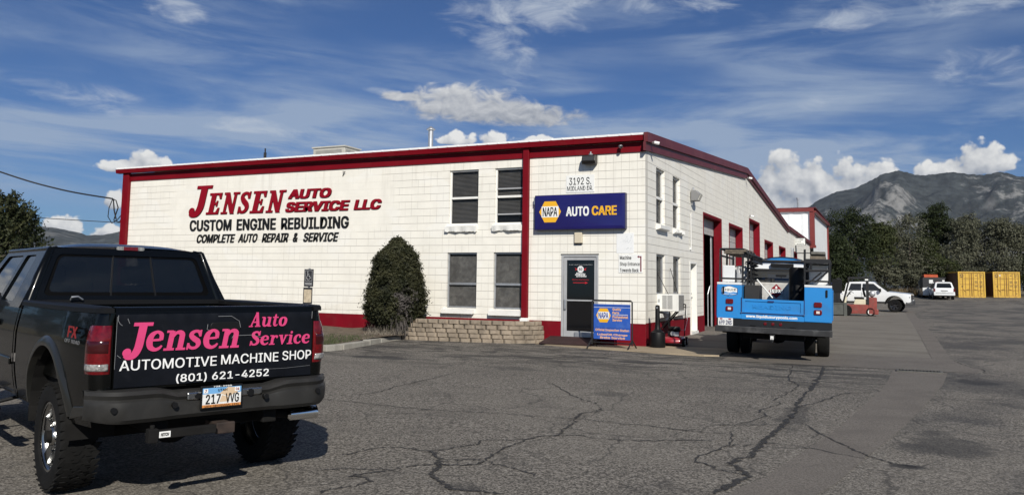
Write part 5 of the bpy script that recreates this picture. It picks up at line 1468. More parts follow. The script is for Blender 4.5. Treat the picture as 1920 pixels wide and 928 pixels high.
def flat_sign(name, label, x0, x1, z0, z1, y=-.012, m=None, cat='sign'):
    t = thing(name, label, cat, ((x0+x1)/2, y, z0))
    b = MB(); w = (x1-x0)/2
    b.box(-w, w, 0, .008, 0, z1-z0); p = b.build('panel', m or M_SIGNWHITE, t, bevel=.003)
    return t, p, lambda tx, a, c, d, e, dep=.002, sh=0, bo=.0: place(text_mesh(tx, c-a, e-d, dep, sh, bo), (a-(x0+x1)/2, -.0015, d-z0), (1,0,0), (0,0,1))
t, p, tx = flat_sign('address_sign', 'white street number plate above the navy lightbox sign', -2.075, -1.312, 3.79, 4.235)
b = tx('3192 S.', -1.992, -1.40, 3.985, 4.172, bo=.008); b.merge(tx('MIDLAND DR.', -2.045, -1.352, 3.838, 3.952, bo=.004)); b.build('lettering', M_LETTER_BLACK, p)
t, p, tx = flat_sign('direction_sign', 'white sign with red corner arrow pointing back along the workshop', -.675, -.068, 1.765, 2.222)
b = tx('Machine', -.643, -.352, 2.093, 2.185, bo=.016); b.merge(tx('Shop Entrance', -.643, -.142, 1.92, 2.03, bo=.012)); b.merge(tx('Towards Back', -.643, -.168, 1.79, 1.878, bo=.016))
b.build('lettering', M_LETTER_BLACK, p)
b = MB(); ox = -.3715
b.prism([(x-ox, -.0015, z-1.765) for x, z in ((-.128,1.80),(-.098,1.80),(-.098,2.175),(-.165,2.175),(-.165,2.195),(-.205,2.162),(-.165,2.13),(-.165,2.15),(-.128,2.15))], (0,-.002,0)); b.build('arrow', mat('maroon_vinyl', (.16,.006,.02), .45), p)
t, p, tx = flat_sign('paper_notice', 'faded white paper notice stuck above the direction sign', -.733, -.292, 2.245, 2.745, -.006, mat('faded_paper', (.76,.765,.76), .8, var=.03, vscale=6))
b = MB()
for i in range(34):
    x = rnd.uniform(-.14,.16); z = rnd.choice((.12,.27,.33,.40))+rnd.uniform(-.03,.03)
    b.box(x, x+rnd.uniform(.01,.05), -.0012, -.0002, z, z+.008)
b.build('faint_print', mat('faint_grey_ink', (.52,.55,.55), .8), p)
t = thing('junction_box', 'small beige box on the wall between navy sign and glass door', 'box', (-1.723,0,2.505))
b = MB(); b.box(-.10,.10,-.07,-.002,0,.27); b.build('cover', mat('beige_plastic', (.60,.53,.40), .5), t, bevel=.01)
b = MB(); b.box(-.104,.104,-.055,-.003,-.02,-.001); b.build('base', M_BLACK, t)
# security lights and cameras
t = thing('flood_light', 'dark wall flood light under the eave above the street number', 'wall light', (-1.40,0,4.46))
b = MB(); b.prism([(-.18,-.03,.27),(-.18,-.20,.245),(-.18,-.26,.09),(-.18,-.20,.02),(-.18,-.03,.03)], (.36,0,0)); b.build('housing', mat('bronze_housing', (.022,.019,.017), .4), t, bevel=.015, seg=2)
b = MB(); b.prism([(-.14,-.235,.205),(-.14,-.268,.10),(-.14,-.225,.05),(-.14,-.20,.20)], (.28,0,0)); b.build('lens', mat('smoked_lens', (.05,.05,.05), .12, coat=.5), t)
b = MB(); b.box(-.05,.05,-.05,-.002,.12,.30); b.cyl((0,-.06,.27),(0,-.06,.345),.022,n=10); b.build('photocell', M_GALV, t)
def camera_thing(loc_, rz, label):
    t = thing('security_camera', label, 'camera', loc_, rz)
    b = MB(); b.cyl((0,0,0),(0,-.05,-.0),.035,n=12); b.tube([(0,-.03,0),(0,-.09,.0)], .012, 6); b.build('bracket', M_GALV, t)
    b = MB(); b.tube([(-.02,-.06,.0),(.05,-.17,-.03)], [.042,.042], 12); b.build('body', M_GALV if 'ball' in label else M_SIGNWHITE, t, bevel=.01)
    b = MB(); b.tube([(.05,-.1702,-.03),(.054,-.178,-.032)], [.034,.034], 12); b.build('lens', M_BLACK, t)
camera_thing((-.60,-.036,4.89), 0, 'small ball camera on the red band under the front eave')
camera_thing((.125,.22,4.985), R_(70), 'white bullet camera on the maroon fascia at the building corner')
camera_thing((.09,15.0,5.93), R_(75), 'white bullet camera under the fascia where the roof bends down')
camera_thing((.02,15.75,4.42), R_(80), 'white bullet camera above the tall middle garage door')
t = thing('wall_lamp', 'grey wall lamp with pale lens on the side wall', 'wall light', (0,5.0,4.0))
b = MB(); b.prism([(.02,-.17,.0),(.02,-.17,.30),(.16,-.17,.32),(.30,-.17,.20),(.22,-.17,.0)], (0,.34,0)); b.build('housing', mat('grey_lamp_housing', (.20,.20,.20), .45), t, bevel=.015)
b = MB(); b.prism([(.225,-.14,.02),(.305,-.14,.19),(.312,-.14,.185),(.235,-.14,.01)], (0,.28,0)); b.build('lens', mat('pale_lens', (.7,.68,.6), .2, coat=.4), t)
b = MB(); b.cyl((.06,0,.31),(.06,0,.42),.025,n=10); b.box(.0,.05,-.06,.06,-.12,.0); b.build('photocell', M_GALV, t)
# window air conditioner
t = thing('air_conditioner', 'white window air conditioner jutting from the lower side window', 'air conditioner', (0,1.33,.83))
b = MB(); b.box(.0,.55,-.30,.30,.0,.43); c = b.build('case', mat('white_enamel', (.74,.74,.71), .4, var=.03, dirt=(.5,.48,.43,.3)), t, bevel=.012)
b = MB()
for (xa, xb) in ((.14,.255),(.27,.40)):
    for i in range(15): b.box(xa, xb, -.304, -.3005, .06+i*.023, .072+i*.023)
b.build('louvre', mat('shadow_grey', (.16,.16,.16), .6), c)
b = MB()
for i in range(14): b.box(.5505, .556, -.26+i*.04, -.245+i*.04, .03, .40)
b.build('louvre', mat('shadow_grey'), c)
b = MB(); b.box(.03,.075,-.303,-.3005,.22,.30); b.build('badge', M_GALV, c)
b = MB(); b.tube([(.50,-.27,.03),(.02,-.31,.95)], .008, 5); b.tube([(.52,.27,.03),(.02,1.0,1.10)], .008, 5); b.build('support_wire', M_BLACK, t)
b = MB(); b.tube([(.45,-.1,.0),(.05,-.1,-.45)], .02, 6); b.tube([(.45,.15,.0),(.05,.15,-.45)], .02, 6); b.build('bracket', M_DARKSTEEL, t)
# machine shop sign on a bent pipe, farther down the yard
t = thing('hanging_sign', 'small white sign on a bent pipe by the far end of the side wall', 'sign', (.18,33.3,3.55))
b = MB(); b.box(-.42,.42,-.02,.0,.48,.92); p = b.build('panel', M_SIGNWHITE, t)
b = MB(); b.plate(rect(-.43,.43,.47,.93), [rect(-.405,.405,.495,.905)], lambda q: (q[0],-.025,q[1]), (0,.02,0)); b.build('frame', M_BLACK, p)
b = MB()
for tx_, z, w in (('MACHINE',.79,.30),('SHOP',.66,.18),('ENTRANCE',.53,.33)): b.merge(front_text(tx_, -w, w, z, z+.075, -.021, .003, 0, .02))
b.build('lettering', mat('grey_green_print', (.08,.10,.08), .5), p)
b = MB(); b.tube([(-.14,0,.48),(-.14,0,.02),(-.1,0,.0),(.85,0,.0)], .028, 8); b.tube([(.85,0,.0),(.85,0,-3.55)], .03, 8); b.build('pipe', M_DARKSTEEL, t)
b = MB(); b.box(.0,.14,-.2,.2,0,.62); b.box(0,.1,-.15,.15,-.62,-.15); o = b.build('meter_box', M_GALV, None, bevel=.02); o.location = (.0,31.0,3.15); tag(o, 'grey electric meter box on the side wall near the far sign', 'meter box')
# rooftop cooler
t = thing('rooftop_cooler', 'pale square air cooler standing on the workshop roof', 'air cooler', (-14.25,6.4,5.82))
b = MB(); b.box(-.75,.75,-.5,.5,.0,.78); c = b.build('case', mat('pale_cooler', (.40,.385,.34), .6, var=.1), t, bevel=.02)
b = MB()
for i in range(13): b.box(-.62,.62,-.506,-.5005,.12+i*.045,.14+i*.045)
for i in range(13): b.box(.7505,.756,-.4,.4,.12+i*.045,.14+i*.045)
b.build('louvre', mat('shadow_grey'), c)
b = MB(); b.box(-.8,.8,-.55,.55,.781,.84); b.build('lid', mat('pale_cooler'), t, bevel=.02)

# ================================================================== in front of the wall
# retaining wall of split blocks around a raised bed
M_SPLIT = mat('tan_split_block', (.27,.22,.165), .9, var=.34, vscale=3.2, bump=.9, bscale=32, dirt=(.17,.13,.09,.45), dscale=6)
t = thing('retaining_wall', 'low curved wall of tan split-face blocks under the front windows', 'garden wall', (-4.4,-.9,-.02))
b = MB()
def wall_path(k):           # plan of course k, from the left end to the wall by the door
    d = .018*k
    return [(-6.33+.10*k, -1.02+d), (-5.9, -1.10+d), (-4.6, -.98+d), (-3.45, -.82+d), (-3.10, -.72+d), (-2.80-d, -.52+d), (-2.62-d, -.25), (-2.60-d, .0)]
for k in range(5):
    P = wall_path(k); seg = []
    pts = spl(P, 10)
    L = [0]
    for a, c in zip(pts, pts[1:]): L.append(L[-1]+math.hypot(c[0]-a[0], c[1]-a[1]))
    def at_(s_):
        for i in range(len(L)-1):
            if s_ <= L[i+1]:
                tt = (s_-L[i])/(L[i+1]-L[i] or 1); return Vector((pts[i][0]+(pts[i+1][0]-pts[i][0])*tt, pts[i][1]+(pts[i+1][1]-pts[i][1])*tt, 0))
        return Vector((*pts[-1], 0))
    s_ = -.15*(k % 2)
    while s_ < L[-1]-.05:
        w = .295; a = at_(max(0, s_)); c = at_(min(L[-1], s_+w)); dv = (c-a)
        if dv.length > .08:
            ln = dv.length; dv /= ln; nn = Vector((-dv.y, dv.x, 0)); z = -.03+k*.113
            cen = (a+c)/2+nn*.10+nn*rnd.uniform(-.012,.012)
            h2 = .108/2; l2 = ln/2-.010
            # chamfered split face: the front is narrower than the body
            fr = -nn*.10; bk = nn*.10
            vs = [cen+dv*sx*(l2-(.045 if q is fr else 0))+q+Vector((0,0,z+h2+sz*(h2-(.012 if q is fr else 0)))) for q in (fr, bk) for sx, sz in ((-1,-1),(1,-1),(1,1),(-1,1))]
            mid = [cen+dv*sx*l2-nn*.055+Vector((0,0,z+h2+sz*h2)) for sx, sz in ((-1,-1),(1,-1),(1,1),(-1,1))]
            b.loft([vs[:4], mid, vs[4:]])
        s_ += w
b.v = [v-Vector((-4.4,-.9,-.02)) for v in b.v]
b.build('blocks', M_SPLIT, t)
b = MB(); b.prism([(x+4.4, y+.9, .50) for x, y in ((-5.95,-.98),(-4.6,-.80),(-3.2,-.58),(-2.75,-.2),(-2.75,-.01),(-5.95,-.01))], (0,0,-.45)); b.build('soil_fill', M_SOIL, t)
b = MB(); b.box(.0,.0,0,0,0,0) if False else None
# door mat of slats
t = thing('door_ramp', 'dark red-brown slatted ramp in front of the glass door', 'ramp', (-1.80,-.40,.012))
sl_ = Vector((0, .96, .19)).normalized()
b = MB()
for i in range(12): b.obox(Vector((0, -.36+i*.063, .022+i*.0112)), (.66,0,0), sl_*.024, (0,-.003,.012))
b.build('slat', mat('dark_slat_wood', (.030,.012,.011), .75, var=.3), t, bevel=.004)
b = MB()
for x in (-.62,0,.62): b.prism([(x-.03,-.38,.0),(x-.03,.36,.0),(x-.03,.36,.128),(x-.03,-.38,.008)], (.06,0,0))
b.build('bearer', mat('dark_slat_wood'), t)
# sandwich board
t = thing('pavement_sign', 'weathered blue swinging sign in a black tube frame beside the door', 'sign', (-.53,-.98,.0), R_(-4))
b = MB(); b.tube([(-.50,0,.08),(-.50,0,1.08),(-.47,0,1.105),(.47,0,1.105),(.50,0,1.08),(.50,0,.08)], .019, 8)
for x in (-.5,.5):
    b.tube([(x,-.28,.012),(x,-.02,.20),(x,.02,.20),(x,.28,.012)], .018, 6); b.tube([(x,0,.09),(x,0,.22)], .019, 6)
b.tube([(-.5,0,.13),(.5,0,.13)], .014, 6)
b.build('frame', M_DARKSTEEL, t)
b = MB(); b.box(-.455,.455,-.012,.012,.21,1.02); p = b.build('panel', M_BLUESIGN, t, bevel=.003)
M_OUT = mat('peach_lettering', (.78,.44,.24), .5, var=.12, vscale=30)
b = MB()
for z in (.465,.355,.985): b.box(-.455,.455,-.0135,-.0125,z,z+.008)
b.build('joint', mat('dark_blue_edge'), p)
napa_badge(p, -.205, .76, .37, .325, -.0125, mat('sign_blue_text', (.02,.05,.30), .4))
b = MB()
for tx_, x0, x1, z0, z1 in (('Quality',.02,.235,.865,.935),('Parts',.02,.185,.800,.855),('Professional',.02,.405,.700,.765),('Service',.02,.255,.630,.688)): b.merge(front_text(tx_, x0, x1, z0, z1, -.0125, .0025, 0, .03))
for tx_, x0, x1, z0, z1 in (('Official Inspection Station',-.41,.43,.385,.452),('Lube/Oil Change',-.36,.39,.285,.345),('Brake Service',-.29,.33,.222,.277)): b.merge(front_text(tx_, x0, x1, z0, z1, -.0125, .0025, 0, .03))
b.build('lettering', M_OUT, p)
b = MB(); b.box(.02,.40,-.0145,-.0125,.778,.788); b.box(-.45,.45,-.0145,-.0125,.945,.952); b.build('rule', M_SIGNWHITE, p)
# smokers' post
t = thing('ash_receptacle', 'black bottle-shaped ash receptacle at the corner of the workshop', 'ash receptacle', (.32,-.10,.012))
b = MB(); b.lathe([(.001,0),(.175,0),(.185,.02),(.18,.30),(.165,.355),(.09,.40),(.065,.45),(.058,.55),(.055,.95),(.045,.99),(.001,1.0)], (0,0,0), (0,0,1), 28); c = b.build('body', M_BLACK, t, smooth=40)
b = MB(); b.lathe([(.001,.004),(.018,.002),(.02,0)], (.0,-.056,.93), (0,-1,0), 10); b.build('opening', M_GALV, c)
# lawn mower
t = thing('lawn_mower', 'red push lawn mower with black engine parked against the side wall', 'lawn mower', (.52,.75,.012), R_(8))
M_MOWRED = mat('mower_red', (.28,.012,.022), .35, coat=.4, var=.1)
b = MB()
b.loft([[(x*w, y, z) for x, z in ((-1,h0),(-1,h1*.8),(-.8,h1),(.8,h1),(1,h1*.8),(1,h0))] for y, w, h0, h1 in ((-.42,.16,.09,.16),(-.36,.24,.07,.20),(-.1,.26,.06,.23),(.25,.25,.06,.22),(.40,.20,.08,.17))])
b.build('deck', M_MOWRED, t, smooth=40)
b = MB(); b.lathe([(.001,.24),(.13,.24),(.15,.20),(.15,.14),(.12,.10),(.12,.0),(.001,.0)], (0,-.05,.22), (0,0,1), 18); b.box(-.12,.10,-.24,-.12,.25,.36); b.ball((.08,-.16,.40),(.07,.09,.05)); eng = b.build('engine', M_BLACK, t, smooth=40)
b = MB(); b.cyl((-.02,-.24,.30),(-.02,-.30,.30),.055,n=14); b.box(.02,.13,-.28,-.24,.24,.34); b.build('muffler', M_GALV, eng, bevel=.006)
for x in (-.25,.25):
    for y, rr_ in ((-.34,.10),(.34,.10)):
        b = MB(); b.lathe([(.055,-.03),(.095,-.032),(.10,-.02),(.10,.02),(.095,.032),(.055,.03)], (x,y,.10), (1,0,0), 18); w = b.build('wheel', M_RUBBER, t, smooth=40)
        b = MB(); b.lathe([(.001,-.034),(.05,-.034),(.062,-.028),(.062,.028),(.05,.034),(.001,.034)], (x,y,.10), (1,0,0), 16); b.build('hub', M_SIGNWHITE, w, smooth=40)
b = MB()
for x in (-.2,.2): b.tube([(x,.36,.20),(x,.62,.62),(x,.80,.92),(x,.78,.99)], .013, 6)
b.tube([(-.2,.78,.99),(.2,.78,.99)], .016, 6); b.tube([(-.2,.80,.92),(-.1,.74,.93),(.1,.74,.93),(.2,.80,.92)], .009, 5); b.tube([(-.2,.62,.62),(.2,.62,.62)], .012, 5)
b.build('handle', M_BLACK, t, smooth=50)
b = MB(); b.tube([(.2,.8,.92),(.26,.6,.6),(.22,.3,.35),(.1,.0,.4)], .006, 5); b.build('cable', M_SIGNWHITE, t)
# disabled parking sign
t = thing('parking_sign', 'dark parking sign with wheelchair symbol on a post by the front wall', 'parking sign', (-8.58,-2.0,.08))
b = MB(); b.box(-.025,.025,.012,.04,.0,1.72); b.build('post', M_GALV, t)
b = MB(); b.box(-.152,.152,.0,.010,1.235,1.695); p = b.build('panel', mat('faded_sign_black', (.030,.030,.034), .5, var=.1), t, bevel=.004)
b = MB(); b.plate(rrect(-.115,.115,1.38,1.665,.02,3), [rrect(-.107,.107,1.388,1.657,.016,3)], lambda q: (q[0],-.0015,q[1]), (0,.001,0))
b.ball((-.035,-.002,1.625),(.016,.002,.016)); b.tube([(-.035,-.002,1.60),(-.028,-.002,1.525),(.03,-.002,1.52),(.055,-.002,1.455),(.075,-.002,1.462)], .008, 5); b.tube([(-.033,-.002,1.565),(.02,-.002,1.562)], .006, 5)
b.tube([(-.008+.058*math.cos(R_(a)),-.002,1.475+.058*math.sin(R_(a))) for a in range(-250,-30+1,20)][:], .007, 5)
b.merge(front_text('PARKING', -.115, .115, 1.275, 1.345, -.0005, .0015, 0, .02)); b.build('symbol', mat('faded_sign_white', (.42,.42,.42), .5), p)
b = MB(); b.box(-.165,.135,-.001,.010,.78,1.215); p = b.build('lower_panel', mat('faded_sign_black'), t, bevel=.004)
b = MB(); b.prism([(x,-.0015,z) for x, z in rrect(-.14,.11,.82,1.16,.02,3)], (0,-.001,0)); b.build('insert', mat('beige_insert', (.50,.42,.30), .6, var=.25, vscale=9), p)
# trench drain grate
t = thing('drain_grate', 'black slotted drain grate across the smooth repair strip', 'drain', (5.83,-2.42,-.036))
b = MB(); b.plate(rect(-.38,.38,-.19,.19), [rect(-.34,.34,-.15,.15)], lambda q: (q[0],q[1],.026), (0,0,-.03)); b.build('frame', mat('worn_grate_frame', (.10,.095,.085), .8, var=.3), t)
b = MB()
for i in range(12): b.box(-.335+i*.057,-.318+i*.057,-.15,.15,.012,.022)
b.build('grate', M_UNDER, t)
b = MB(); b.box(-.34,.34,-.15,.15,.008,.012); b.build('pit', M_BLACK, t)
# overhead wires
M_WIRE = mat('black_cable', (.008,.008,.009), .6)
def sag(p, q_, s_, n=24):
    p, q_ = Vector(p), Vector(q_)
    return [p.lerp(q_, i/n)-Vector((0,0,4*s_*(i/n)*(1-i/n))) for i in range(n+1)]
t = thing('service_cable', 'thick black cable sagging from the left to the upper left building corner', 'cable', (-18.36,-.30,4.13))
o2 = Vector((-18.36,-.30,4.13))
b = MB(); b.tube([Vector(v)-o2 for v in spl([(-18.36,-.30,4.13),(-20.33,-.78,4.46),(-22.3,-1.66,5.05),(-26.5,-3.3,6.6),(-37,-7.2,11.0)], 8)], .028, 6); b.build('cable', M_WIRE, t)
b = MB()
b.tube([(0,0,0),(.12,.05,-.06),(.18,.1,-.3),(.02,.12,-.62),(-.05,.14,-.72),(.16,.2,-.78),(.26,.28,-.55)], .02, 6)
b.tube([(.02,0,0),(-.16,.02,-.3),(-.2,.03,-.6),(-.08,.1,-.82),(.12,.15,-.70),(.27,.25,-.45)], .016, 6)
b.tube([(.05,0,-.02),(.06,.05,-.4),(.12,.1,-.7)], .022, 6)
b.build('drip_loop', M_WIRE, t, smooth=50)
t = thing('thin_wire', 'thin overhead wire crossing behind the cable left of the building', 'cable', (-45,9,3.9))
b = MB(); b.tube([v-Vector((-45,9,3.9)) for v in sag((-62,-6,6.3),(-19,30,4.3),.35)], .022, 5); b.build('cable', M_WIRE, t)

# ================================================================== yard: forklift, pickups, suv, containers
t = thing('forklift', 'worn red forklift with black overhead guard in front of the white pickup', 'forklift', (3.42,29.5,-.03), R_(3))
M_FRED = mat('worn_forklift_red', (.23,.045,.035), .55, var=.22, vscale=5, dirt=(.12,.09,.07,.6), dscale=4)
M_CREAM = mat('cream_paint', (.62,.57,.42), .5, var=.08, dirt=(.3,.25,.18,.4))
b = MB(); b.box(-.40,.72,-.5,.5,.12,.62); b.prism([(.70,-.52,.10),(1.18,-.52,.10),(1.20,-.52,.35),(1.12,-.52,.40),(1.14,-.52,1.0),(.72,-.52,1.02)], (0,1.04,0)); b.build('body', M_FRED, t, bevel=.03)
b = MB(); b.prism([(-.04,-.44,.62),(.62,-.44,.62),(.62,-.44,.90),(.05,-.44,.90)], (0,.88,0)); b.build('cowl', M_CREAM, t, bevel=.02)
b = MB(); b.prism([(-.62,-.48,.62),(-.42,-.48,.62),(-.36,-.48,1.02),(-.50,-.48,1.02)], (0,.96,0)); b.build('dash_panel', M_CREAM, t, bevel=.02)
b = MB(); b.box(.0,.50,-.28,.28,.902,1.02); b.obox((.50,0,1.28),(.05,0,.01),(0,.26,0),(-.06,0,.26)); b.build('seat', M_BLACK, t, bevel=.03)
b = MB(); b.tube([(-.42,0,.95),(-.18,0,1.30)], .03, 8); b.lathe([(.17,-.012),(.185,0),(.17,.012),(.155,0)], (-.16,0,1.32), (.55,0,.83), 20); b.tube([(-.29,0,1.24),(-.03,0,1.40)], .012, 5); b.build('steering_wheel', M_BLACK, t, smooth=50)
b = MB()
for y in (-.48,.48):
    b.tube([(-.58,y,.62),(-.22,y,2.02)], .045, 6); b.box(.62,.74,y-.04,y+.04,.62,2.02)
b.box(-.30,.78,-.52,.52,2.02,2.09)
for i in range(5): b.box(-.2,.7,-.40+i*.2-.02,-.40+i*.2+.02,2.092,2.11)
b.build('overhead_guard', M_DARKSTEEL, t)
b = MB(); b.box(.56,.72,-.53,-.50,1.92,2.0); b.build('plate', M_SIGNWHITE, t)
b = MB(); b.tube([(.90,-.38,1.20),(.90,.38,1.20)], [.16,.16], 18); b.ball((.90,-.38,1.20),(.16,.07,.16)); tk = b.build('gas_tank', M_GALV, t, smooth=40)
b = MB(); b.box(.84,.96,-.3,.3,1.0,1.04); b.lathe([(.162,-.02),(.172,-.02),(.172,.02),(.162,.02)], (.9,-.2,1.2), (0,1,0), 18); b.build('strap', M_BLACK, tk)
b = MB()
for y in (-.34,.34): b.box(-.86,-.70,y-.05,y+.05,.10,2.05); b.box(-.95,-.862,y-.035,y+.035,.15,1.9)
for z in (.45,1.2,1.9): b.box(-.86,-.70,-.29,.29,z,z+.08)
b.box(-1.05,-.952,-.5,.5,.5,1.15); b.build('mast', M_DARKSTEEL, t)
b = MB()
for y in (-.28,.28): b.box(-2.0,-1.05,y-.06,y+.06,.06,.11); b.box(-1.1,-1.052,y-.06,y+.06,.06,.9)
b.build('fork', M_DARKSTEEL, t)
for x, r_w, y in ((-.42,.30,.46),(.80,.23,.42)):
    for s in (-1, 1): 
        b = MB(); b.lathe([(r_w*.6,-.1),(r_w*.95,-.1),(r_w,-.07),(r_w,.07),(r_w*.95,.1),(r_w*.6,.1)], (x,s*y,r_w), (0,1,0), 20); w = b.build('wheel', M_RUBBER, t, smooth=40)
        b = MB(); b.lathe([(.001,-.08),(r_w*.35,-.085),(r_w*.62,-.10),(r_w*.62,.10),(r_w*.35,.085),(.001,.08)], (x,s*y,r_w), (0,1,0), 16); b.build('hub', M_SIGNWHITE if x > 0 else M_UNDER, w, smooth=40)
t = thing('scrap_bin', 'grey steel bin on the ground in front of the forklift mast', 'bin', (2.42,28.75,-.03), R_(3))
b = MB(); b.plate(rect(-.6,.62,-.42,.42), [rect(-.57,.59,-.39,.39)], lambda q: (q[0],q[1],.68), (0,0,-.60)); b.box(-.59,.61,-.41,.41,.06,.09); c = b.build('shell', mat('olive_grey_steel', (.075,.08,.072), .55, var=.2, vscale=4), t)
b = MB(); b.box(.50,.66,-.46,-.421,.0,.72); b.box(-.64,-.56,-.46,-.421,.0,.72); b.box(.5,.66,.421,.46,0,.72); b.box(-.62,.64,-.45,-.421,.64,.70); b.build('post', mat('olive_grey_steel'), c)
t = thing('machine_crate', 'dark equipment crate standing behind the blue truck near the forklift', 'crate', (2.2,30.2,-.03))
b = MB(); b.box(-.62,.45,-.4,.4,.1,1.72); b.build('case', mat('dark_case', (.020,.022,.026), .6, var=.3), t, bevel=.03)
b = MB(); b.tube([(-.5,-.42,1.74),(.52,-.42,1.74),(.52,-.42,1.2),(.62,-.42,1.18)], .025, 6); b.build('frame', mat('blue_tube', (.02,.03,.16), .5), t)

def lofted_vehicle(par, prof_fn, ys_, name, m, smooth=35):
    b = MB(); b.loft([prof_fn(y) for y in ys_]); return b.build(name, m, par, smooth=smooth)
def far_pickup(label, loc_, rz, group=None, name='parked_pickup'):
    """crew-cab pickup, nose toward +Y in its own axes"""
    t = thing(name, label, 'pickup', loc_, rz, group)
    L = 5.9; HW = 1.0; A1, A2 = 1.25, 4.95
    b = MB()
    for s in (-1, 1):
        rows = []
        for i in range(70):
            y = L*i/69
            lo = .55
            for a in (A1, A2):
                d = abs(y-a)
                if d < .56: lo = max(lo, .50+math.sqrt(.56**2-d*d)*.98)
            top = 1.28 if y < 1.95 else (1.30 if y < 4.2 else 1.30-.16*((y-4.2)/1.7)**1.5)
            nose = 0 if y < 5.3 else .16*((y-5.3)/.6)**2
            rows.append([(s*(HW-nose-(.05*max(0, (z-1.05)/.25)**1.5)-(.05*max(0, (.8-z)/.3)**2)), y, z) for z in [lo+(top-lo)*k/7 for k in range(8)]])
        b.grid(rows)
    rows = []
    for i in range(10):
        y = 4.05+1.82*i/9; h = 1.31-.16*((max(4.2, y)-4.2)/1.7)**1.5
        w = .94-(0 if y < 5.3 else .16*((y-5.3)/.6)**2)
        rows.append([(x*w, y, h+.06*(1-x*x)) for x in [-1+2*j/8 for j in range(9)]])
    b.grid(rows)
    b.box(-.95,.95,.02,.06,.62,1.28); b.box(-.93,.93,.0,1.95,.85,.9); b.box(-.84,.84,5.80,5.88,.55,1.12)
    body = b.build('body', M_WHITECAR, t, smooth=40)
    secs = []
    for y, w, z in ((1.95,.92,1.26),(2.05,.80,1.80),(2.25,.74,1.90),(3.4,.74,1.94),(3.75,.74,1.90),(4.55,.92,1.28)):
        secs.append([(-.94,y,1.24),(-w,y,z),(-w*.6,y,z+.03),(w*.6,y,z+.03),(w,y,z),(.94,y,1.24)])
    b = MB(); b.loft(secs); c = b.build('cab', M_WHITECAR, t, smooth=45)
    for s in (-1, 1):
        b = MB()
        xx = lambda z: s*(.945-(z-1.24)*.30)
        for P in ([(2.20,1.36),(2.98,1.36),(2.98,1.80),(2.34,1.80)], [(3.06,1.36),(4.22,1.36),(3.72,1.80),(3.06,1.80)]):
            b.prism([(xx(z)+s*.012, y, z) for y, z in poly_round(P, .04)], (-s*.03,0,0))
        b.build('side_window', M_DARKGLASS, t)
        for y0, y1 in ((2.12,3.0),(3.02,4.25)):
            b = MB(); b.tube([(s*1.002,y0,.62),(s*1.002,y0,1.24)], .008, 4); b.box(*sorted((s*.99,s*1.025)), y0+.08, y0+.24, 1.12, 1.16); b.build('door_seam', mat('seam_grey', (.12,.12,.12), .5), t)
        b = MB(); b.box(*sorted((s*.97,s*1.005)), .8, 5.2, .56, .66); b.build('sill', M_BLACK, t)
        b = MB(); b.obox((s*1.12,4.15,1.38),(.09,0,0),(0,.05,0),(0,0,.11)); b.tube([(s*.92,4.15,1.3),(s*1.1,4.15,1.32)], .02, 6); b.build('mirror', M_BLACK, t, bevel=.02)
        for y in (A1, A2):
            wheel(t, (s*.86,y,.41), .41, .27, .26, s, mat('black_alloy', (.02,.02,.022), .3, coat=.4), spokes=6, n=28)
            b = MB(); rows = []
            for i in range(13):
                a = R_(180*i/12); rows.append([(s*.985, y-math.cos(a)*.575, .50+math.sin(a)*.565), (s*1.012, y-math.cos(a)*.56, .50+math.sin(a)*.55), (s*.60, y-math.cos(a)*.54, .50+math.sin(a)*.53)])
            b.grid(rows); b.build('wheel_arch', M_BLACK, t)
        b = MB(); b.box(*sorted((s*.60,s*.89)), 5.62, 5.86, .88, 1.10); b.build('headlamp', mat('headlamp_glass', (.35,.36,.38), .12, coat=1), t, bevel=.04)
        b = MB(); b.box(*sorted((s*.88,s*.99)), -.01, .05, .85, 1.22); b.build('tail_lamp', M_LAMPRED, t, bevel=.015)
    b = MB(); b.prism([(-.84,4.62,1.31),(.84,4.62,1.31),(.70,3.86,1.885),(-.70,3.86,1.885)], (0,.012,.012)); b.build('windshield', M_DARKGLASS, t)
    b = MB(); b.prism([(-.78,1.955,1.34),(.78,1.955,1.34),(.68,2.035,1.78),(-.68,2.035,1.78)], (0,-.015,0)); b.build('rear_window', M_DARKGLASS, t)
    b = MB(); b.box(-.62,.62,5.86,5.92,.80,1.10); b.build('grille', mat('dark_grille', (.03,.03,.033), .4), t, bevel=.02)
    b = MB(); b.prism([(-.95,5.6,.48),(-.8,5.98,.48),(.8,5.98,.48),(.95,5.6,.48)], (0,0,.26)); b.box(-.95,.95,-.12,.02,.5,.68); b.build('bumper', mat('dark_bumper', (.05,.05,.052), .45), t, bevel=.03)
    return t
far_pickup('white crew cab pickup seen side-on behind the red forklift', (.62,40.1,-.03), R_(-97))
t = far_pickup('white pickup half hidden at the far left behind the black truck', (-40.2,6.4,.1), R_(15))
b = MB(); b.box(.5,.94,5.855,5.885,.78,.86); b.build('marker_lamp', mat('amber_lens', (.8,.25,.02), .3), t)

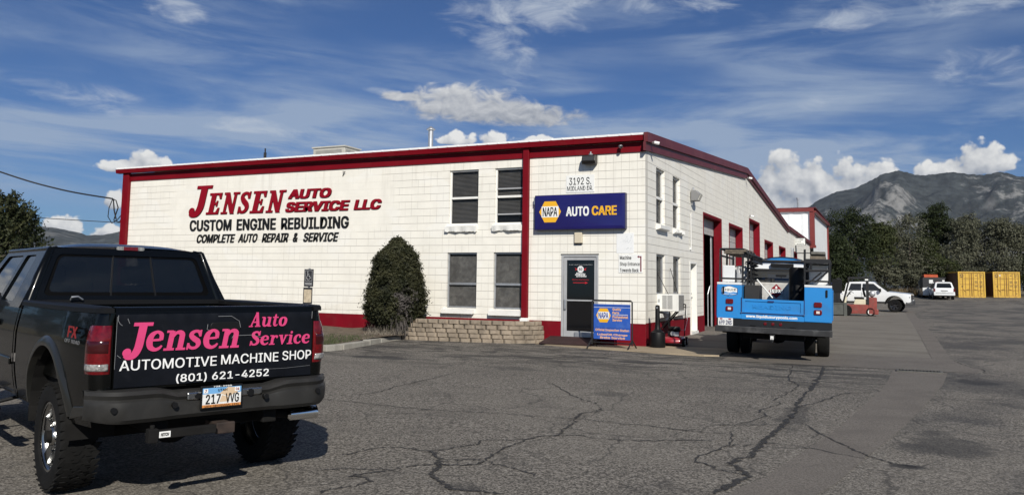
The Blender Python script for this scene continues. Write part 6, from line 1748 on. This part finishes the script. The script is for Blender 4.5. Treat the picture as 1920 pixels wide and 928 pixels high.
# white suv from behind
t = thing('parked_suv', 'white compact suv seen from behind near the yellow containers', 'suv', (9.70,68.2,G(68.2)), R_(5))
b = MB()
def suvp(y, w, zb, zt, wt): return [(-w*.94,y,zb),(-w,y,zb+.2),(-w,y,1.02),(-wt,y,zt-.05),(-wt*.8,y,zt),(wt*.8,y,zt),(wt,y,zt-.05),(w,y,1.02),(w,y,zb+.2),(w*.94,y,zb)]
b.loft([suvp(0,.86,.50,1.05,.80), suvp(.05,.90,.42,1.12,.84), suvp(.30,.90,.38,1.68,.68), suvp(.6,.90,.36,1.72,.68), suvp(2.6,.90,.36,1.70,.68), suvp(3.4,.90,.36,1.06,.80), suvp(4.3,.84,.4,.95,.7), suvp(4.42,.7,.5,.85,.6)])
b.build('body', M_WHITECAR, t, smooth=35)
F = bil((-.74,.045,1.10),(.74,.045,1.10),(.62,.285,1.60),(-.62,.285,1.60))
b = MB(); b.prism([Vector(F(p))+Vector((0,-.02,.01)) for p in rr_hole(.05,.95,.08,.93,.05)], (0,.01,0)); b.build('rear_window', M_DARKGLASS, t)
b = MB(); b.box(-.90,.90,-.10,.05,.42,.62); b.build('bumper', M_WHITECAR, t, bevel=.04)
b = MB(); b.box(-.76,.76,-.103,-.06,.625,.655); b.box(-.3,.3,-.012,0,.84,.90); b.build('trim', M_BLACK, t)
b = MB(); b.box(-.16,.16,-.022,-.004,.72,.83); b.build('number_plate', M_PLATEWHITE, t)
for s in (-1, 1):
    b = MB(); b.box(*sorted((s*.76,s*.915)), -.03, .2, .78, 1.08); b.build('tail_lamp', M_LAMPRED, t, bevel=.03)
    b = MB(); b.prism([(s*(.90-(z-1.02)*.33+.004),y,z) for y, z in ((.55,1.10),(2.9,1.10),(2.5,1.58),(.6,1.58))], (-s*.02,0,0)); b.build('side_window', M_DARKGLASS, t)
    for y in (.85,3.45):
        wheel(t, (s*.80,y,.34), .34, .22, .22, s, M_GALV, n=24)
    b = MB(); b.obox((s*1.02,2.95,1.12),(.10,0,0),(0,.05,0),(0,0,.08)); b.build('mirror', M_WHITECAR, t, bevel=.02)
    b = MB(); b.tube([(s*.60,.5,1.76),(s*.60,2.4,1.76)], .02, 6); b.build('roof_rail', M_BLACK, t)
# utility truck beyond it, with an orange load
t = thing('utility_truck', 'white utility truck with dark box body partly hidden behind the suv', 'utility truck', (9.0,71.6,G(71.6)), R_(5))
b = MB(); b.prism([(x,-.0,z) for x, z in ((-1.05,.25),(.95,.25),(.95,1.02),(-1.05,1.02))], (0,3.2,0)); b.build('body', M_WHITECAR, t, bevel=.04)
b = MB(); b.box(-1.03,.98,.02,2.4,1.022,1.95); b.box(-1.0,2.0-.95,.0,2.5,1.952,2.02); b.build('box_body', mat('black_canopy', (.018,.018,.02), .5), t, bevel=.03)
b = MB(); b.box(-.45,-.10,-.012,.018,1.45,1.80); b.box(.72,.92,-.012,.018,1.62,1.78); b.build('window', M_PLATEWHITE, t)
b = MB(); b.box(-.95,.95,2.6,4.4,1.0,1.85); b.box(-.9,.9,4.4,5.4,.5,1.15); b.build('cab', M_WHITECAR, t, bevel=.08)
for s in (-1, 1):
    for y in (.9,4.5): wheel(t, (s*.86,y,.36), .36, .24, .22, s, M_GALV, n=20)
b = MB(); b.loft([[(-.62,y,2.03),(-.62,y,2.2+h),(.62,y,2.2+h),(.62,y,2.03)] for y, h in ((.1,.02),(.3,.12),(1.7,.12),(1.9,.02))]); o = b.build('roof_crate', mat('faded_orange', (.42,.07,.02), .6, var=.15), None, bevel=.02)
o.matrix_world = Matrix.Translation((9.0-.25,71.6,G(71.6))) @ Matrix.Rotation(R_(5), 4, 'Z'); tag(o, 'orange crate lying on top of the utility truck', 'crate')
t = thing('parked_van', 'cream coloured van parked beyond the utility truck in dry grass', 'van', (8.0,80.5,G(80.5)), R_(8))
b = MB(); b.loft([[(-.88*w,y,.35),(-.92*w,y,.7),(-.92*w,y,1.2),(-.8*w,y,h-.08),(-.68*w,y,h),(.68*w,y,h),(.8*w,y,h-.08),(.92*w,y,1.2),(.92*w,y,.7),(.88*w,y,.35)] for y, w, h in ((0,.97,1.85),(.15,1,1.98),(3.2,1,1.98),(4.1,.98,1.35),(4.8,.9,1.2))]); b.build('body', mat('cream_car_paint', (.62,.58,.44), .35, coat=.5), t, smooth=35)
b = MB(); b.prism([(x,-.012,z) for x, z in rrect(-.68,.68,1.25,1.72,.1,4)], (0,.02,0)); b.build('rear_window', M_DARKGLASS, t)
for s in (-1, 1):
    for y in (.8,3.8): wheel(t, (s*.8,y,.33), .33, .2, .2, s, M_GALV, n=18)
    b = MB(); b.box(*sorted((s*.80,s*.90)), -.02, .05, .8, 1.1); b.build('tail_lamp', M_LAMPRED, t, bevel=.02)

# shipping containers
M_CONT = mat('container_yellow', (.60,.37,.045), .5, var=.10, vscale=1.5, dirt=(.30,.17,.04,.4), dscale=2.5)
M_CONTED = mat('container_edge', (.30,.15,.03), .6, var=.3, vscale=4, dirt=(.10,.03,.02,.6), dscale=6)
CONT = thing('shipping_container', 'left yellow shipping container, the one next to the white suv', 'container', (12.45,74.3,G(74.3)-.02), R_(10), 'yellow shipping containers at the back of the yard')
b = MB(); W2, Hh, Ln = 1.22, 2.59, 6.05
for s in (-1, 1):
    pts = []
    for i in range(0, 89):
        y = .16+(Ln-.3)*i/88; d = 0 if (i//2) % 2 else .04
        pts.append((s*(W2-.015-d), y))
    b.grid([[(x, y, .16) for x, y in pts], [(x, y, Hh-.11) for x, y in pts]])
b.box(-W2+.04,W2-.04,.1,Ln,Hh-.06,Hh-.02); b.box(-W2+.04,W2-.04,Ln-.08,Ln-.02,.16,Hh-.1)
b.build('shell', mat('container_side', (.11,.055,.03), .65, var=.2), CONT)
b = MB()
for x in (-1, 1):
    b.box(*sorted((x*W2, x*(W2-.13))), .0, .15, .0, Hh); b.box(*sorted((x*W2, x*(W2-.13))), Ln-.15, Ln, .0, Hh)
    b.box(*sorted((x*W2, x*(W2-.07))), .15, Ln-.15, 0, .16); b.box(*sorted((x*W2, x*(W2-.07))), .15, Ln-.15, Hh-.11, Hh)
b.box(-W2+.13,W2-.13,.0,.12,.0,.14); b.box(-W2+.13,W2-.13,.0,.12,Hh-.12,Hh)
b.build('frame', M_CONT, CONT, bevel=.01)
for s in (-1, 1):
    b = MB(); x0, x1 = sorted((s*.012, s*(W2-.135))); b.box(x0, x1, .05, .09, .145, Hh-.125); d = b.build('door', M_CONT, CONT)
    b = MB()
    for z in (.16,.74,1.33,1.92,Hh-.15): b.box(x0, x1, .028, .0495, z-.02, z+.012)
    b.box(x0, x0+.03, .028, .0495, .15, Hh-.13); b.box(x1-.03, x1, .028, .0495, .15, Hh-.13); b.box((x0+x1)/2-.02,(x0+x1)/2+.02,.03,.0495,.15,Hh-.13)
    b.build('rib', M_CONTED, d)
    b = MB()
    for x in (s*.18, s*.80): b.tube([(x,.015,.06),(x,.015,Hh-.05)], .022, 6); b.box(x-.05,x+.05,-.005,.045,.03,.10); b.box(x-.05,x+.05,-.005,.045,Hh-.10,Hh-.03)
    b.tube([(s*.18,-.0,.85),(s*.5,-.01,.78)], .018, 5); b.tube([(s*.80,-.0,.85),(s*.55,-.01,.62)], .018, 5); b.build('lock_rod', mat('rod_yellow', (.42,.24,.06), .5, metal=.2), d)
b = MB()
b.prism([(x,.046,z) for x, z in rrect(-1.02,-.72,2.02,2.34,.06,3)], (0,-.002,0))
for x, z, w in ((.32,2.2,.2),(.74,2.25,.25),(.74,2.1,.2),(.28,1.62,.3),(.72,1.62,.26),(.28,1.50,.24),(.72,1.50,.26),(.28,1.15,.3),(.72,1.15,.26),(.72,1.04,.2),(-.92,1.15,.2),(-.92,1.04,.16),(.76,.42,.2)):
    for i in range(int(w/.06)): b.box(x+i*.062, x+i*.062+.045, .043, .046, z-.035, z+.04)
b.build('stencil', mat('dark_stencil', (.06,.035,.03), .6), CONT)
mk = front_text('m', -.98, -.76, 2.10, 2.20, .0435, .002, 0, .05); mk.merge(front_text('sc', -.96, -.78, 2.24, 2.30, .0435, .002, 0, .05)); mk.build('line_mark', M_CONT, CONT)
c2 = copy_tree(CONT); c2.location = (15.68,76.4,G(76.4)-.02); c2.rotation_euler = (0,0,R_(11)); c2['label'] = 'right yellow shipping container, carrying a round white sticker'
for ch in c2.children: pass
b = MB(); b.prism([(-.56+.08*math.cos(a*math.pi/8), .045, 2.22+.09*math.sin(a*math.pi/8)) for a in range(16)], (0,-.003,0)); o = b.build('sticker', M_SIGNWHITE, None); o.parent = c2
# ================================================================== trees and shrubs
def leaf_mat(name, c0, c1, scale=.9, trans=.25):
    mt = bpy.data.materials.new(name); mt.use_nodes = True
    T = NT(mt.node_tree); b = T.n['Principled BSDF']
    P = T.pos()
    n = T.noise(P, scale, 3, .6); n2 = T.noise(P, scale*9, 2, .6)
    c = T.mix(T.step(T.add(T.mul(n, .65), T.mul(n2, .35)), .36, .64), c0, c1)
    T.put(b.inputs['Base Color'], c); b.inputs['Roughness'].default_value = .65; b.inputs['Specular IOR Level'].default_value = .25
    tr = T.node('ShaderNodeBsdfTranslucent'); T.put(tr.inputs[0], c)
    mx = T.node('ShaderNodeMixShader'); mx.inputs[0].default_value = trans
    T.l.new(b.outputs[0], mx.inputs[1]); T.l.new(tr.outputs[0], mx.inputs[2])
    T.l.new(mx.outputs[0], T.n['Material Output'].inputs[0])
    return mt
LEAF = {
 'dark': leaf_mat('dark_leaf', (.016,.024,.008), (.038,.050,.017)),
 'green': leaf_mat('green_leaf', (.028,.037,.011), (.068,.078,.029)),
 'grey': leaf_mat('grey_leaf', (.066,.070,.044), (.145,.145,.098)),
 'cedar': leaf_mat('cedar_leaf', (.018,.026,.010), (.062,.066,.026), 2.2),
}
M_BARK = mat('grey_bark', (.075, .062, .050), .95, var=.35, vscale=8, bump=.6, bscale=20)
def leaves(b, centre, n, spread, size, out_=None, elong=1.6, R=rnd):
    for _ in range(n):
        p = centre+Vector((R.gauss(0, spread[0]), R.gauss(0, spread[1]), R.gauss(0, spread[2])))
        d = Vector((R.gauss(0,1), R.gauss(0,1), R.gauss(0,.8)+.35))
        if out_ is not None: d += out_*1.1
        d.normalize()
        s = size*R.uniform(.55, 1.35)
        x = d.orthogonal().normalized(); x.rotate(Matrix.Rotation(R.uniform(0, 6.28), 3, d)); y = d.cross(x)
        b.add([p-x*s*elong*.5, p-y*s*.42, p+x*s*elong*.5+d*s*.12, p+y*s*.42], [(0,1,2,3)])
def tree(name, label, base, h, rx, ry, kind, group, n=420, leaf=.20, lo=.12, seed=1, per=14, top=.0, lobes=7):
    R = random.Random(seed)
    t = thing(name, label, 'tree', (base[0], base[1], G(base[1])-.05), R.uniform(0, 6), group)
    blobs = []
    for i in range(lobes):
        a = 2*math.pi*i/lobes+R.uniform(-.5,.5); k = R.uniform(.25, .72)
        zz = lo+(1-lo)*R.uniform(.18, .84)
        wz = 1-.45*abs(zz-.42)*1.6
        blobs.append((Vector((math.cos(a)*rx*k*wz, math.sin(a)*ry*k*wz, h*zz)), rx*R.uniform(.34,.56), h*(1-lo)*R.uniform(.15,.24)))
    blobs.append((Vector((R.uniform(-.2,.2)*rx, 0, h*(.86-top))), rx*.46, h*.15)); blobs.append((Vector((0,0,h*.5)), rx*.7, h*.30))
    b = MB()
    for _ in range(n):
        c, ra, rz_ = R.choice(blobs)
        d = Vector((R.gauss(0,1), R.gauss(0,1), R.gauss(0,1))).normalized()
        if d.z < -.4 and R.random() < .6: d.z = -d.z
        q = R.uniform(.55, 1.06)
        p = c+Vector((d.x*ra*q, d.y*ra*q, d.z*rz_*q))
        if p.z < h*.04: continue
        leaves(b, p, per, (ra*.16, ra*.16, ra*.12), leaf, d, R=R)
    b.build('crown', LEAF[kind], t, recalc=False)
    b = MB(); b.tube([(0,0,-.2),(.05,.02,h*.15),(.0,.06,h*.4),(.04,0,h*.72)], [h*.032,h*.026,h*.017,h*.006], 8)
    for c, ra, rz_ in blobs[:6]: b.tube([(0.03,.02,h*R.uniform(.12,.3)), c*.55+Vector((0,0,h*.1)), c], [h*.014, h*.009, h*.003], 6)
    b.build('trunk', M_BARK, t, smooth=60)
    return t
GB = 'trees along the back of the yard'
BT = [ # label, x, y, height, rx, kind, leaf
 ('tall dark tree behind the white metal building, tallest of the left clump', 1.0, 71, 9.5, 3.6, 'dark', .17),
 ('dark bushy tree low beside the metal building corner', -.6, 66, 6.4, 2.6, 'dark', .17),
 ('olive green tree rising behind the white pickup roof', 3.9, 75, 8.1, 2.7, 'green', .17),
 ('broad grey-green tree in the middle of the back row', 7.0, 80, 9.4, 3.4, 'grey', .17),
 ('dark pointed evergreen standing above the grey-green tree', 10.3, 91, 10.9, 2.7, 'dark', .17),
 ('mid green tree in front of the pointed evergreen', 8.4, 83, 7.0, 2.6, 'green', .16),
 ('tall grey-leaved tree behind the left yellow container', 13.0, 87, 9.6, 3.0, 'grey', .17),
 ('wide grey-leaved tree behind the right yellow container', 16.4, 87, 9.5, 3.3, 'grey', .17),
 ('dark green tree at the right end of the back row', 20.0, 93, 9.2, 3.0, 'dark', .17),
 ('dark tree just past the right end of the back row', 25.0, 97, 9.6, 3.6, 'dark', .18),
]
for i, (lb, x, y, hh, rx, kd, lf) in enumerate(BT):
    tree('yard_tree', lb, (x, y), hh-G(y)*.6, rx, rx*.9, kd, GB, n=620, leaf=lf*.78, lo=.03, seed=20+i, per=26, top=(.02 if i != 4 else -.06), lobes=9)
GS = 'shrubs below the back trees'
for i, (lb, x, y, hh, rx, kd) in enumerate([
 ('grey shrub just behind the white pickup cab', 4.6, 74.5, 3.9, 2.1, 'grey'), ('grey-green shrub above the dry grass', 6.6, 79.0, 3.6, 2.0, 'grey'),
 ('low pale shrub behind the left yellow container', 12.2, 82, 4.6, 2.6, 'grey'), ('low pale shrub behind the right yellow container', 16.2, 83.5, 4.3, 2.6, 'grey'),
 ('dark shrub filling the gap beside the metal building', 1.6, 66.5, 3.6, 2.1, 'dark'), ('dark green shrub behind the utility truck', 9.6, 79.5, 4.4, 2.4, 'green'), ('dark shrub right of the yellow containers', 19.6, 84, 3.4, 2.4, 'green')]):
    tree('yard_shrub', lb, (x, y), hh, rx, rx*.8, kd, GS, n=260, leaf=.125, lo=.02, seed=60+i, per=24, lobes=6)
# left tree with spiky sprays
R = random.Random(5)
t = thing('juniper_tree', 'dense spiky juniper tree at the left edge behind the black truck', 'tree', (-30.6, 3.6, .0))
b = MB()
for k in range(900):
    z = R.random()**.8
    rad = (2.7*(1-z)**.42+.25)*(.80+.20*math.sin(z*17+R.uniform(-1,1)))
    a = R.uniform(0, 6.283); q = math.sqrt(R.uniform(.30, 1.0))
    p = Vector((math.cos(a)*rad*q, math.sin(a)*rad*q, .3+4.55*z))
    d = Vector((math.cos(a), math.sin(a), R.uniform(.35, 1.1))).normalized()
    L = R.uniform(.30, .62)
    for j in range(16):
        s = j/15
        c = p+d*L*s+Vector((0,0,.10*s*s))
        w = .10*(1-s)+.02
        leaves(b, c, 1, (w*.5, w*.5, w*.5), .085, d, 2.0, R=R)
b.build('crown', LEAF['cedar'], t, recalc=False)
b = MB(); b.tube([(0,0,-.2),(.05,0,1.5),(0,.05,3.2),(0,0,4.5)], [.22,.16,.09,.02], 8)
for k in range(14):
    a = R.uniform(0, 6.28); z = R.uniform(.6, 3.6); b.tube([(0,0,z),(math.cos(a)*.9,math.sin(a)*.9,z+.35),(math.cos(a)*1.7*(1-z/6),math.sin(a)*1.7*(1-z/6),z+.8)], [.06,.035,.012], 5)
b.build('trunk', M_BARK, t)
tree('garden_tree', 'dark leafy tree beyond the juniper at the far left', (-37.5, 8.5), 5.0, 3.0, 2.6, 'dark', None, n=300, leaf=.15, lo=.03, seed=91, per=14)
for i, (x, y, hh, rx) in enumerate(((-34, -2.5, 7.0, 3.4), (-36, -9, 8.0, 3.8), (-33, -15.5, 6.5, 3.2), (-37, -22, 8.5, 4.0), (-35, -30, 7.5, 3.6))):  # unseen trees, added so the black pickup's side reflects something dark
    tree('unseen_tree', 'unseen dark tree added left of the forecourt to darken reflections', (x, y), hh, rx, rx, 'dark', 'unseen trees added left of the forecourt', n=260, leaf=.22, lo=.02, seed=120+i, per=14)
# clipped conifer by the retaining wall
R = random.Random(11)
t = thing('conifer_bush', 'large rounded dark conifer with a dead grey patch beside the block wall', 'shrub', (-6.55, -.92, .08))
PRF = [(0,.30),(.06,.44),(.10,.54),(.165,.73),(.26,.78),(.34,.79),(.45,.75),(.54,.69),(.70,.56),(.79,.50),(.91,.30),(.97,.15),(1.0,.03)]
def prof(z):            # radius at height fraction
    for (a, q), (c, w) in zip(PRF, PRF[1:]):
        if z <= c: return q+(w-q)*(z-a)/(c-a)
    return .03
LOB = [(.5, .37, .20, .3), (.3, .28, .16, .3), (4.3, .30, .14, .3), (3.6, .22, .15, .3)]+[(R.uniform(0, 6.28), R.uniform(.05, .85), R.uniform(.05, .22), R.uniform(.25, .5)) for _ in range(60)]
def rad_at(a, z):
    r_ = prof(z)
    e = 0
    for la, lz, amp, w in LOB:
        da = (a-la+math.pi) % (2*math.pi)-math.pi
        e += amp*math.exp(-((da*r_/.30)**2+((z-lz)*2.5/.26)**2))
    return r_*.75+min(e,.19)*min(1, r_/.4)-.05*min(1, r_/.3)
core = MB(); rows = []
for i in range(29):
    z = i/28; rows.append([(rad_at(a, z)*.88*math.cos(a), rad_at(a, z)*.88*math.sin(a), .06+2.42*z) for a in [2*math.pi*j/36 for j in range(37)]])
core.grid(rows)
core.build('shade_core', mat('conifer_shade', (.008,.010,.005), .95), t)  # solid near-black core: shade between the tufts put into colour
b = MB(); dead = MB()
for k in range(2100):
    z = R.random()**.85; a = R.uniform(0, 6.283)
    r0 = rad_at(a, z)*(1.02-.05*z)
    q = 1+R.gauss(0, .045) if R.random() < .95 else R.uniform(1.06, 1.16)
    p = Vector((math.cos(a)*r0*q, math.sin(a)*r0*q, .05+2.46*z))
    d = Vector((math.cos(a), math.sin(a), .75)).normalized()
    da = (a-5.70+math.pi) % (2*math.pi)-math.pi      # a dead patch low on the side facing the forecourt
    isdead = ((da/.52)**2+((z-.33)/.15)**2+R.gauss(0,.55)) < .4
    w = R.uniform(.035, .062)
    leaves(dead if isdead else b, p, 24, (w, w, w*.8), R.uniform(.026,.040), d, 2.2 if not isdead else 3.0, R=R)
b.build('crown', leaf_mat('conifer_leaf', (.015,.018,.007), (.052,.052,.023), 3.2, .12), t, recalc=False)
dead.build('dead_foliage', leaf_mat('dead_grey_twig', (.050,.044,.040), (.145,.13,.12), 9.0, .1), t, recalc=False)
b = MB()
for k in range(60):
    a = 5.55+R.gauss(0,.25); z0 = R.uniform(.15,.60)
    p0 = Vector((math.cos(a)*.55, math.sin(a)*.55, z0)); 
    L = R.uniform(.12,.30); dr = Vector((math.cos(a)*.7+R.gauss(0,.25), math.sin(a)*.7, 0))
    b.tube([p0, p0+dr*L*.5+Vector((0,0,R.uniform(-.03,.10))), p0+dr*L+Vector((R.gauss(0,.04),0,-R.uniform(.10,.40)))], [.006,.004,.0025], 4)
b.build('dead_twigs', mat('bleached_twig', (.12,.105,.095), .9, var=.3), t)
b = MB(); b.cyl((0,0,-.15),(0,0,1.6),.07,.02,8); b.build('trunk', M_BARK, t)
# dry grass at the back of the yard
R = random.Random(3); b = MB()
for k in range(9000):
    x = R.uniform(-3, 27); y = R.uniform(73.0, 84)
    if 10.3 < x < 18.5 and y < 84 : continue
    if 7.2 < x < 11 and y < 76.5: continue
    z = G(y); hh = R.uniform(.3, 1.0)*(1.0 if x < 9 else .7); a = R.uniform(0, 6.28); w = .03
    lx, ly = R.gauss(0,.14), R.gauss(0,.14)
    b.add([(x-w*math.cos(a), y-w*math.sin(a), z), (x+w*math.cos(a), y+w*math.sin(a), z), (x+lx, y+ly, z+hh)], [(0,1,2)])
tag(b.build('dry_grass', leaf_mat('straw', (.085,.058,.028), (.20,.145,.075), .5, .2), recalc=False), 'tall dry brown grass along the back edge of the yard', 'grass', kind='stuff')
b = MB()
for k in range(260):
    az = R.uniform(-62, -43); d = R.uniform(330, 520); x = math.sin(R_(az))*d+5.5; y = math.cos(R_(az))*d-19.3
    c = Vector((x, y, G(y)+R.uniform(1.5, 4.5)))
    leaves(b, c, 22, (2.2,2.2,1.5), 1.3, None, 1.3, R=R)
tag(b.build('far_treeline', leaf_mat('hazy_leaf', (.035,.045,.030), (.06,.07,.05), .05), recalc=False), 'thin line of distant trees at the foot of the hills', 'trees', kind='stuff')
# weeds and litter at the foot of walls
b = MB()
for k in range(420):
    x = R.uniform(-6.9, -6.1); y = R.uniform(-1.9, -.9); z = .12
    a = R.uniform(0, 6.28); hh = R.uniform(.08,.3); lx, ly = R.gauss(0,.12), R.gauss(0,.12)
    b.add([(x-.004*math.cos(a), y-.004*math.sin(a), z), (x+.004*math.cos(a), y+.004*math.sin(a), z), (x+lx, y+ly, z+hh)], [(0,1,2)])
tag(b.build('dead_weeds', mat('pale_weed', (.22,.19,.15), .9), recalc=False), 'pale dead weeds at the foot of the conifer bush', 'weeds', kind='stuff')

# ================================================================== air
mt = bpy.data.materials.new('pale_air'); mt.use_nodes = True
T = NT(mt.node_tree); T.n.remove(T.n['Principled BSDF'])
pv = T.node('ShaderNodeVolumePrincipled'); pv.inputs['Color'].default_value = (.80, .88, 1.0, 1); pv.inputs['Density'].default_value = 2.2e-5; pv.inputs['Anisotropy'].default_value = .2
T.l.new(pv.outputs[0], T.n['Material Output'].inputs['Volume'])
b = MB(); b.box(-9500, 9500, -450, 12500, -7.5, 1150)
tag(b.build('haze', mt), 'thin pale air between the yard and the mountains', 'haze', kind='stuff')
